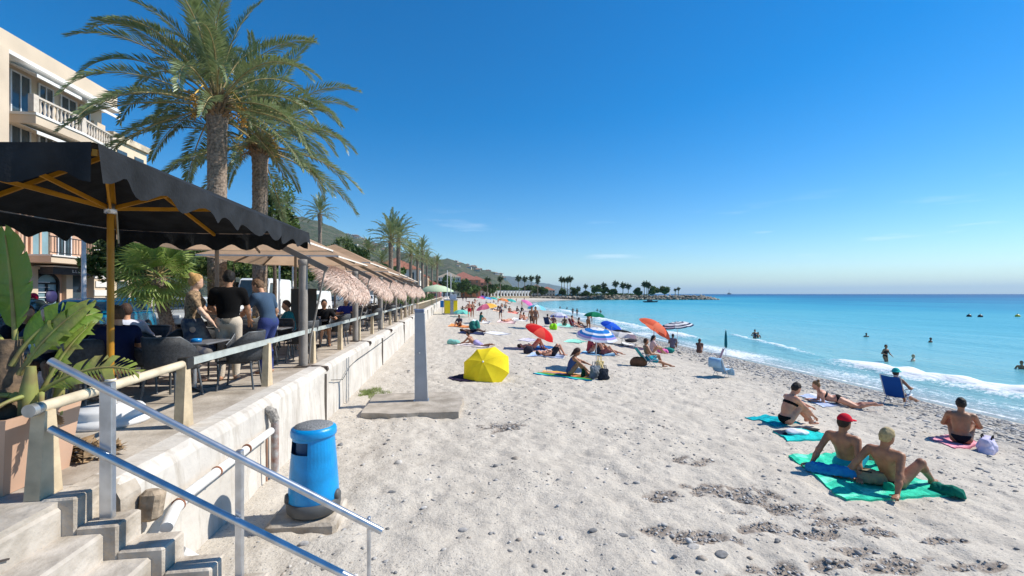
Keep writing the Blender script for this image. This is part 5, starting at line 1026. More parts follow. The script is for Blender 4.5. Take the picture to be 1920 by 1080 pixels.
# ---- tables and chairs
ratt = mat('rattan_charcoal', (.04, .042, .046), .6, .2, 30, .4, 120); alu = mat('chair_leg_grey', (.11, .12, .13), .45, .1, metal=.3); tabm = mat('table_top', (.16, .165, .175), .35, .1, 4)
def cafe_chair(label, loc, rz, group='charcoal armchairs on the terrace'):
    t = thing('cafe_chair', label, 'chair', loc, rz, group)
    m = MB(); m.bbox((-.24, -.22, .40), (.24, .25, .45), .015); m.build('seat', ratt, t)
    vs = []; fs = []; n = 12
    for j in range(n + 1):
        q = R(-115 + 230 * j / n); x = .29 * math.sin(q); y = -.02 - .27 * math.cos(q); top = .88 if abs(q) < R(60) else .88 - .26 * (abs(q) - R(60)) / R(55)
        for i in range(5): u = i / 4; vs.append((x * (1 + .1 * u), y * (1 + .18 * u), .43 + (top - .43) * u))
    fs = [(j * 5 + i, j * 5 + i + 1, j * 5 + i + 6, j * 5 + i + 5) for j in range(n) for i in range(4)]
    m = MB(); m.add(vs, fs, 0, True); o = m.build('backrest', ratt, t); o.modifiers.new('thick', 'SOLIDIFY').thickness = .02
    m = MB(); m.tube([vs[j * 5 + 4] for j in range(n + 1)], .014, 7); m.build('rim', alu, t)
    for sx_, sy_ in ((-1, -1), (1, -1), (-1, 1), (1, 1)):
        m = MB(); m.tube([(sx_ * .21, sy_ * .2, .42), (sx_ * .25, sy_ * .25, 0)], .015, 8); m.build('leg', alu, t)
    return t
def cafe_table(label, loc, rz=0):
    t = thing('cafe_table', label, 'table', loc, rz, 'tables on the terrace')
    m = MB(); m.bbox((-.36, -.36, .71), (.36, .36, .74), .012); m.build('table_top', tabm, t)
    m = MB(); m.tube([(0, 0, .03), (0, 0, .71)], .03, 12); m.build('column', mat('table_steel', (.5, .5, .52), .3, metal=.8), t)
    for q in (45, 135):
        m = MB(); a = R(q); m.bar((-.32 * math.cos(a), -.32 * math.sin(a), .02), (.32 * math.cos(a), .32 * math.sin(a), .02), .06, .03); m.build('foot', alu, t)
    return t
tabs = [(-3.95, 7.55), (-5.5, 6.65), (-5.4, 8.3), (-3.9, 10.3), (-4.9, 12.2), (-3.9, 13.4), (-4.2, 16.2), (-3.8, 18.6), (-4.1, 21.4), (-3.9, 24.0), (-4.0, 27.2), (-3.9, 30.4)]
proto = None
wherel = ['by the second railing post', 'under the black parasol', 'behind the standing group', 'beside the first taupe post', 'under the first beige parasol', 'just past the first taupe post']
for i, (x, y) in enumerate(tabs):
    lb = 'grey square cafe table ' + (wherel[i] if i < 6 else 'under beige parasols, %s from the steps' % ORD[i])
    cafe_table(lb, (x, y, PROM), .05 * (i % 3))
    for k, (dx, dy, a) in enumerate(((.62, .08, 90), (-.62, -.05, -90), (.05, -.64, 0), (-.05, .64, 180))):
        lbc = 'charcoal armchair on the ' + ('sea', 'street', 'stair', 'far')[k] + ' side of the ' + (('table ' + wherel[i]) if i < 6 else ORD[i] + ' table from the steps')
        if proto is None: proto = cafe_chair(lbc, (x + dx, y + dy, PROM), R(a + 8)); continue
        o = copy_tree(proto); o.location = (x + dx, y + dy, PROM); o.rotation_euler.z = R(a + rnd.uniform(-14, 14)); o['label'] = lbc
m = MB(); m.lathe([(0, 0), (.07, 0), (.075, .05), (.02, .06)], 14); tag(m.build('ashtray', paint((20, 130, 200), .3), None, (-3.85, 7.4, PROM + .742)), 'small bright blue ashtray on the near cafe table', 'ashtray')
for i, (x, y, z, c) in enumerate(((-3.75, 10.25, .742, (200, 215, 225)), (-5.45, 6.75, .742, (170, 190, 200)), (-5.3, 8.3, .742, (190, 90, 60)))):
    m = MB(); m.lathe([(.03, 0), (.036, .01), (.04, .13), (.036, .13), (.03, .015), (0, .012)], 14); o = m.build('drinking_glass', paint(c, .1), None, (x, y, PROM + z)); tag(o, ['pale tumbler on the table beside the first taupe post', 'tall glass on the table under the black parasol', 'amber drink glass on the table behind the standing group'][i], 'glass')
cup = MB().lathe([(.03, 0), (.045, .05), (.048, .09), (.044, .09), (.03, .01), (0, .008)], 12).mesh('cup', paint((235, 235, 232), .3)); tall = MB().lathe([(.03, 0), (.032, .02), (.036, .16), (.032, .16), (.028, .02), (0, .018)], 12).mesh('tall_glass', paint((190, 150, 70), .1))
for i in range(1, 8):
    x, y = tabs[i]
    for k, (me, dx, dy, nm, lb) in enumerate(((cup, .16, -.1, 'coffee_cup', 'white coffee cup on the '), (tall, -.14, .12, 'tall_glass', 'tall amber drink on the '))):
        tag(link(nm, me, None, (x + dx, y + dy, PROM + .742)), lb + ORD[i] + ' cafe table from the steps', 'cup' if k == 0 else 'glass', 'drinks on the cafe tables')
mb = thing('menu_board', 'black menu board standing under the first raffia shade', 'sign', (-3.7, 11.9, PROM), R(30)); m = MB(); m.bbox((-.3, -.02, .75), (.3, .02, 1.6), .01); m.build('board', MATS['black_clamp'], mb)
for s in (-1, 1): m = MB(); m.tube([(s * .26, 0, 0), (s * .26, 0, .78)], .015, 7); m.build('leg', alu, mb)
# ---- people on the terrace
def on_prom(px, d): p = at_d(px, HY, d); return Vector((p.x, p.y, PROM))
p = on_prom(428, 7.7); person('man in a black t-shirt and pale trousers standing with his back turned', p, R(12), 'talk', 'tan', [('hair_short', (20, 18, 18)), ('tshirt', (12, 12, 14)), ('trousers', (196, 182, 164))], vox=.015, scale=1.07, heavy=1.12, hands=True)
p = on_prom(362, 7.6); person('blonde woman in a leopard print dress standing beside the man in black', p, R(-70), 'talk', 'pale', [('hair_bun', (190, 150, 96)), ('tshirt', (150, 118, 86)), ('skirt', (60, 62, 78))], fem=True, vox=.015, scale=1.03, hands=True)
_w = [o for o in col.objects if o.get('label', '').startswith('blonde woman')][0]
for ch in _w.children:
    if ch.name.startswith('tshirt'): ch.data.materials[0] = mat('leopard_cloth', (.40, .27, .16), .9, .1, 26, c2=(.04, .03, .022))
    if ch.name.startswith('skirt'): ch.data.materials[0] = mat('floral_cloth', (.05, .06, .10), .9, .1, 9, c2=(.30, .27, .24))
p = on_prom(503, 8.3); person('man in a slate blue t-shirt leaning forward beside the man in black', p, R(68), 'serve', 'tan', [('hair_short', (110, 84, 62)), ('tshirt', (62, 82, 104)), ('trousers', (58, 70, 122))], vox=.015, scale=1.02, hands=True)
seat = [(95, 6.5, 200, 'pale', [('hair_short', (120, 116, 120)), ('tshirt', (50, 56, 78))], 'grey haired guest in navy seated behind the banana leaves'), (142, 6.6, 200, 'pale', [('hair_long', (150, 146, 150)), ('shirt', (116, 140, 186))], 'grey haired woman in a light blue shirt facing the beach'), (188, 6.3, 100, 'tan', [('hair_short', (96, 88, 84)), ('tshirt', (40, 44, 58))], 'man in profile seated just left of the ochre pole'),
 (226, 6.1, 60, 'tan', [('hair_short', (88, 64, 46)), ('tshirt', (20, 28, 58))], 'man in a dark navy t-shirt seated right of the ochre pole'), (238, 7.4, 40, 'tan', [('hair_short', (70, 50, 40)), ('shirt', (196, 200, 214))], 'guest with a white vest seated behind the navy man'), (40, 6.6, 250, 'tan', [('hair_short', (30, 26, 26)), ('tshirt', (24, 24, 30))], 'guest in black seated behind the big banana leaf'),
 (545, 11.2, 120, 'tan', [('hair_short', (60, 46, 40)), ('tshirt', (20, 100, 116))], 'guest in a petrol blue top seated behind the leaning man'), (566, 12.2, 200, 'pale', [('hair_short', (80, 60, 50)), ('tshirt', (190, 130, 130))], 'guest in a pink top seated at the first taupe post'), (607, 13, 200, 'tan', [('hair_short', (30, 26, 26)), ('tshirt', (26, 26, 30))], 'guest in black seated past the first taupe post'), (648, 16.5, 200, 'tan', [('cap', (214, 200, 176)), ('tshirt', (40, 50, 130))], 'guest in a cobalt top and pale cap under the raffia shades')]
for px, d, rz, sk, we, lb in seat: person(lb, on_prom(px, d), R(rz), 'cafe', sk, we, fem='woman' in lb, vox=.02, group='guests seated on the terrace')
# ---- planter with a banana plant
pl = thing('planter', 'tapered terracotta coloured square planter at the head of the steps', 'planter', (-3.60, 4.02, PROM))
terra = mat('planter_tan', (.53, .34, .235), .7, .06, 2); m = MB()
def sq(h, z, q=0): return [(-h, -h * .8, z), (h, -h * .8, z), (h, h * .8, z), (-h, h * .8, z)]
loft(m, [sq(.36, 0), sq(.42, .56), sq(.40, .56), sq(.385, .50), ]); m.f.pop(); m.m.pop(); m.sm.pop(); m.build('pot', terra, pl)
m = MB(); m.box((-.39, -.31, .46), (.39, .31, .50)); m.build('soil', mat('soil', (.06, .045, .03), .95, .3, 20, .6, 40), pl)
leafm = mat('banana_leaf', (.12, .23, .035), .42, .2, 6, .3, 30, trans=.4, c2=(.20, .27, .05)); leafl = mat('banana_leaf_young', (.30, .40, .07), .4, .2, 7, .3, 30, trans=.45, c2=(.34, .30, .12)); drym = mat('dry_leaf', (.33, .22, .12), .8, .3, 9, trans=.2); stemm = mat('banana_stem', (.20, .22, .06), .6, .35, 7, c2=(.20, .13, .06))
def banana_leaf(t, base, az, L, W, el, droop, mt, seed, stalk=.35, torn=.5, fold=.35, twist=0):
    r_ = random.Random(seed); d = Vector((math.cos(az), math.sin(az), 0)); side = Vector((-d.y, d.x, 0)); n = 30; ctr = []; p = Vector(base); e = el
    for i in range(n + 1):
        ctr.append((p.copy(), e)); p = p + (d * math.cos(e) + Vector((0, 0, math.sin(e)))) * ((L + stalk) / n); e -= droop / n * (.4 + 1.2 * i / n)
    m = MB(); m.tube([c[0] for c in ctr[:n]], [.022 - .017 * i / n for i in range(n)], 7, 1)
    i0 = int(n * stalk / (L + stalk)); tears = {}
    for s in (-1, 1):
        prev = None; drop = 0
        for i in range(i0, n + 1):
            t_ = (i - i0) / (n - i0); c, e_ = ctr[i]; wd = W * (math.sin(math.pi * min(1, t_ * .9 + .08)) ** .55) * (1 if t_ < .97 else .5)
            up = d * -math.sin(e_) + Vector((0, 0, math.cos(e_))); sv = side * math.cos(twist) + up * math.sin(twist); uv = up * math.cos(twist) - side * math.sin(twist)
            if r_.random() < torn * .35: drop = r_.uniform(-.06, .14)
            row = []
            for k in range(5):
                u = k / 4; row.append(c + sv * (s * wd * u * math.cos(fold * u)) + uv * (wd * (fold * u - (fold * .9 + drop) * u * u)) + (d * math.cos(e_) + Vector((0, 0, math.sin(e_)))) * (.05 * u))
            if prev: o = [*prev, *row]; 
            if prev: m.add(o, [(k, k + 1, k + 6, k + 5) if s > 0 else (k + 5, k + 6, k + 1, k) for k in range(4)], 0, True)
            # a tear: start the next strip from a shifted copy so that a gap opens
            prev = row if r_.random() > torn * .5 else [row[0]] + [q + (d * .02 + Vector((0, 0, -.012))) * (k_ + 1) * .5 for k_, q in enumerate(row[1:])]
    m.build('leaf', [mt, stemm], t)
bp_ = thing('banana_plant', 'leafy banana plant with torn leaves growing in the planter', 'plant', (-3.43, 4.08, PROM + .48))
m = MB(); m.tube([(-.12, .05, 0), (-.13, .05, .3), (-.12, .06, .62)], [.12, .105, .08], 12); m.tube([(-.22, -.08, 0), (-.25, -.1, .5)], [.08, .06], 10); m.build('trunk', mat('banana_trunk', (.15, .10, .06), .85, .4, 12, .7, 20, c2=(.06, .045, .035)), bp_)
m = MB(); m.tube([(.1, -.05, 0), (.12, -.06, .2), (.13, -.05, .42)], [.055, .06, .03], 10); m.tube([(.2, .08, 0), (.24, .1, .35)], [.045, .025], 10); m.build('shoot', stemm, bp_)
for a in (((-.06, .05, .5), R(170), .80, .2, R(87), .12, leafm, 1, .2, .35, .3, R(84)), ((-.1, .06, .5), R(165), .85, .22, R(50), 1.1, leafm, 2, .2, .5, .3, R(62)), ((-.05, .0, .42), R(14), .42, .15, R(66), 1.0, leafm, 3, .2, .25, .3, R(70)),
 ((.02, -.02, .35), R(12), .60, .13, R(62), .5, leafl, 5, .12, .2, .6, R(60)), ((.08, .0, .15), R(6), .62, .12, R(40), 1.15, leafl, 6, .16, 1.2, .3, R(58)), ((-.18, -.05, .4), R(188), .5, .17, R(42), 1.5, leafl, 7, .1, 1.0, .3, R(55)), ((-.05, .1, .4), R(60), .5, .15, R(60), .9, leafm, 8, .15, .4, .3, R(40)), ((-.1, -.1, .3), R(200), .42, .14, R(20), 1.3, leafl, 9, .1, 1.2, .3, R(40)), ((.12, .06, .2), R(30), .5, .06, R(70), .4, leafl, 10, .1, .2, .5, R(60))): banana_leaf(bp_, *a)
for k in range(6): banana_leaf(bp_, (-.1 + .06 * k, -.05, .2), R(60 * k + 10), .34, .05, R(-5 - 20 * (k % 2)), 1.2, drym, 20 + k, stalk=.1, torn=.9)
dl = thing('dry_leaf_litter', 'heap of dry brown leaves behind the first cream post', 'leaves', (-3.25, 4.55, PROM)); dl['kind'] = 'stuff'
m = MB()
for k in range(90):
    a, q = rnd.uniform(0, 6.28), rnd.random() ** .5; c = Vector((.22 * q * math.cos(a), .2 * q * math.sin(a), .14 * (1 - q) + rnd.uniform(0, .06))); u = Vector((rnd.gauss(0, 1), rnd.gauss(0, 1), rnd.gauss(0, .5))).normalized() * .09; v = u.cross(Vector((rnd.random(), rnd.random(), 1))).normalized() * .03
    m.add([c - u, c + v, c + u, c - v], [(0, 1, 2, 3)])
m.build('leaves', drym, dl)

# ================================================================== PALMS
frond_m = mat('palm_leaflet', (.14, .19, .075), .36, .3, 5, spec=.6, trans=.3, c2=(.25, .29, .14)); rach_m = mat('palm_rachis', (.36, .28, .12), .6, .2, 5); dead_m = mat('palm_dead', (.24, .16, .09), .85, .25, 9)
def frond_mesh(L, el, droop, seed, step=.045, lw=.014, name='frond'):
    r_ = random.Random(seed); n = 22; pts = []; p = Vector((0, 0, 0)); e = el; tv = []
    for i in range(n + 1):
        pts.append(p.copy()); t = Vector((math.cos(e), 0, math.sin(e))); tv.append(t); p = p + t * (L / n); e -= droop / n * (.35 + 1.3 * i / n)
    m = MB(); m.tube(pts, [.032 - .028 * i / n for i in range(n + 1)], 5, 1, False)
    s = .22 * L; vs = []; fs = []
    while s < L * .995:
        q = s / L * n; i = min(n - 1, int(q)); f = q - i; c = pts[i].lerp(pts[i + 1], f); t = tv[i].lerp(tv[i + 1], f).normalized(); up = Vector((-t.z, 0, t.x)); u = s / L
        ll = .56 * min(1, (u - .17) * 4.5 + .2) * (1 - .62 * max(0, u - .5) / .5) * (L / 4) ** .5
        for sd_ in (-1, 1):
            d = (Vector((0, sd_, 0)) * (.92 - .42 * u) + t * (.52 + .42 * u) + up * r_.uniform(.0, .55)).normalized(); d2 = (d + Vector((0, 0, -.16))).normalized()
            w_ = up.cross(d).normalized() * lw if r_.random() < .5 else (t - d * t.dot(d)).normalized() * lw; mid = c + d * ll * .5; e_ = mid + d2 * ll * .5 * r_.uniform(.85, 1.1); o = len(vs)
            vs += [c, mid - w_, e_, mid + w_]; fs.append((o, o + 1, o + 2, o + 3))
        s += step * r_.uniform(.8, 1.2)
    m.add(vs, fs, 0); return m.mesh(name, [frond_m, rach_m])
def trunk(h, r0, r1, seed, rough=1., sides=26):
    n = max(10, int(h / .045)); vs = []; fs = []; r_ = np.random.default_rng(seed)
    for i in range(n + 1):
        z = h * i / n; rr = r0 + (r1 - r0) * i / n + .05 * math.exp(-z * 3) + (.06 * max(0, (i / n - .9) / .1))
        for k in range(sides):
            q = 2 * math.pi * k / sides; ph = (k / sides * 9 + z * 4.2 * (1 if True else -1)) % 1; ph2 = (k / sides * 9 - z * 4.2) % 1
            b = rough * (.028 * (abs(ph - .5) + abs(ph2 - .5) - .5) + r_.uniform(-.006, .006)); vs.append(((rr + b) * math.cos(q), (rr + b) * math.sin(q), z))
    for i in range(n):
        for k in range(sides): fs.append((i * sides + k, i * sides + (k + 1) % sides, (i + 1) * sides + (k + 1) % sides, (i + 1) * sides + k))
    return npmesh('trunk', vs, fs, mat('palm_trunk', (.26, .20, .155), .95, .3, 14, .7, 30, c2=(.11, .085, .065)), smooth=False)
FR = []
for k in range(14):
    u = k / 13; FR.append(frond_mesh(3.8 + .35 * math.sin(k * 2.1), R(87 - 104 * u ** 1.2), R(38 + 52 * math.sin(math.pi * min(1, u * 1.0)) + 9 * (k % 3)), 40 + k, .029, .018))
def date_palm(label, x, y, hgt, seed, n=62, sc=1., dates=True):
    r_ = random.Random(seed); t = thing('date_palm', label, 'palm tree', (x, y, PROM), 0, 'palm trees along the promenade'); link('trunk', trunk(hgt, .25, .265, seed), t)
    boots = MB()
    for i in range(110):
        a = i * 2.39996; z = hgt - .35 + .6 * i / 110; d = Vector((math.cos(a), math.sin(a), 0)); s = Vector((-d.y, d.x, 0)) * .05; b = d * .27 + Vector((0, 0, z)); e = b + d * r_.uniform(.12, .28) + Vector((0, 0, r_.uniform(.0, .22)))
        boots.add([b - s, b + s, e + s * .6, e - s * .6, b - s - Vector((0, 0, .06)), b + s - Vector((0, 0, .06))], [(0, 1, 2, 3), (4, 0, 3), (1, 5, 2), (5, 4, 3, 2)])
    boots.build('leaf_bases', dead_m, t)
    for i in range(n):
        u = (i + .5) / n; a = i * 2.39996 + seed + r_.uniform(-.2, .2); k = min(13, max(0, int(u ** .9 * 14 + r_.uniform(-.8, .8)))); o = link('frond', FR[k], t)
        d = .05 + .2 * u; o.location = (math.cos(a) * d, math.sin(a) * d, hgt + .34 - .42 * u); o.rotation_euler = (r_.uniform(-.25, .25), 0, a); q = sc * r_.uniform(.86, 1.1); o.scale = (q, q, q)
    if dates:
        dm = mat('date_cluster', (.55, .30, .05), .6, .25, 20); sm_ = mat('date_stalk', (.62, .40, .09), .6, .15)
        for i in range(4):
            a = i * 1.7 + seed; d = Vector((math.cos(a), math.sin(a), 0)); tip = d * .8 + Vector((0, 0, hgt - .15)); m = MB(); m.tube([d * .15 + Vector((0, 0, hgt + .3)), d * .5 + Vector((0, 0, hgt + .45)), tip + Vector((0, 0, .2))], .022, 6); g = m.build('date_stalk', sm_, t)
            m = MB()
            for k in range(46):
                c = tip + Vector((r_.gauss(0, .09), r_.gauss(0, .09), r_.gauss(0, .11))); m.add([c + Vector(v) * .028 for v in icov], icof, 0, True)
            m.build('date_bunch', dm, g)['kind'] = 'stuff'
    return t
date_palm('tall date palm with thick scarred trunk, its crown fullest and highest', -7.23, 15.05, 7.25, 1, 50, 1.0)
date_palm('tall date palm with hanging orange dates behind the fullest crowned palm', -7.2, 18.1, 7.0, 4, 44, 1.0)
def crown_mesh(seed, n=44, step=.12, lw=.055):
    V = []; Fq = []; MI = []; r_ = random.Random(seed); ms = [frond_mesh(3.3, R(86 - 98 * k / 7), R(44 + 26 * math.sin(k * .5)), 90 + k + seed, step, lw) for k in range(8)]
    for i in range(n):
        u = (i + .5) / n; me = ms[min(7, int(u * 8))]; a = i * 2.39996; M = Matrix.Translation((0, 0, .3 - .4 * u)) @ Matrix.Rotation(a, 4, 'Z') @ Matrix.Scale(r_.uniform(.8, 1.05), 4); o = len(V)
        V += [tuple(M @ v.co) for v in me.vertices]; Fq += [tuple(k + o for k in p.vertices) for p in me.polygons]; MI += [p.material_index for p in me.polygons]
    for me in ms: bpy.data.meshes.remove(me)
    return npmesh('crown', V, Fq, [frond_m, rach_m], MI, False)
CR = [crown_mesh(1), crown_mesh(2, 40)]; TR = {}
def far_palm(label, x, y, h, k, sc=1., z0=PROM):
    t = thing('date_palm', label, 'palm tree', (x, y, z0), k * 1.3, 'palm trees along the promenade'); key = round(h)
    if key not in TR: TR[key] = trunk(key, .24, .24, 3, 1., 12)
    o = link('trunk', TR[key], t); o.scale.z = h / key; o = link('crown', CR[k % 2], t); o.location.z = h; o.scale = (sc,) * 3; return t
fp = [(600, 402, 60, 'date palm with upright crown rising behind the black parasol'), (652, 470, 75, 'low crowned date palm just right of the black parasol corner'), (733, 452, 48.7, 'front palm of a close pair above the beige parasols'), (747, 452, 54, 'rear palm of a close pair above the beige parasols'), (690, 472, 78, 'short palm left of the close pair'), (716, 492, 84, 'low bushy palm under the close pair'), (770, 480, 73, 'palm with orange leaf bases right of the close pair'), (792, 470, 84, 'slender palm beyond the palm with orange leaf bases'), (783, 484, 80, 'palm half hidden behind the palm with orange leaf bases'), (800, 490, 105, 'small dense palm in the far promenade row'), (820, 494, 125, 'last palm of the promenade row before the lifeguard post'), (810, 500, 140, 'shaded palm behind the last palm of the row'), (538, 388, 70, 'small palm crown showing beside the second date palm trunk')]
for i, (px, py, d, lb) in enumerate(fp):
    p = at_d(px, py, d); far_palm(lb, p.x, p.y, p.z - PROM, i, 1.0 if d in (48.7, 54) else .82)
# ---- fan palm by the terrace
fanm = mat('fan_leaf', (.20, .30, .07), .4, .3, 6, trans=.35, c2=(.32, .38, .11))
def fan_mesh(seed):
    r_ = random.Random(seed); m = MB(); m.tube([(0, 0, 0), (.3, 0, .02), (.62, 0, -.02)], [.014, .01, .008], 5, 1); n = 20; c = Vector((.60, 0, -.02))
    for i in range(n):
        a = R(-125 + 250 * i / (n - 1)); d = Vector((math.cos(a), math.sin(a), .12 * math.cos(a * 2))); L = .58 * (1 - .22 * abs(a) / 2.2); w_ = Vector((-d.y, d.x, .25)) * .026; mid = c + d * L * .55; e = c + d * L + Vector((0, 0, -.10 - r_.uniform(0, .06)))
        m.add([c, mid - w_, e, mid + w_], [(0, 1, 2, 3)])
    return m.mesh('fan_leaf', [fanm, rach_m])
FM = [fan_mesh(k) for k in range(4)]
fpx = thing('fan_palm', 'round headed fan palm with leaning trunk beside the ochre pole', 'palm tree', (-8.1, 13.7, PROM))
m = MB(); m.tube([(.38, .0, 0), (.26, 0, .5), (.10, 0, 1.2), (0, 0, 1.9)], [.19, .16, .15, .17], 18)
for i in range(150):
    a = i * 2.4; z = 1.85 * i / 150; q = .38 * (1 - z / 1.85) ** 1.2; d = Vector((math.cos(a), math.sin(a), 0)); b = d * .15 + Vector((q, 0, z)); s = Vector((-d.y, d.x, 0)) * .035; m.add([b - s, b + s, b + d * .07 + Vector((0, 0, .09))], [(0, 1, 2)])
m.build('trunk', MATS['palm_trunk'], fpx)
for i in range(46):
    u = (i + .5) / 46; a = i * 2.39996; o = link('fan_leaf', FM[i % 4], fpx); o.location = (0, 0, 1.92 + .1 * (1 - u)); o.rotation_euler = (rnd.uniform(-.5, .5), -R(78 - 125 * u), a); q = rnd.uniform(.9, 1.15); o.scale = (q, q, q)
# ================================================================== TOWN
glassm = mat('window_glass', (.05, .075, .09), .08, .1, 2, spec=.8); shutter = mat('white_shutter', (.62, .64, .66), .5, .05); darkiron = mat('black_iron', (.015, .016, .018), .5)
creamw = mat('cream_stucco', (.62, .50, .37), .9, .06, .6, .15, 20); peach = mat('peach_stucco', (.62, .39, .27), .9, .08, .6, .15, 20); whitew = mat('white_trim', (.74, .72, .68), .8, .05, 1)
ab = thing('apartment_building', 'cream and peach apartment building with stone balustrades and arched shop door', 'building', (-22, 0, 0))
Y0, Y1 = 12, 32.4; ZT = 15.4
def L(px, py, X=-22): p = at_x(px, py, X); return p.y, p.z
m = MB(); m.box((-12, Y0, 8.0), (-.5, Y1, ZT - .9)); m.build('upper_wall', creamw, ab)
m = MB(); m.box((-12, Y0, PROM), (-.8, Y1, 8.0)); m.build('lower_wall', peach, ab)
m = MB(); m.box((-12, Y0, ZT - .9), (.35, Y1 + .1, ZT)); m.build('parapet', creamw, ab)
m = MB(); m.box((-12, Y0, ZT - 1.1), (.5, Y1 + .2, ZT - .905)); m.build('cornice', whitew, ab)
m = MB(); m.box((-.5, 21.0, 8.0), (.9, at_x(17, 200, -21.1).y, ZT - 1.12)); m.build('pier', creamw, ab)
m = MB(); m.box((-.8, Y1 - .9, PROM), (-.3, Y1 + .02, ZT - 2)); m.build('corner_pier', creamw, ab)
m = MB()
for k in range(9): m.box((-.3, Y1 - .95 + .12 * (k % 2), PROM + .25 + k * .55), (-.24, Y1 + .05, PROM + .62 + k * .55))
m.build('quoins', whitew, ab)
m = MB(); m.tube([(-2, 25.5, ZT), (-2, 25.5, ZT + 1.3), (-2, 28.6, ZT + 1.3), (-2, 29.0, ZT + .7), (-2, 29.0, ZT)], .05, 6); m.tube([(-2, 27, ZT), (-2, 27, ZT + 1.3)], .03, 6); m.build('roof_rail', whitew, ab)
bal_prof = [(.07, 0), (.07, .06), (.035, .1), (.075, .28), (.06, .42), (.035, .58), (.04, .68), (.07, .72), (.07, .78)]
balst = mat('balustrade_stone', (.60, .52, .43), .85, .06)
balm = MB().lathe(bal_prof, 8).mesh('baluster', balst)
def balcony(z, ya, yb, x1=1.0, bend=None):
    b = MB(); b.prism([(-.5, ya), (x1, ya), (x1, (ya + yb) / 2), (x1 - .45, yb), (-.5, yb)], 2, z - .55, z); o = b.build('balcony', creamw, ab)
    q = MB(); q.prism([(-.5, ya - .05), (x1 + .06, ya - .05), (x1 + .06, (ya + yb) / 2), (x1 - .39, yb + .05), (-.5, yb + .05)], 2, z - .12, z + .004); q.build('slab_lip', whitew, o)
    pts = [(x1 - .1, ya), (x1 - .1, (ya + yb) / 2), (x1 - .55, yb)]
    for (xa, y_a), (xb, y_b) in zip(pts[:-1], pts[1:]):
        n = max(3, int((y_b - y_a) / .24))
        for i in range(n): u = (i + .5) / n; link('baluster', balm, o, (xa + (xb - xa) * u, y_a + (y_b - y_a) * u, z))
        q = MB(); q.bar((xa, y_a, z + .83), (xb, y_b, z + .83), .2, .1); q.build('handrail', balst, o)
    for xa, y_a in pts: q = MB(); q.box((xa - .13, y_a - .15, z), (xa + .13, y_a + .15, z + .9)); q.build('pedestal', balst, o)
for z in (9.0, 11.75): balcony(z, 25.9, 31.9)
def window(ya, yb, za, zb, x=-.48, fr=shutter, pane=glassm, mull=1):
    b = MB(); b.box((x, ya, za), (x + .03, yb, zb)); w_ = b.build('window', pane, ab); f = MB(); t_ = .07
    for a_, c_ in (((ya - t_, za - t_), (yb + t_, za)), ((ya - t_, zb), (yb + t_, zb + t_)), ((ya - t_, za), (ya, zb)), ((yb, za), (yb + t_, zb))): f.box((x, a_[0], a_[1]), (x + .08, c_[0], c_[1]))
    for k in range(mull): y = ya + (yb - ya) * (k + 1) / (mull + 1); f.box((x + .031, y - .03, za), (x + .07, y + .03, zb))
    f.build('frame', fr, w_); return w_
for z in (9.1, 11.85):
    for ya, yb in ((26.3, 27.3), (27.9, 28.7), (29.3, 30.3), (30.7, 31.3)): window(ya, yb, z, z + 2.15)
aw = mat('white_awning', (.72, .70, .66), .85, .04)
for z in (11.2, 14.1):
    for ya, yb in ((26.0, 28.8), (29.2, 31.8)):
        b = MB(); b.add([(-.45, ya, z + .25), (-.45, yb, z + .25), (.95, yb, z - .35), (.95, ya, z - .35), (.95, ya, z - .5), (.95, yb, z - .5)], [(0, 1, 2, 3), (3, 2, 5, 4)]); o = b.build('awning', aw, ab); o.modifiers.new('thick', 'SOLIDIFY').thickness = .03
# first floor: balcony with iron railing, arched windows; ground floor: arched door, sign
zb = L(120, 487)[1] + .15; ya, yb = L(60, 480)[0], L(180, 480)[0]
b = MB(); b.box((-.8, ya, zb - .42), (.9, yb, zb)); o = b.build('balcony', creamw, ab)
b = MB(); b.box((-.8, ya - .02, zb - .08), (.98, yb + .05, zb + .003)); b.build('slab_lip', whitew, o)
b = MB(); b.box((.8, ya, zb + .95), (.84, yb, zb + 1.0)); b.box((.8, ya, zb + .1), (.83, yb, zb + .14)); b.build('rail', darkiron, o)
bm_ = MB().box((-.012, -.012, .1), (.012, .012, .96)).mesh('bar', darkiron)
for y in np.arange(ya + .1, yb, .2): link('bar', bm_, o, (.815, y, zb))
def arch(ya, yb, za, zsp, rise, x, nm, m1, frame_m, mull=1):
    pts = [(ya, za), (yb, za)] + [((ya + yb) / 2 + (yb - ya) / 2 * math.cos(q), zsp + rise * math.sin(q)) for q in np.linspace(0, math.pi, 13)]
    b = MB(); b.prism(pts, 0, x, x + .04); w_ = b.build(nm, m1, ab); rim = MB(); yc = (ya + yb) / 2
    pr = [(yb, za)] + pts[2:] + [(ya, za)]
    for p, q in zip(pr[:-1], pr[1:]): rim.bar((x + .07, *p), (x + .07, *q), .14, .12)
    for k in range(mull): y = ya + (yb - ya) * (k + 1) / (mull + 1); rim.box((x + .041, y - .06, za), (x + .1, y + .06, zsp))
    rim.box((x + .041, ya, zsp - .06), (x + .09, yb, zsp + .06)); rim.build('frame', frame_m, w_); return w_
skyg = mat('shop_glass', (.22, .34, .38), .1, .1, 1, spec=.8)
for a_, c_ in ((63, 76), (85, 120)): arch(L(a_, 450)[0], L(c_, 450)[0], zb + .02, zb + 1.9, .55, -.79, 'arched_window', skyg, peach)
window(L(136, 450)[0], L(158, 450)[0], zb + .05, zb + 2.5, -.79, shutter, glassm)
d_ = arch(L(93, 540)[0], L(134, 540)[0], PROM, L(112, 531)[1], .55, -.79, 'shop_door', skyg, darkiron)
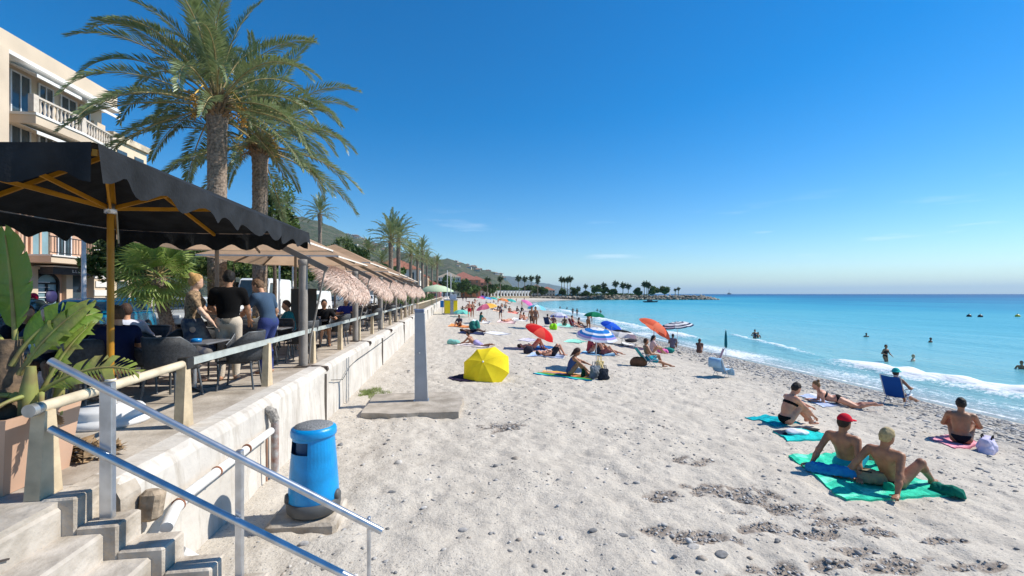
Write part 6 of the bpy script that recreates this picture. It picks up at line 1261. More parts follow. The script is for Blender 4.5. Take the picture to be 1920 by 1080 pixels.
b = MB(); M = Matrix.Translation((-.70, L(122, 555)[0], L(122, 556)[1])) @ Matrix.Rotation(R(90), 4, 'Y'); b.lathe([(0, .02), (.38, .02), (.38, 0)], 20, M=M); b.build('round_emblem', paint((52, 50, 96)), d_)
b = MB()
for k in range(6): b.box((-.70, L(93, 540)[0] + .15, PROM + .7 + .28 * k), (-.69, L(93, 540)[0] + .9, PROM + .74 + .28 * k))
b.build('door_lettering', paint((230, 230, 230)), d_)
ys, yn = L(95, 510)[0], L(186, 510)[0]; b = MB(); b.box((-.78, ys, L(140, 512)[1] - .1), (.1, yn, L(140, 512)[1] + .28)); sg = b.build('shop_fascia', mat('fascia_grey', (.05, .052, .06), .6), ab)
b = MB(); b.box((-.78, ys - .05, L(140, 512)[1] + .282), (.25, yn + .05, L(140, 512)[1] + .34)); b.build('fascia_cap', whitew, sg)
# the fascia's pale lettering is too small to read in the photograph: a row of letter strokes
b = MB(); yc = L(132, 512)[0]
for k, w_ in enumerate((.16, .13, .15, .06, .14, .13, .15)): y = yc + k * .21; b.box((.101, y, L(140, 512)[1] + .0), (.112, y + w_ * .35, L(140, 512)[1] + .17)); b.box((.101, y, L(140, 512)[1] + .0), (.111, y + w_, L(140, 512)[1] + .045))
b.build('lettering', paint((190, 192, 200)), sg)
for px in (86, 150): y = L(px, 530)[0]; b = MB(); b.box((-.8, y - .22, PROM), (-.55, y + .22, zb - .6)); b.box((-.8, y - .28, zb - .75), (-.5, y + .28, zb - .6)); b.build('pilaster', creamw, ab)
b = MB(); b.box((-.8, L(160, 530)[0], PROM), (-.74, L(183, 530)[0], PROM + 3.1)); b.build('dark_shopfront', glassm, ab)
b = MB(); b.box((-.8, L(8, 540)[0], PROM), (-.76, L(24, 540)[0], PROM + 2.4)); b.build('side_door', mat('brown_door', (.16, .09, .05), .6), ab)
b = MB(); b.box((-.79, L(32, 545)[0], PROM + 1.2), (-.74, L(44, 545)[0], PROM + 2.2)); b.build('notice_board', mat('notice', (.45, .30, .2), .7), ab)
# neighbour with a cornice, white house, and houses behind the trees
def house(label, x, y, w_, d_, h, wc, rc, z0=PROM, flat=False, nwin=3, rz=0, group='houses of the town', fl=2):
    t = thing('house', label, 'house', (x, y, z0), rz, group); wm = mat('wall_%d_%d_%d' % wc, lin(*wc), .9, .07, .4); rm = mat('roof_%d_%d_%d' % rc, lin(*rc), .85, .15, 2)
    m = MB(); m.box((-w_ / 2, -d_ / 2, 0), (w_ / 2, d_ / 2, h)); m.build('wall', wm, t)
    m = MB()
    if flat: m.box((-w_ / 2 - .2, -d_ / 2 - .2, h), (w_ / 2 + .2, d_ / 2 + .2, h + .4))
    else: o = .35; a = w_ * .18; m.add([(-w_ / 2 - o, -d_ / 2 - o, h), (w_ / 2 + o, -d_ / 2 - o, h), (w_ / 2 + o, d_ / 2 + o, h), (-w_ / 2 - o, d_ / 2 + o, h), (0, -d_ / 2 + a, h + w_ * .24), (0, d_ / 2 - a, h + w_ * .24)], [(0, 1, 4), (1, 2, 5, 4), (2, 3, 5), (3, 0, 4, 5), (3, 2, 1, 0)])
    m.build('roof', rm, t)
    fh = h / fl
    for f in range(fl):
        for k in range(nwin):
            u = -d_ / 2 + d_ * (k + .5) / nwin; m = MB(); m.box((w_ / 2, u - .45, f * fh + fh * .3), (w_ / 2 + .05, u + .45, f * fh + fh * .8)); m.build('window', glassm, t)
            u = -w_ / 2 + w_ * (k + .5) / nwin; m = MB(); m.box((u - .45, -d_ / 2 - .05, f * fh + fh * .3), (u + .45, -d_ / 2, f * fh + fh * .8)); m.build('window', glassm, t)
    return t
house('cream house with flat cornice next to the apartment building', -26.5, 34.25, 9, 3.3, 11.6, (214, 196, 168), (206, 190, 164), flat=True, fl=4, nwin=2)
p = at_d(224, 448, 46); house('narrow white house with brown roof seen past the ochre pole', p.x - 3, p.y + 3, 6, 6, 7.0, (228, 224, 214), (120, 84, 62), fl=2, nwin=2)
hs_ = [(745, 490, 95, 10, 9, 6.5, (226, 220, 208), (184, 122, 98), 'white house with terracotta roof behind the close palm pair'), (760, 515, 120, 12, 10, 6, (214, 180, 150), (180, 112, 90), 'peach house with red tiles under the palm row'), (800, 530, 160, 10, 12, 4.5, (220, 150, 140), (176, 90, 76), 'low pink house past the palm row'),
       (868, 520, 300, 22, 20, 11, (190, 130, 102), (176, 116, 100), 'brick orange hotel with red roof behind the lifeguard post'), (892, 524, 330, 20, 18, 10, (206, 150, 116), (180, 116, 98), 'tan hotel beside the brick orange hotel'), (905, 536, 340, 26, 12, 6, (214, 170, 150), (196, 116, 100), 'long low house with pink roof above the cabins'), (842, 528, 280, 14, 14, 12, (222, 214, 200), (176, 160, 140), 'pale block left of the brick orange hotel'), (1025, 541, 380, 12, 10, 5, (226, 210, 190), (190, 120, 96), 'small pale house among palms at the bay end'), (1005, 546, 390, 30, 8, 3, (224, 214, 200), (214, 200, 180), 'long low pavilion at the bay end')]
for px, py, d, w_, dd, h, wc, rc, lb in hs_: p = at_d(px, HY, d); house(lb, p.x, p.y, w_, dd, h, wc, rc, z0=1.0 if d < 200 else .6, fl=2 if h < 8 else 4, nwin=3 if d < 200 else 5)
# ---- trees
treeb = mat('tree_bark', (.14, .10, .07), .9, .3, 8)
leafs = [mat('tree_leaf_%d' % i, c, .6, .3, 2, trans=.3) for i, c in enumerate(((.075, .14, .035), (.11, .18, .045), (.05, .095, .03), (.17, .22, .065)))]
def leaf_cloud(rx, ry, rz_, n, ls, seed, clumps=14, cmi=(0, 1, 2), hollow=.3):
    r_ = np.random.default_rng(seed); c = r_.normal(0, 1, (clumps, 3)); c /= np.linalg.norm(c, axis=1)[:, None]; c *= r_.uniform(.35, .85, (clumps, 1)); rad = r_.uniform(.28, .5, clumps)
    k = r_.integers(0, clumps, n); d = r_.normal(0, 1, (n, 3)); d /= np.linalg.norm(d, axis=1)[:, None]; P = c[k] + d * (rad[k] * r_.uniform(hollow, 1, n) ** .5)[:, None]
    P = P * np.array([rx, ry, rz_]); u = r_.normal(0, 1, (n, 3)); u /= np.linalg.norm(u, axis=1)[:, None]; w_ = np.cross(u, r_.normal(0, 1, (n, 3))); w_ /= np.linalg.norm(w_, axis=1)[:, None]
    s = ls * r_.uniform(.6, 1.3, (n, 1)); V = np.stack([P - u * s, P + w_ * s * .45, P + u * s, P - w_ * s * .45], 1).reshape(-1, 3); F = np.arange(n * 4).reshape(-1, 4); mi = np.array(cmi)[(k + r_.integers(0, 2, n)) % len(cmi)]
    return V, F, mi
def tree(label, x, y, h, r_, seed, z0=PROM, n=5000, ls=.16, cmi=(0, 1, 2), th=None, group='trees of the town', name='broadleaf_tree', flat=1.):
    th = th if th is not None else h * .45; t = thing(name, label, 'tree', (x, y, z0), 0, group); m = MB(); m.tube([(0, 0, 0), (.05, 0, th * .6), (0, .05, th)], [.05 * r_ + .08, .04 * r_ + .06, .03 * r_ + .05], 8)
    rr = random.Random(seed)
    for k in range(5): a = k * 1.26 + seed; m.tube([(0, 0, th * .8), (math.cos(a) * r_ * .35, math.sin(a) * r_ * .35, th + (h - th) * .35), (math.cos(a) * r_ * .6, math.sin(a) * r_ * .6, th + (h - th) * .6)], [.05, .035, .015], 6)
    m.build('trunk', treeb, t); V, F, mi = leaf_cloud(r_, r_, (h - th) * .6 * flat, n, ls, seed, cmi=cmi); o = link('crown', npmesh('crown', V, F, leafs, mi, False), t); o.location.z = th + (h - th) * .5; return t
tree('dark leafy tree behind the second date palm trunk', -10.0, 27, 7.6, 1.2, 3, n=2600, ls=.14, cmi=(1, 3, 0))
tree('bright green street tree behind the white lamp posts', -16, 36, 5.2, 3.2, 5, n=7000, ls=.17, cmi=(1, 3, 0))
tree('second bright green tree beside the street', -14.5, 41, 5.0, 3.0, 6, n=6000, ls=.18, cmi=(1, 3, 0))
tree('shady green tree behind the woman in leopard print', -13.5, 22, 4.8, 2.4, 7, n=6000, ls=.14)
tree('clipped green tree in front of the peach shopfront', -17.5, 27.5, 5.6, 1.5, 8, n=3000, ls=.12)
tree('olive coloured tree behind the parked vans', -17, 48, 6.0, 3.6, 9, n=6000, ls=.2, cmi=(0, 2, 3))
tree('tree with brown green crown before the hill', -12.8, 56, 7.5, 3.2, 10, n=5000, ls=.2, cmi=(2, 0, 3))
tree('small leafy tree above the apartment shop corner', -20.2, 20.2, 6.0, 1.4, 12, n=2600, ls=.13)
for i, (x, y, h, r_) in enumerate(((-10.5, 70, 6, 3), (-12, 85, 7, 3.5), (-11, 104, 6, 3), (-9.5, 128, 6, 3.5), (-14, 150, 7, 5), (-10, 180, 6, 5))): tree(['rounded tree behind the raffia shades', 'second rounded tree behind the raffia shades', 'tree below the slender palm', 'tree near the last promenade palm', 'broad tree left of the lifeguard masts', 'broad tree beyond the lifeguard masts'][i], x, y, h, r_, 20 + i, n=2600, ls=.3)
hg = []
for i, y in enumerate(np.arange(44, 130, 4.5)):
    V, F, mi = leaf_cloud(1.0, 2.6, .9, 900, .13, 60 + i, 9); hg.append((V + np.array([-6.2, y, PROM + .7]), F, mi))
V = np.concatenate([a[0] for a in hg]); F = np.concatenate([a[1] + i * 3600 for i, a in enumerate(hg)]); tag(link('hedge', npmesh('hedge', V, F, leafs, np.concatenate([a[2] for a in hg]), False)), 'dark green hedge along the promenade beyond the cafe', 'hedge', kind='stuff')
# ---- cars
tyre = mat('tyre', (.02, .02, .02), .85); rim_ = mat('wheel_rim', (.5, .5, .52), .3, metal=.8); carg = mat('car_glass', (.03, .045, .05), .05, .05, spec=.9); lampm = mat('head_lamp', (.75, .75, .72), .1); redl = mat('tail_lamp', (.4, .01, .01), .2)
def car(label, x, y, rz, c, van=False, name='parked_car', h=None):
    t = thing(name, label, 'van' if van else 'car', (x, y, PROM - .13), rz, 'vehicles on the street'); cm = mat('car_%d_%d_%d' % c, lin(*c), .25, .03, 2, coat=.6, spec=.6); Lh, W_ = (2.4, .95) if van else (2.1, .87); H_ = h or (1.95 if van else 1.46)
    if van: low = [(-Lh, .3), (-Lh, 1.0), (Lh - .35, .98), (Lh, .75), (Lh, .3)]; cab = [(-Lh + .02, 1.0), (-Lh + .12, H_ - .06), (-Lh + .35, H_), (Lh - 1.35, H_), (Lh - 1.1, H_ - .08), (Lh - .45, .99)]
    else: low = [(-Lh, .32), (-Lh + .04, .78), (-Lh + .3, .92), (Lh - 1.15, .95), (Lh - .25, .80), (Lh, .62), (Lh, .32)]; cab = [(-Lh + .22, .92), (-Lh + .75, H_ - .06), (-Lh + 1.2, H_), (.35, H_), (.7, H_ - .06), (1.15, .95)]
    def hull(pr, w0, w1, zz0, zz1):
        n = len(pr); vs = []
        for s, in_ in ((-1, 1), (-1, 0), (1, 0), (1, 1)):
            for y_, z_ in pr: k = (z_ - zz0) / (zz1 - zz0); w_ = w0 + (w1 - w0) * k; vs.append((s * (w_ - (.06 if in_ else 0)) if False else s * (w_ if not in_ else w_), y_ * (1 if not in_ else 1), z_))
        a = vs[n:2 * n]; b = vs[2 * n:3 * n]; m = MB(); m.add(a + b, [tuple(range(n)), tuple(range(2 * n - 1, n - 1, -1))] + [(i, n + i, n + (i + 1) % n, (i + 1) % n) for i in range(n)]); return m
    o = hull(low, W_, W_ - .03, .3, 1.0).build('body', cm, t); b_ = o.modifiers.new('round', 'BEVEL'); b_.width = .05; b_.segments = 2
    o = hull(cab, W_ - .04, W_ - (.08 if van else .2), .95, H_).build('cabin', cm, t); b_ = o.modifiers.new('round', 'BEVEL'); b_.width = .05; b_.segments = 2
    k0, k1 = (1.06, H_ - .28) if van else (.99, H_ - .1)
    for s in (-1, 1):
        for ya, yb in (((Lh - 1.75, Lh - .75),) if van else ((-Lh + .62, -.32), (-.24, .88))):
            w0, w1 = W_ - .035, W_ - (.075 if van else .185); sh = .28 if yb > .5 or van else 0; sh2 = .3 if ya < -1 else 0
            m = MB(); m.add([(s * (w0 + .006), ya, k0), (s * (w0 + .006), yb, k0), (s * (w1 + .016), yb - sh - (.05 if van else 0), k1), (s * (w1 + .016), ya + sh2, k1)], [(0, 1, 2, 3) if s > 0 else (3, 2, 1, 0)]); m.build('side_window', carg, t)
        for y_ in (-Lh + .75, Lh - .8):
            M = Matrix.Translation((s * (W_ - .1), y_, .31)) @ Matrix.Rotation(R(90) * s, 4, 'Y'); m = MB(); m.lathe([(.0, -.1), (.31, -.1), (.33, 0), (.31, .11), (.2, .115)], 20, M=M); w_ = m.build('wheel', tyre, t); m = MB(); m.lathe([(.2, .116), (.19, .09), (.05, .1), (0, .11)], 12, M=M); m.build('rim', rim_, w_)
        m = MB(); m.bbox((s * (W_ - .32) - .14, Lh - .06, .58), (s * (W_ - .32) + .14, Lh + .015, .72), .01); m.build('headlight', lampm, t); m = MB(); m.bbox((s * (W_ - .2) - .1, -Lh - .015, .68), (s * (W_ - .2) + .1, -Lh + .04, .84), .01); m.build('tail_light', redl, t)
        m = MB(); m.bbox((s * W_ - .02 if s > 0 else -W_ - .16, .62, .92), (s * W_ + .16 if s > 0 else -W_ + .02, .76, 1.06), .02); m.build('mirror', cm, t)
    fy, ry = ((Lh - .5, Lh - 1.05), (-Lh + .015, -Lh + .08)) if van else ((1.10, .72), (-Lh + .28, -Lh + .68))
    for (y0, y1), d in ((fy, 1), (ry, -1)):
        w0, w1 = W_ - .14, W_ - (.2 if van else .28); m = MB(); m.add([(-w0, y0 + .03 * d, 1.04), (w0, y0 + .03 * d, 1.04), (w1, y1 + .05 * d, H_ - .12), (-w1, y1 + .05 * d, H_ - .12)], [(0, 1, 2, 3) if d < 0 else (3, 2, 1, 0)]); m.build('windscreen' if d > 0 else 'rear_window', carg, t)
    return t
car('teal blue hatchback parked behind the seated guests', -12.3, 17.6, R(-172), (18, 118, 150)); car('dark grey car parked left of the teal blue hatchback', -13.6, 15.2, R(-165), (50, 52, 54)); car('deep blue car at the far left by the rider', -17.6, 18.6, R(180), (24, 60, 130))
car('white tall van behind the man in the slate t-shirt', -11.9, 30.5, R(180), (236, 236, 232), True, 'parked_van', 2.55); car('small white delivery van seen beyond the first taupe post', -11.6, 39, R(176), (238, 238, 236), True, 'parked_van', 1.85)
car('silver car parked under the fan palm', -12.2, 22.6, R(-175), (190, 192, 190)); car('black car parked in front of the small white van', -11.9, 34.6, R(180), (24, 26, 28)); car('white hatchback behind the leopard print woman', -13.0, 26.5, R(184), (226, 226, 224))
for i, y in enumerate((46, 52, 58, 66, 74)): car(['grey car past the small white van', 'navy car in the parked row', 'red car in the parked row', 'white car in the parked row', 'black car at the end of the parked row'][i], -11.8, y, R(180), [(120, 122, 126), (30, 40, 76), (150, 30, 30), (230, 230, 228), (26, 26, 28)][i])
# ---- scooter and rider
sp = at_d(64, HY, 15.2); sct = thing('motor_scooter', 'dark motor scooter ridden past the shop by a rider in red helmet', 'scooter', (sp.x, sp.y, PROM - .13), R(-150))
sm = mat('scooter_dark', (.04, .05, .09), .3, coat=.5)
for y_ in (-.62, .66):
    m = MB(); M = Matrix.Translation((0, y_, .27)) @ Matrix.Rotation(R(90), 4, 'Y'); m.lathe([(.12, -.05), (.24, -.06), (.27, 0), (.24, .06), (.12, .05)], 20, M=M); w_ = m.build('wheel', tyre, sct); m = MB(); m.lathe([(0, .04), (.12, .045), (.13, -.045), (0, -.04)], 12, M=M); m.build('rim', rim_, w_)
v, f = surf([('e', A3(0, -.4, .55), A3(.19, .48, .2), np.eye(3), .05), ('c', A3(0, .1, .34), A3(0, -.2, .36), .15, .15, .08), ('c', A3(0, .5, .4), A3(0, .38, .95), .16, .11, .08)], .03); link('body', npmesh('body', v, f, sm), sct)
m = MB(); m.bbox((-.14, -.75, .72), (.14, .05, .80), .03); m.build('saddle', MATS['black_clamp'], sct); m = MB(); m.tube([(-.34, .4, 1.03), (-.1, .45, 1.02), (.1, .45, 1.02), (.34, .4, 1.03)], .018, 8); m.build('handlebar', MATS['black_clamp'], sct); m = MB(); m.tube([(0, .66, .27), (0, .42, .95)], .03, 8); m.build('fork', galv, sct); m = MB(); m.lathe([(0, .02), (.08, .02), (.09, 0)], 14, M=Matrix.Translation((0, .53, .86)) @ Matrix.Rotation(R(-90), 4, 'X')); m.build('headlight', lampm, sct)
pr = person('scooter rider in a red and white helmet and white t-shirt', Vector((sp.x, sp.y, PROM - .13)), R(-150), 'ride', 'tan', [('tshirt', (226, 226, 230)), ('trousers', (60, 66, 84)), ('helmet', (190, 24, 60))], vox=.02)
# ---- lamp posts
def pole(label, px, py0, d, h, r_=.09, c=(150, 152, 158)):
    p = on_prom(px, d); t = thing('lamp_post', label, 'lamp post', p, 0, 'poles along the street'); m = MB(); m.tube([(0, 0, 0), (0, 0, h)], [r_, r_ * .7], 12); m.build('shaft', paint(c, .4), t); m = MB(); m.lathe([(r_ * 1.7, 0), (r_ * 1.7, .25), (r_ * 1.05, .3)], 12); m.build('foot', paint(c, .4), t)
    m = MB(); m.tube([(0, 0, h - .02), (.25, 0, h + .12), (.6, 0, h + .14)], r_ * .4, 8); m.build('arm', paint(c, .4), t); m = MB(); m.bbox((.5, -.09, h + .06), (.95, .09, h + .15), .02); m.build('lantern', paint((90, 92, 96), .4), t); return t
pole('grey lamp post in front of the peach shopfront', 157, 430, 15.5, 6.2, .075, (205, 203, 205)); pole('white pole behind the leaning man', 524, 490, 22, 2.9, .06, (226, 226, 226)); pole('white pole right of the white pole behind the leaning man', 549, 490, 22, 2.9, .05, (226, 226, 226)); pole('grey post far along the promenade', 497, 500, 30, 4, .05)
# ---- lifeguard post with masts
lp = on_sand(845, 589); t = thing('lifeguard_post', 'yellow lifeguard hut with grey stripes on the sand by the wall', 'lifeguard hut', lp, R(6)); yl = mat('hut_yellow', lin(244, 214, 20), .5, .05, 2); gs = mat('hut_grey', (.32, .34, .38), .5)
m = MB(); m.bbox((-.78, -.7, .12), (.78, .7, 1.8), .02); m.build('cabin', yl, t); m = MB(); m.box((-.12, -.72, .12), (.28, -.70, 1.8)); m.box((-.78, -.715, 1.74), (.78, -.703, 1.8)); m.build('door_panel', gs, t); m = MB(); m.box((-.95, -.85, 0), (.95, .85, .12)); m.build('platform', gs, t); m = MB(); m.bbox((-.85, -.78, 1.8), (.85, .78, 1.9), .02); m.build('roof', gs, t)
m = MB(); m.bbox((-1.35, -.6, .9), (-.9, -.55, 1.75), .01); m.build('blue_notice', paint((20, 110, 180)), t); m = MB(); m.tube([(-1.1, -.57, 0), (-1.1, -.57, .9)], .03, 8); m.build('notice_post', galv, t)
for x, h in ((-.35, 5.6), (.1, 5.2)): m = MB(); m.tube([(x, .8, 0), (x, .8, h)], .05, 8); m.build('mast', paint((215, 215, 215), .4), t)
m = MB(); m.bbox((-.1, -.3, 1.9), (.7, .3, 2.5), .03); m.build('watch_box', mat('watch_box', (.42, .46, .54), .5), t)
p = at_d(818, 545, 62); t = thing('garden_parasol', 'pale green and white round parasol on the promenade past the cafe', 'parasol', (p.x, p.y, PROM)); m = MB(); m.tube([(0, 0, 0), (0, 0, 2.6)], .04, 8); m.build('pole', galv, t); m = MB(); m.lathe([(0, 2.75), (1.2, 2.5), (2.3, 1.95), (2.35, 1.75)], 12); m.build('canopy', cloth((206, 224, 190), .3), t)
# ---- white canvas cabins on their terrace, far end
m = MB(); a = at_d(868, HY, 290); b = at_d(992, HY, 330); w_ = thing('cabin_terrace', 'low tan terrace wall carrying the white canvas cabins', 'wall'); m.prism([(a.x, a.y), (b.x, b.y), (b.x - 4, b.y + 25), (a.x - 4, a.y + 25)], 2, -2.0, 1.1); m.build('wall', mat('tan_wall', (.42, .34, .24), .9), w_)
cvs = mat('white_canvas', (.78, .77, .75), .8, .04)
for i in range(17):
    p = a.lerp(b, .2 + .78 * i / 16); t = thing('canvas_cabin', 'white canvas beach cabin in the row at the end of the beach', 'cabin', (p.x, p.y + .8, 1.1), 0, 'white canvas cabins'); m = MB()
    m.add([(-2.6, 0, 3.4), (2.6, 0, 3.4), (2.6, 2.5, 3.4), (-2.6, 2.5, 3.4), (-2.6, 0, 3.75), (2.6, 0, 3.75), (2.6, 2.5, 3.75), (-2.6, 2.5, 3.75)], [(0, 3, 2, 1), (4, 5, 6, 7), (0, 1, 5, 4), (1, 2, 6, 5), (2, 3, 7, 6), (3, 0, 4, 7)]); m.build('roof_band', cvs, t)
    m = MB(); m.lathe([(1.45, 3.4), (1.2, 2.4), (.7, 1.4), (.55, .8), (.75, 0)], 8); m.build('tied_curtain', cvs, t); m = MB(); m.box((-2.6, 2.3, 0), (2.6, 2.4, 3.4)); m.build('back_wall', mat('cabin_shade', (.12, .10, .09), .9), t)
# ---- breakwater, headland
def ground_poly(name, pts, z, m_): b = MB(); b.prism(pts, 2, z - 4, z); return struct(b.build(name, m_))
ground_poly('headland', [(36, 352), (115, 345), (196, 334), (203, 338), (196, 352), (120, 372), (36, 400)], .4, mat('headland_soil', (.30, .26, .19), .9, .2, .1))
ground_poly('far_shore', [(-900, 330), (36, 352), (36, 400), (120, 900), (60, 3000), (-900, 3000)], .35, mat('far_ground', (.10, .12, .06), .9, .3, .02))
bw = thing('breakwater', 'long breakwater of piled pale boulders reaching into the sea', 'breakwater'); N = 900; u = rg.random(N); lx = 108 + u * 96; lyc = 345 - (lx - 108) * .105
wd = 3.2 + 1.5 * np.clip((u - .55) * 4, 0, 1); s = rg.uniform(-1, 1, N); pz = SEA + (3.6 * (1 - np.abs(s)) + .2) * np.clip((1.02 - u) * 8, .3, 1) * rg.uniform(.7, 1, N); P = np.stack([lx + rg.normal(0, .5, N), lyc + s * wd - 3, pz], 1)
v, f, mi = stones(P, rg.uniform(.7, 1.5, N), 77); rockm = [mat('boulder_%d' % i, c, .9, .2, .6) for i, c in enumerate(((.42, .36, .28), (.32, .27, .22), (.5, .44, .36), (.22, .19, .16), (.38, .32, .26)))]
o = link('boulders', npmesh('boulders', v, f, rockm, mi, False), bw); o['kind'] = 'stuff'
N = 700; u = rg.random(N); lx = 36 + u * 80; P = np.stack([lx, 352 - (lx - 36) * .09 + rg.uniform(-7, 0, N), np.full(N, -1.2) + rg.uniform(0, 1.6, N)], 1); v, f, mi = stones(P, rg.uniform(.5, 1.2, N), 78); sr = thing('shore_rocks', 'belt of pale rocks along the far end of the bay', 'rocks'); o = link('boulders', npmesh('boulders', v, f, rockm, mi, False), sr); o['kind'] = 'stuff'
m = MB(); m.box((60, 350.5, -1.2), (122, 351.5, 1.3)); o = m.build('stone_wall', mat('far_wall', (.20, .16, .13), .9)); tag(o, 'low dark stone wall behind the far rocks', 'wall')
# fan palms and trees of the far shore
wash = MB(); rr = random.Random(3)
for i in range(120):
    d = Vector((rr.gauss(0, 1), rr.gauss(0, 1), rr.gauss(.05, .8))).normalized(); s_ = d.cross(Vector((0, 0, 1))).normalized() * .3; k_ = rr.uniform(.7, 1.25); c = d * rr.uniform(.2, .7); wash.add([c - s_ * .3, d * 1.6 * k_ - s_, d * 2.5 * k_ + Vector((0, 0, -.5)), d * 1.6 * k_ + s_], [(0, 1, 2, 3)])
for i in range(26): a_ = i * 2.4; wash.add([(.3 * math.cos(a_), .3 * math.sin(a_), -.2), (.9 * math.cos(a_), .9 * math.sin(a_), -1.0 - rr.random()), (.35 * math.cos(a_ + .5), .35 * math.sin(a_ + .5), -1.6 - 1.4 * rr.random())], [(0, 1, 2)])
washm = wash.mesh('crown', mat('wash_leaf', (.10, .14, .055), .6, .3, .5)); washt = MB().tube([(0, 0, 0), (0, 0, 1)], [.32, .2], 7).mesh('trunk', MATS['palm_trunk'])
far = [(972, 521, 330, 1), (984, 522, 345, 1), (996, 521, 350, 1), (1008, 520, 355, 1), (1008, 527, 352, .8), (1053, 523, 370, 1.05), (1058, 524, 372, .9), (1069, 522, 368, 1.1), (1064, 524, 366, 1), (1098, 536, 360, .8), (1084, 540, 360, .8), (938, 522, 300, .9), (914, 524, 290, .9), (1132, 534, 350, 1), (1154, 531, 348, 1.1), (1168, 534, 346, 1.1), (1178, 536, 345, 1), (1208, 532, 344, 1), (1213, 532, 342, 1.1), (1216, 535, 342, .9), (1266, 543, 340, .5), (1272, 541, 339, .6)]
fl_ = ['beside the hill foot', 'left of the pair at the bay end', 'in the line of four at the bay end', 'tallest of the line of four', 'short one under the tallest', 'left of the tall pair by the sea', 'close behind the tall pair', 'highest of the tall pair by the sea', 'next to the highest of the tall pair', 'small one between the tall pair and the pine', 'small one in the thicket', 'behind the cabins', 'above the long low house', 'right of the round pine', 'with a full head on the headland', 'first of two close ones on the headland', 'second of two close ones on the headland', 'first of the headland trio', 'middle of the headland trio', 'last of the headland trio', 'tiny one near the headland tip', 'tiny one closest to the headland tip']
for (px, py, d, s), lb in zip(far, fl_):
    p = at_d(px, py, d); t = thing('fan_palm', 'distant fan palm ' + lb, 'palm tree', (p.x, p.y, .4), 0, 'fan palms at the far end of the bay'); o = link('trunk', washt, t); o.scale = (1, 1, p.z - .4); o = link('crown', washm, t); o.location.z = p.z - .4; o.scale = (1.1 * s,) * 3
ft = [(1118, 348, 9, 4.6, 'round pine on the headland'), (1134, 350, 7, 4, 'bushy tree beside the round pine'), (1148, 346, 6, 4.4, 'spreading shrub tree on the headland'), (1077, 365, 7, 4, 'tree beside the tall palm pair'), (1054, 362, 6, 3, 'bush at the foot of the tall palm pair'), (1197, 343, 6, 4, 'dome shaped tree on the headland'), (1226, 341, 7, 4.4, 'flat topped pine on the headland'), (1246, 340, 7.5, 4.2, 'second flat topped pine on the headland'), (1000, 358, 8, 5, 'dark tree below the line of four palms'), (990, 350, 8, 6, 'tree right of the canvas cabins'), (1015, 360, 7, 5, 'tree next to the small pale house'), (1100, 356, 4, 4, 'low shrub left of the round pine'), (870, 270, 10, 6, 'tree in front of the brick orange hotel'), (884, 285, 9, 6, 'tree between the two hotels'), (918, 300, 9, 6, 'tree behind the left cabins'), (935, 320, 9, 9, 'broad green tree above the cabins'), (955, 330, 9, 9, 'broad green tree above the right cabins'), (832, 220, 10, 6, 'tree left of the pale block')]
for i, (px, d, h, r_, lb) in enumerate(ft): p = at_d(px, HY, d); tree(lb, p.x, p.y, h, r_, 100 + i, z0=.4, n=1300, ls=.75, th=h * .3, group='trees at the far end of the bay', cmi=(0, 1, 2) if 'flat' not in lb else (1, 3, 0))
V, F, mi = leaf_cloud(40, 4, 1.6, 3000, .7, 300, 60); V += np.array([120, 352, 1.6]); tag(link('headland_scrub', npmesh('headland_scrub', V, F, leafs, mi, False)), 'low green scrub along the headland', 'scrub', kind='stuff')
# ---- boats
p = on_sea(1367, 552.1); bt = thing('motor_yacht', 'small dark motor yacht out at sea near the horizon', 'boat', (p.x, p.y, SEA), R(20)); sc_ = p.length / 850 * 1.0
m = MB(); loft(m, [[(-5, -2, -.5), (5, -2, -.5), (9, 0, -.5), (5, 2, -.5), (-5, 2, -.5)], [(-7, -3, 3), (6, -3, 3), (13, 0, 3.6), (6, 3, 3), (-7, 3, 3)]]); o = m.build('hull', paint((60, 64, 76)), bt); m = MB(); m.bbox((-4, -2, 3), (4, 2, 6), .3); m.build('cabin', paint((120, 124, 130)), bt); m = MB(); m.tube([(0, 0, 6), (0, 0, 17)], .25, 6); m.build('mast', paint((90, 90, 96)), bt); bt.scale = (sc_ * .5,) * 3
p = on_sea(1219, 567); bt = thing('rowing_boat', 'low dark boat floating in front of the breakwater', 'boat', (p.x, p.y, SEA), R(5)); m = MB(); loft(m, [[(-3, -.7, -.2), (3, -.7, -.2), (4, 0, -.2), (3, .7, -.2), (-3, .7, -.2)], [(-4, -1.2, .7), (3.6, -1.2, .7), (5, 0, 1), (3.6, 1.2, .7), (-4, 1.2, .7)]]); m.build('hull', paint((44, 50, 60)), bt); m = MB(); m.bbox((-1.5, -.8, .7), (1, .8, 1.6), .1); m.build('cabin', paint((80, 86, 96)), bt)
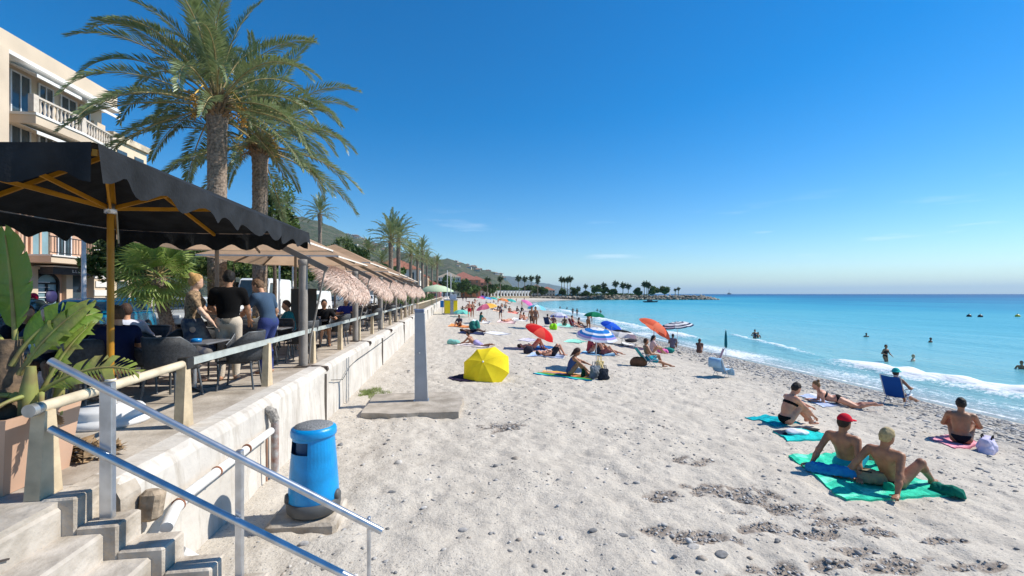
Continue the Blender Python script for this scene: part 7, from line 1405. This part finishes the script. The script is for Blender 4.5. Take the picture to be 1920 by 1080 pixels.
# ---- hills and mountains
def ridge(name, pts, d0, depth, seed, m_, amp, nx=220, ny=40, base=-2):
    xs_ = np.linspace(pts[0][0], pts[-1][0], nx); yv = np.interp(xs_, [p[0] for p in pts], [p[1] for p in pts]); V = []
    for j in range(ny):
        v_ = j / (ny - 1); d = d0 + depth * v_; prof_ = math.sin(min(1, v_ / .62) * math.pi / 2) ** .8 if v_ < .62 else math.cos((v_ - .62) / .38 * math.pi / 2) ** .7
        for i in range(nx):
            top = (HY - yv[i]) / FPX * (d0 + depth * .62) + CH; p = at_d(xs_[i], HY, d); n_ = float(vnoise(np.float64(xs_[i] * .05), np.float64(v_ * 5), seed) + .5 * vnoise(np.float64(xs_[i] * .13), np.float64(v_ * 13), seed + 1) + .3 * vnoise(np.float64(xs_[i] * .5), np.float64(v_ * 40), seed + 2))
            V.append((p.x, p.y, base + (top - base) * prof_ + amp * n_ * prof_))
    F_ = [(j * nx + i, j * nx + i + 1, (j + 1) * nx + i + 1, (j + 1) * nx + i) for j in range(ny - 1) for i in range(nx - 1)]
    return struct(link(name, npmesh(name, V, F_, m_)))
hillm = mat('hill_woods', (.028, .045, .02), .95, .3, .035, c2=(.11, .105, .07)); mtm = mat('mountain_woods', (.03, .045, .025), .95, .3, .003, c2=(.06, .06, .045))
for m_, sc in ((hillm, .05), (mtm, .004)):
    n_ = m_.node_tree.nodes; bpn = n_.new('ShaderNodeBump'); tn = n_.new('ShaderNodeTexNoise'); tn.inputs['Scale'].default_value = sc * 2; tn.inputs['Detail'].default_value = 8; g_ = n_.new('ShaderNodeNewGeometry'); m_.node_tree.links.new(g_.outputs['Position'], tn.inputs['Vector']); bpn.inputs['Distance'].default_value = .6 / sc; bpn.inputs['Strength'].default_value = .6; m_.node_tree.links.new(tn.outputs['Fac'], bpn.inputs['Height']); m_.node_tree.links.new(bpn.outputs[0], n_['Principled BSDF'].inputs['Normal'])
HILL = [(-300, 420), (200, 410), (480, 408), (560, 414), (620, 432), (665, 450), (700, 464), (760, 478), (820, 488), (850, 494), (880, 503), (928, 514), (942, 520), (955, 533), (968, 545), (985, 551)]
ridge('hill', HILL, 900, 1300, 4, hillm, 14)
ridge('mountain', [(700, 500), (860, 512), (925, 516), (945, 517), (965, 519), (985, 525), (1005, 530), (1040, 534), (1062, 541), (1085, 546), (1110, 551)], 10500, 3000, 9, mtm, 60)
hr = random.Random(12); hk = 0
for i in range(46):
    px = hr.choice([hr.uniform(640, 720), hr.uniform(830, 960), hr.uniform(660, 940)]); v_ = hr.uniform(.25, .58); d = 900 + 1300 * v_; top = float(np.interp(px, [p[0] for p in HILL], [p[1] for p in HILL])); z = -2 + ((HY - top) / FPX * (900 + 1300 * .62) + CH + 2) * math.sin(min(1, v_ / .62) * math.pi / 2) ** .8
    p = at_d(px, HY, d); t = thing('hillside_house', 'tiny pale villa among the trees on the green hillside', 'house', (p.x, p.y, z - 3), hr.uniform(-.4, .4), 'villas on the hillside'); w_ = hr.uniform(8, 16); h = hr.uniform(6, 10)
    m = MB(); m.box((-w_ / 2, -5, -6), (w_ / 2, 5, h)); m.build('wall', mat('villa_wall_%d' % (i % 3), [(.7, .65, .57), (.62, .5, .4), (.66, .58, .5)][i % 3], .9), t); m = MB(); m.add([(-w_ / 2 - 1, -6, h), (w_ / 2 + 1, -6, h), (w_ / 2 + 1, 6, h), (-w_ / 2 - 1, 6, h), (0, 0, h + 3)], [(0, 1, 4), (1, 2, 4), (2, 3, 4), (3, 0, 4)]); m.build('roof', mat('villa_roof', (.30, .19, .14), .9), t)
# ---- the air
hz = MB(); hz.box((-40000, -9900, -8.5), (46000, 62000, 640)); o = hz.build('haze', None); o.data.materials.clear(); o['kind'] = 'stuff'; tag(o, 'thin blue sea haze over the whole bay', 'haze')
hm = bpy.data.materials.new('haze'); hm.use_nodes = True; n_ = hm.node_tree.nodes; n_.remove(n_['Principled BSDF']); pv = n_.new('ShaderNodeVolumePrincipled'); pv.inputs['Color'].default_value = (.66, .86, 1, 1); pv.inputs['Density'].default_value = 5e-5; pv.inputs['Anisotropy'].default_value = .1
hm.node_tree.links.new(pv.outputs[0], n_['Material Output'].inputs['Volume']); o.data.materials.append(hm)
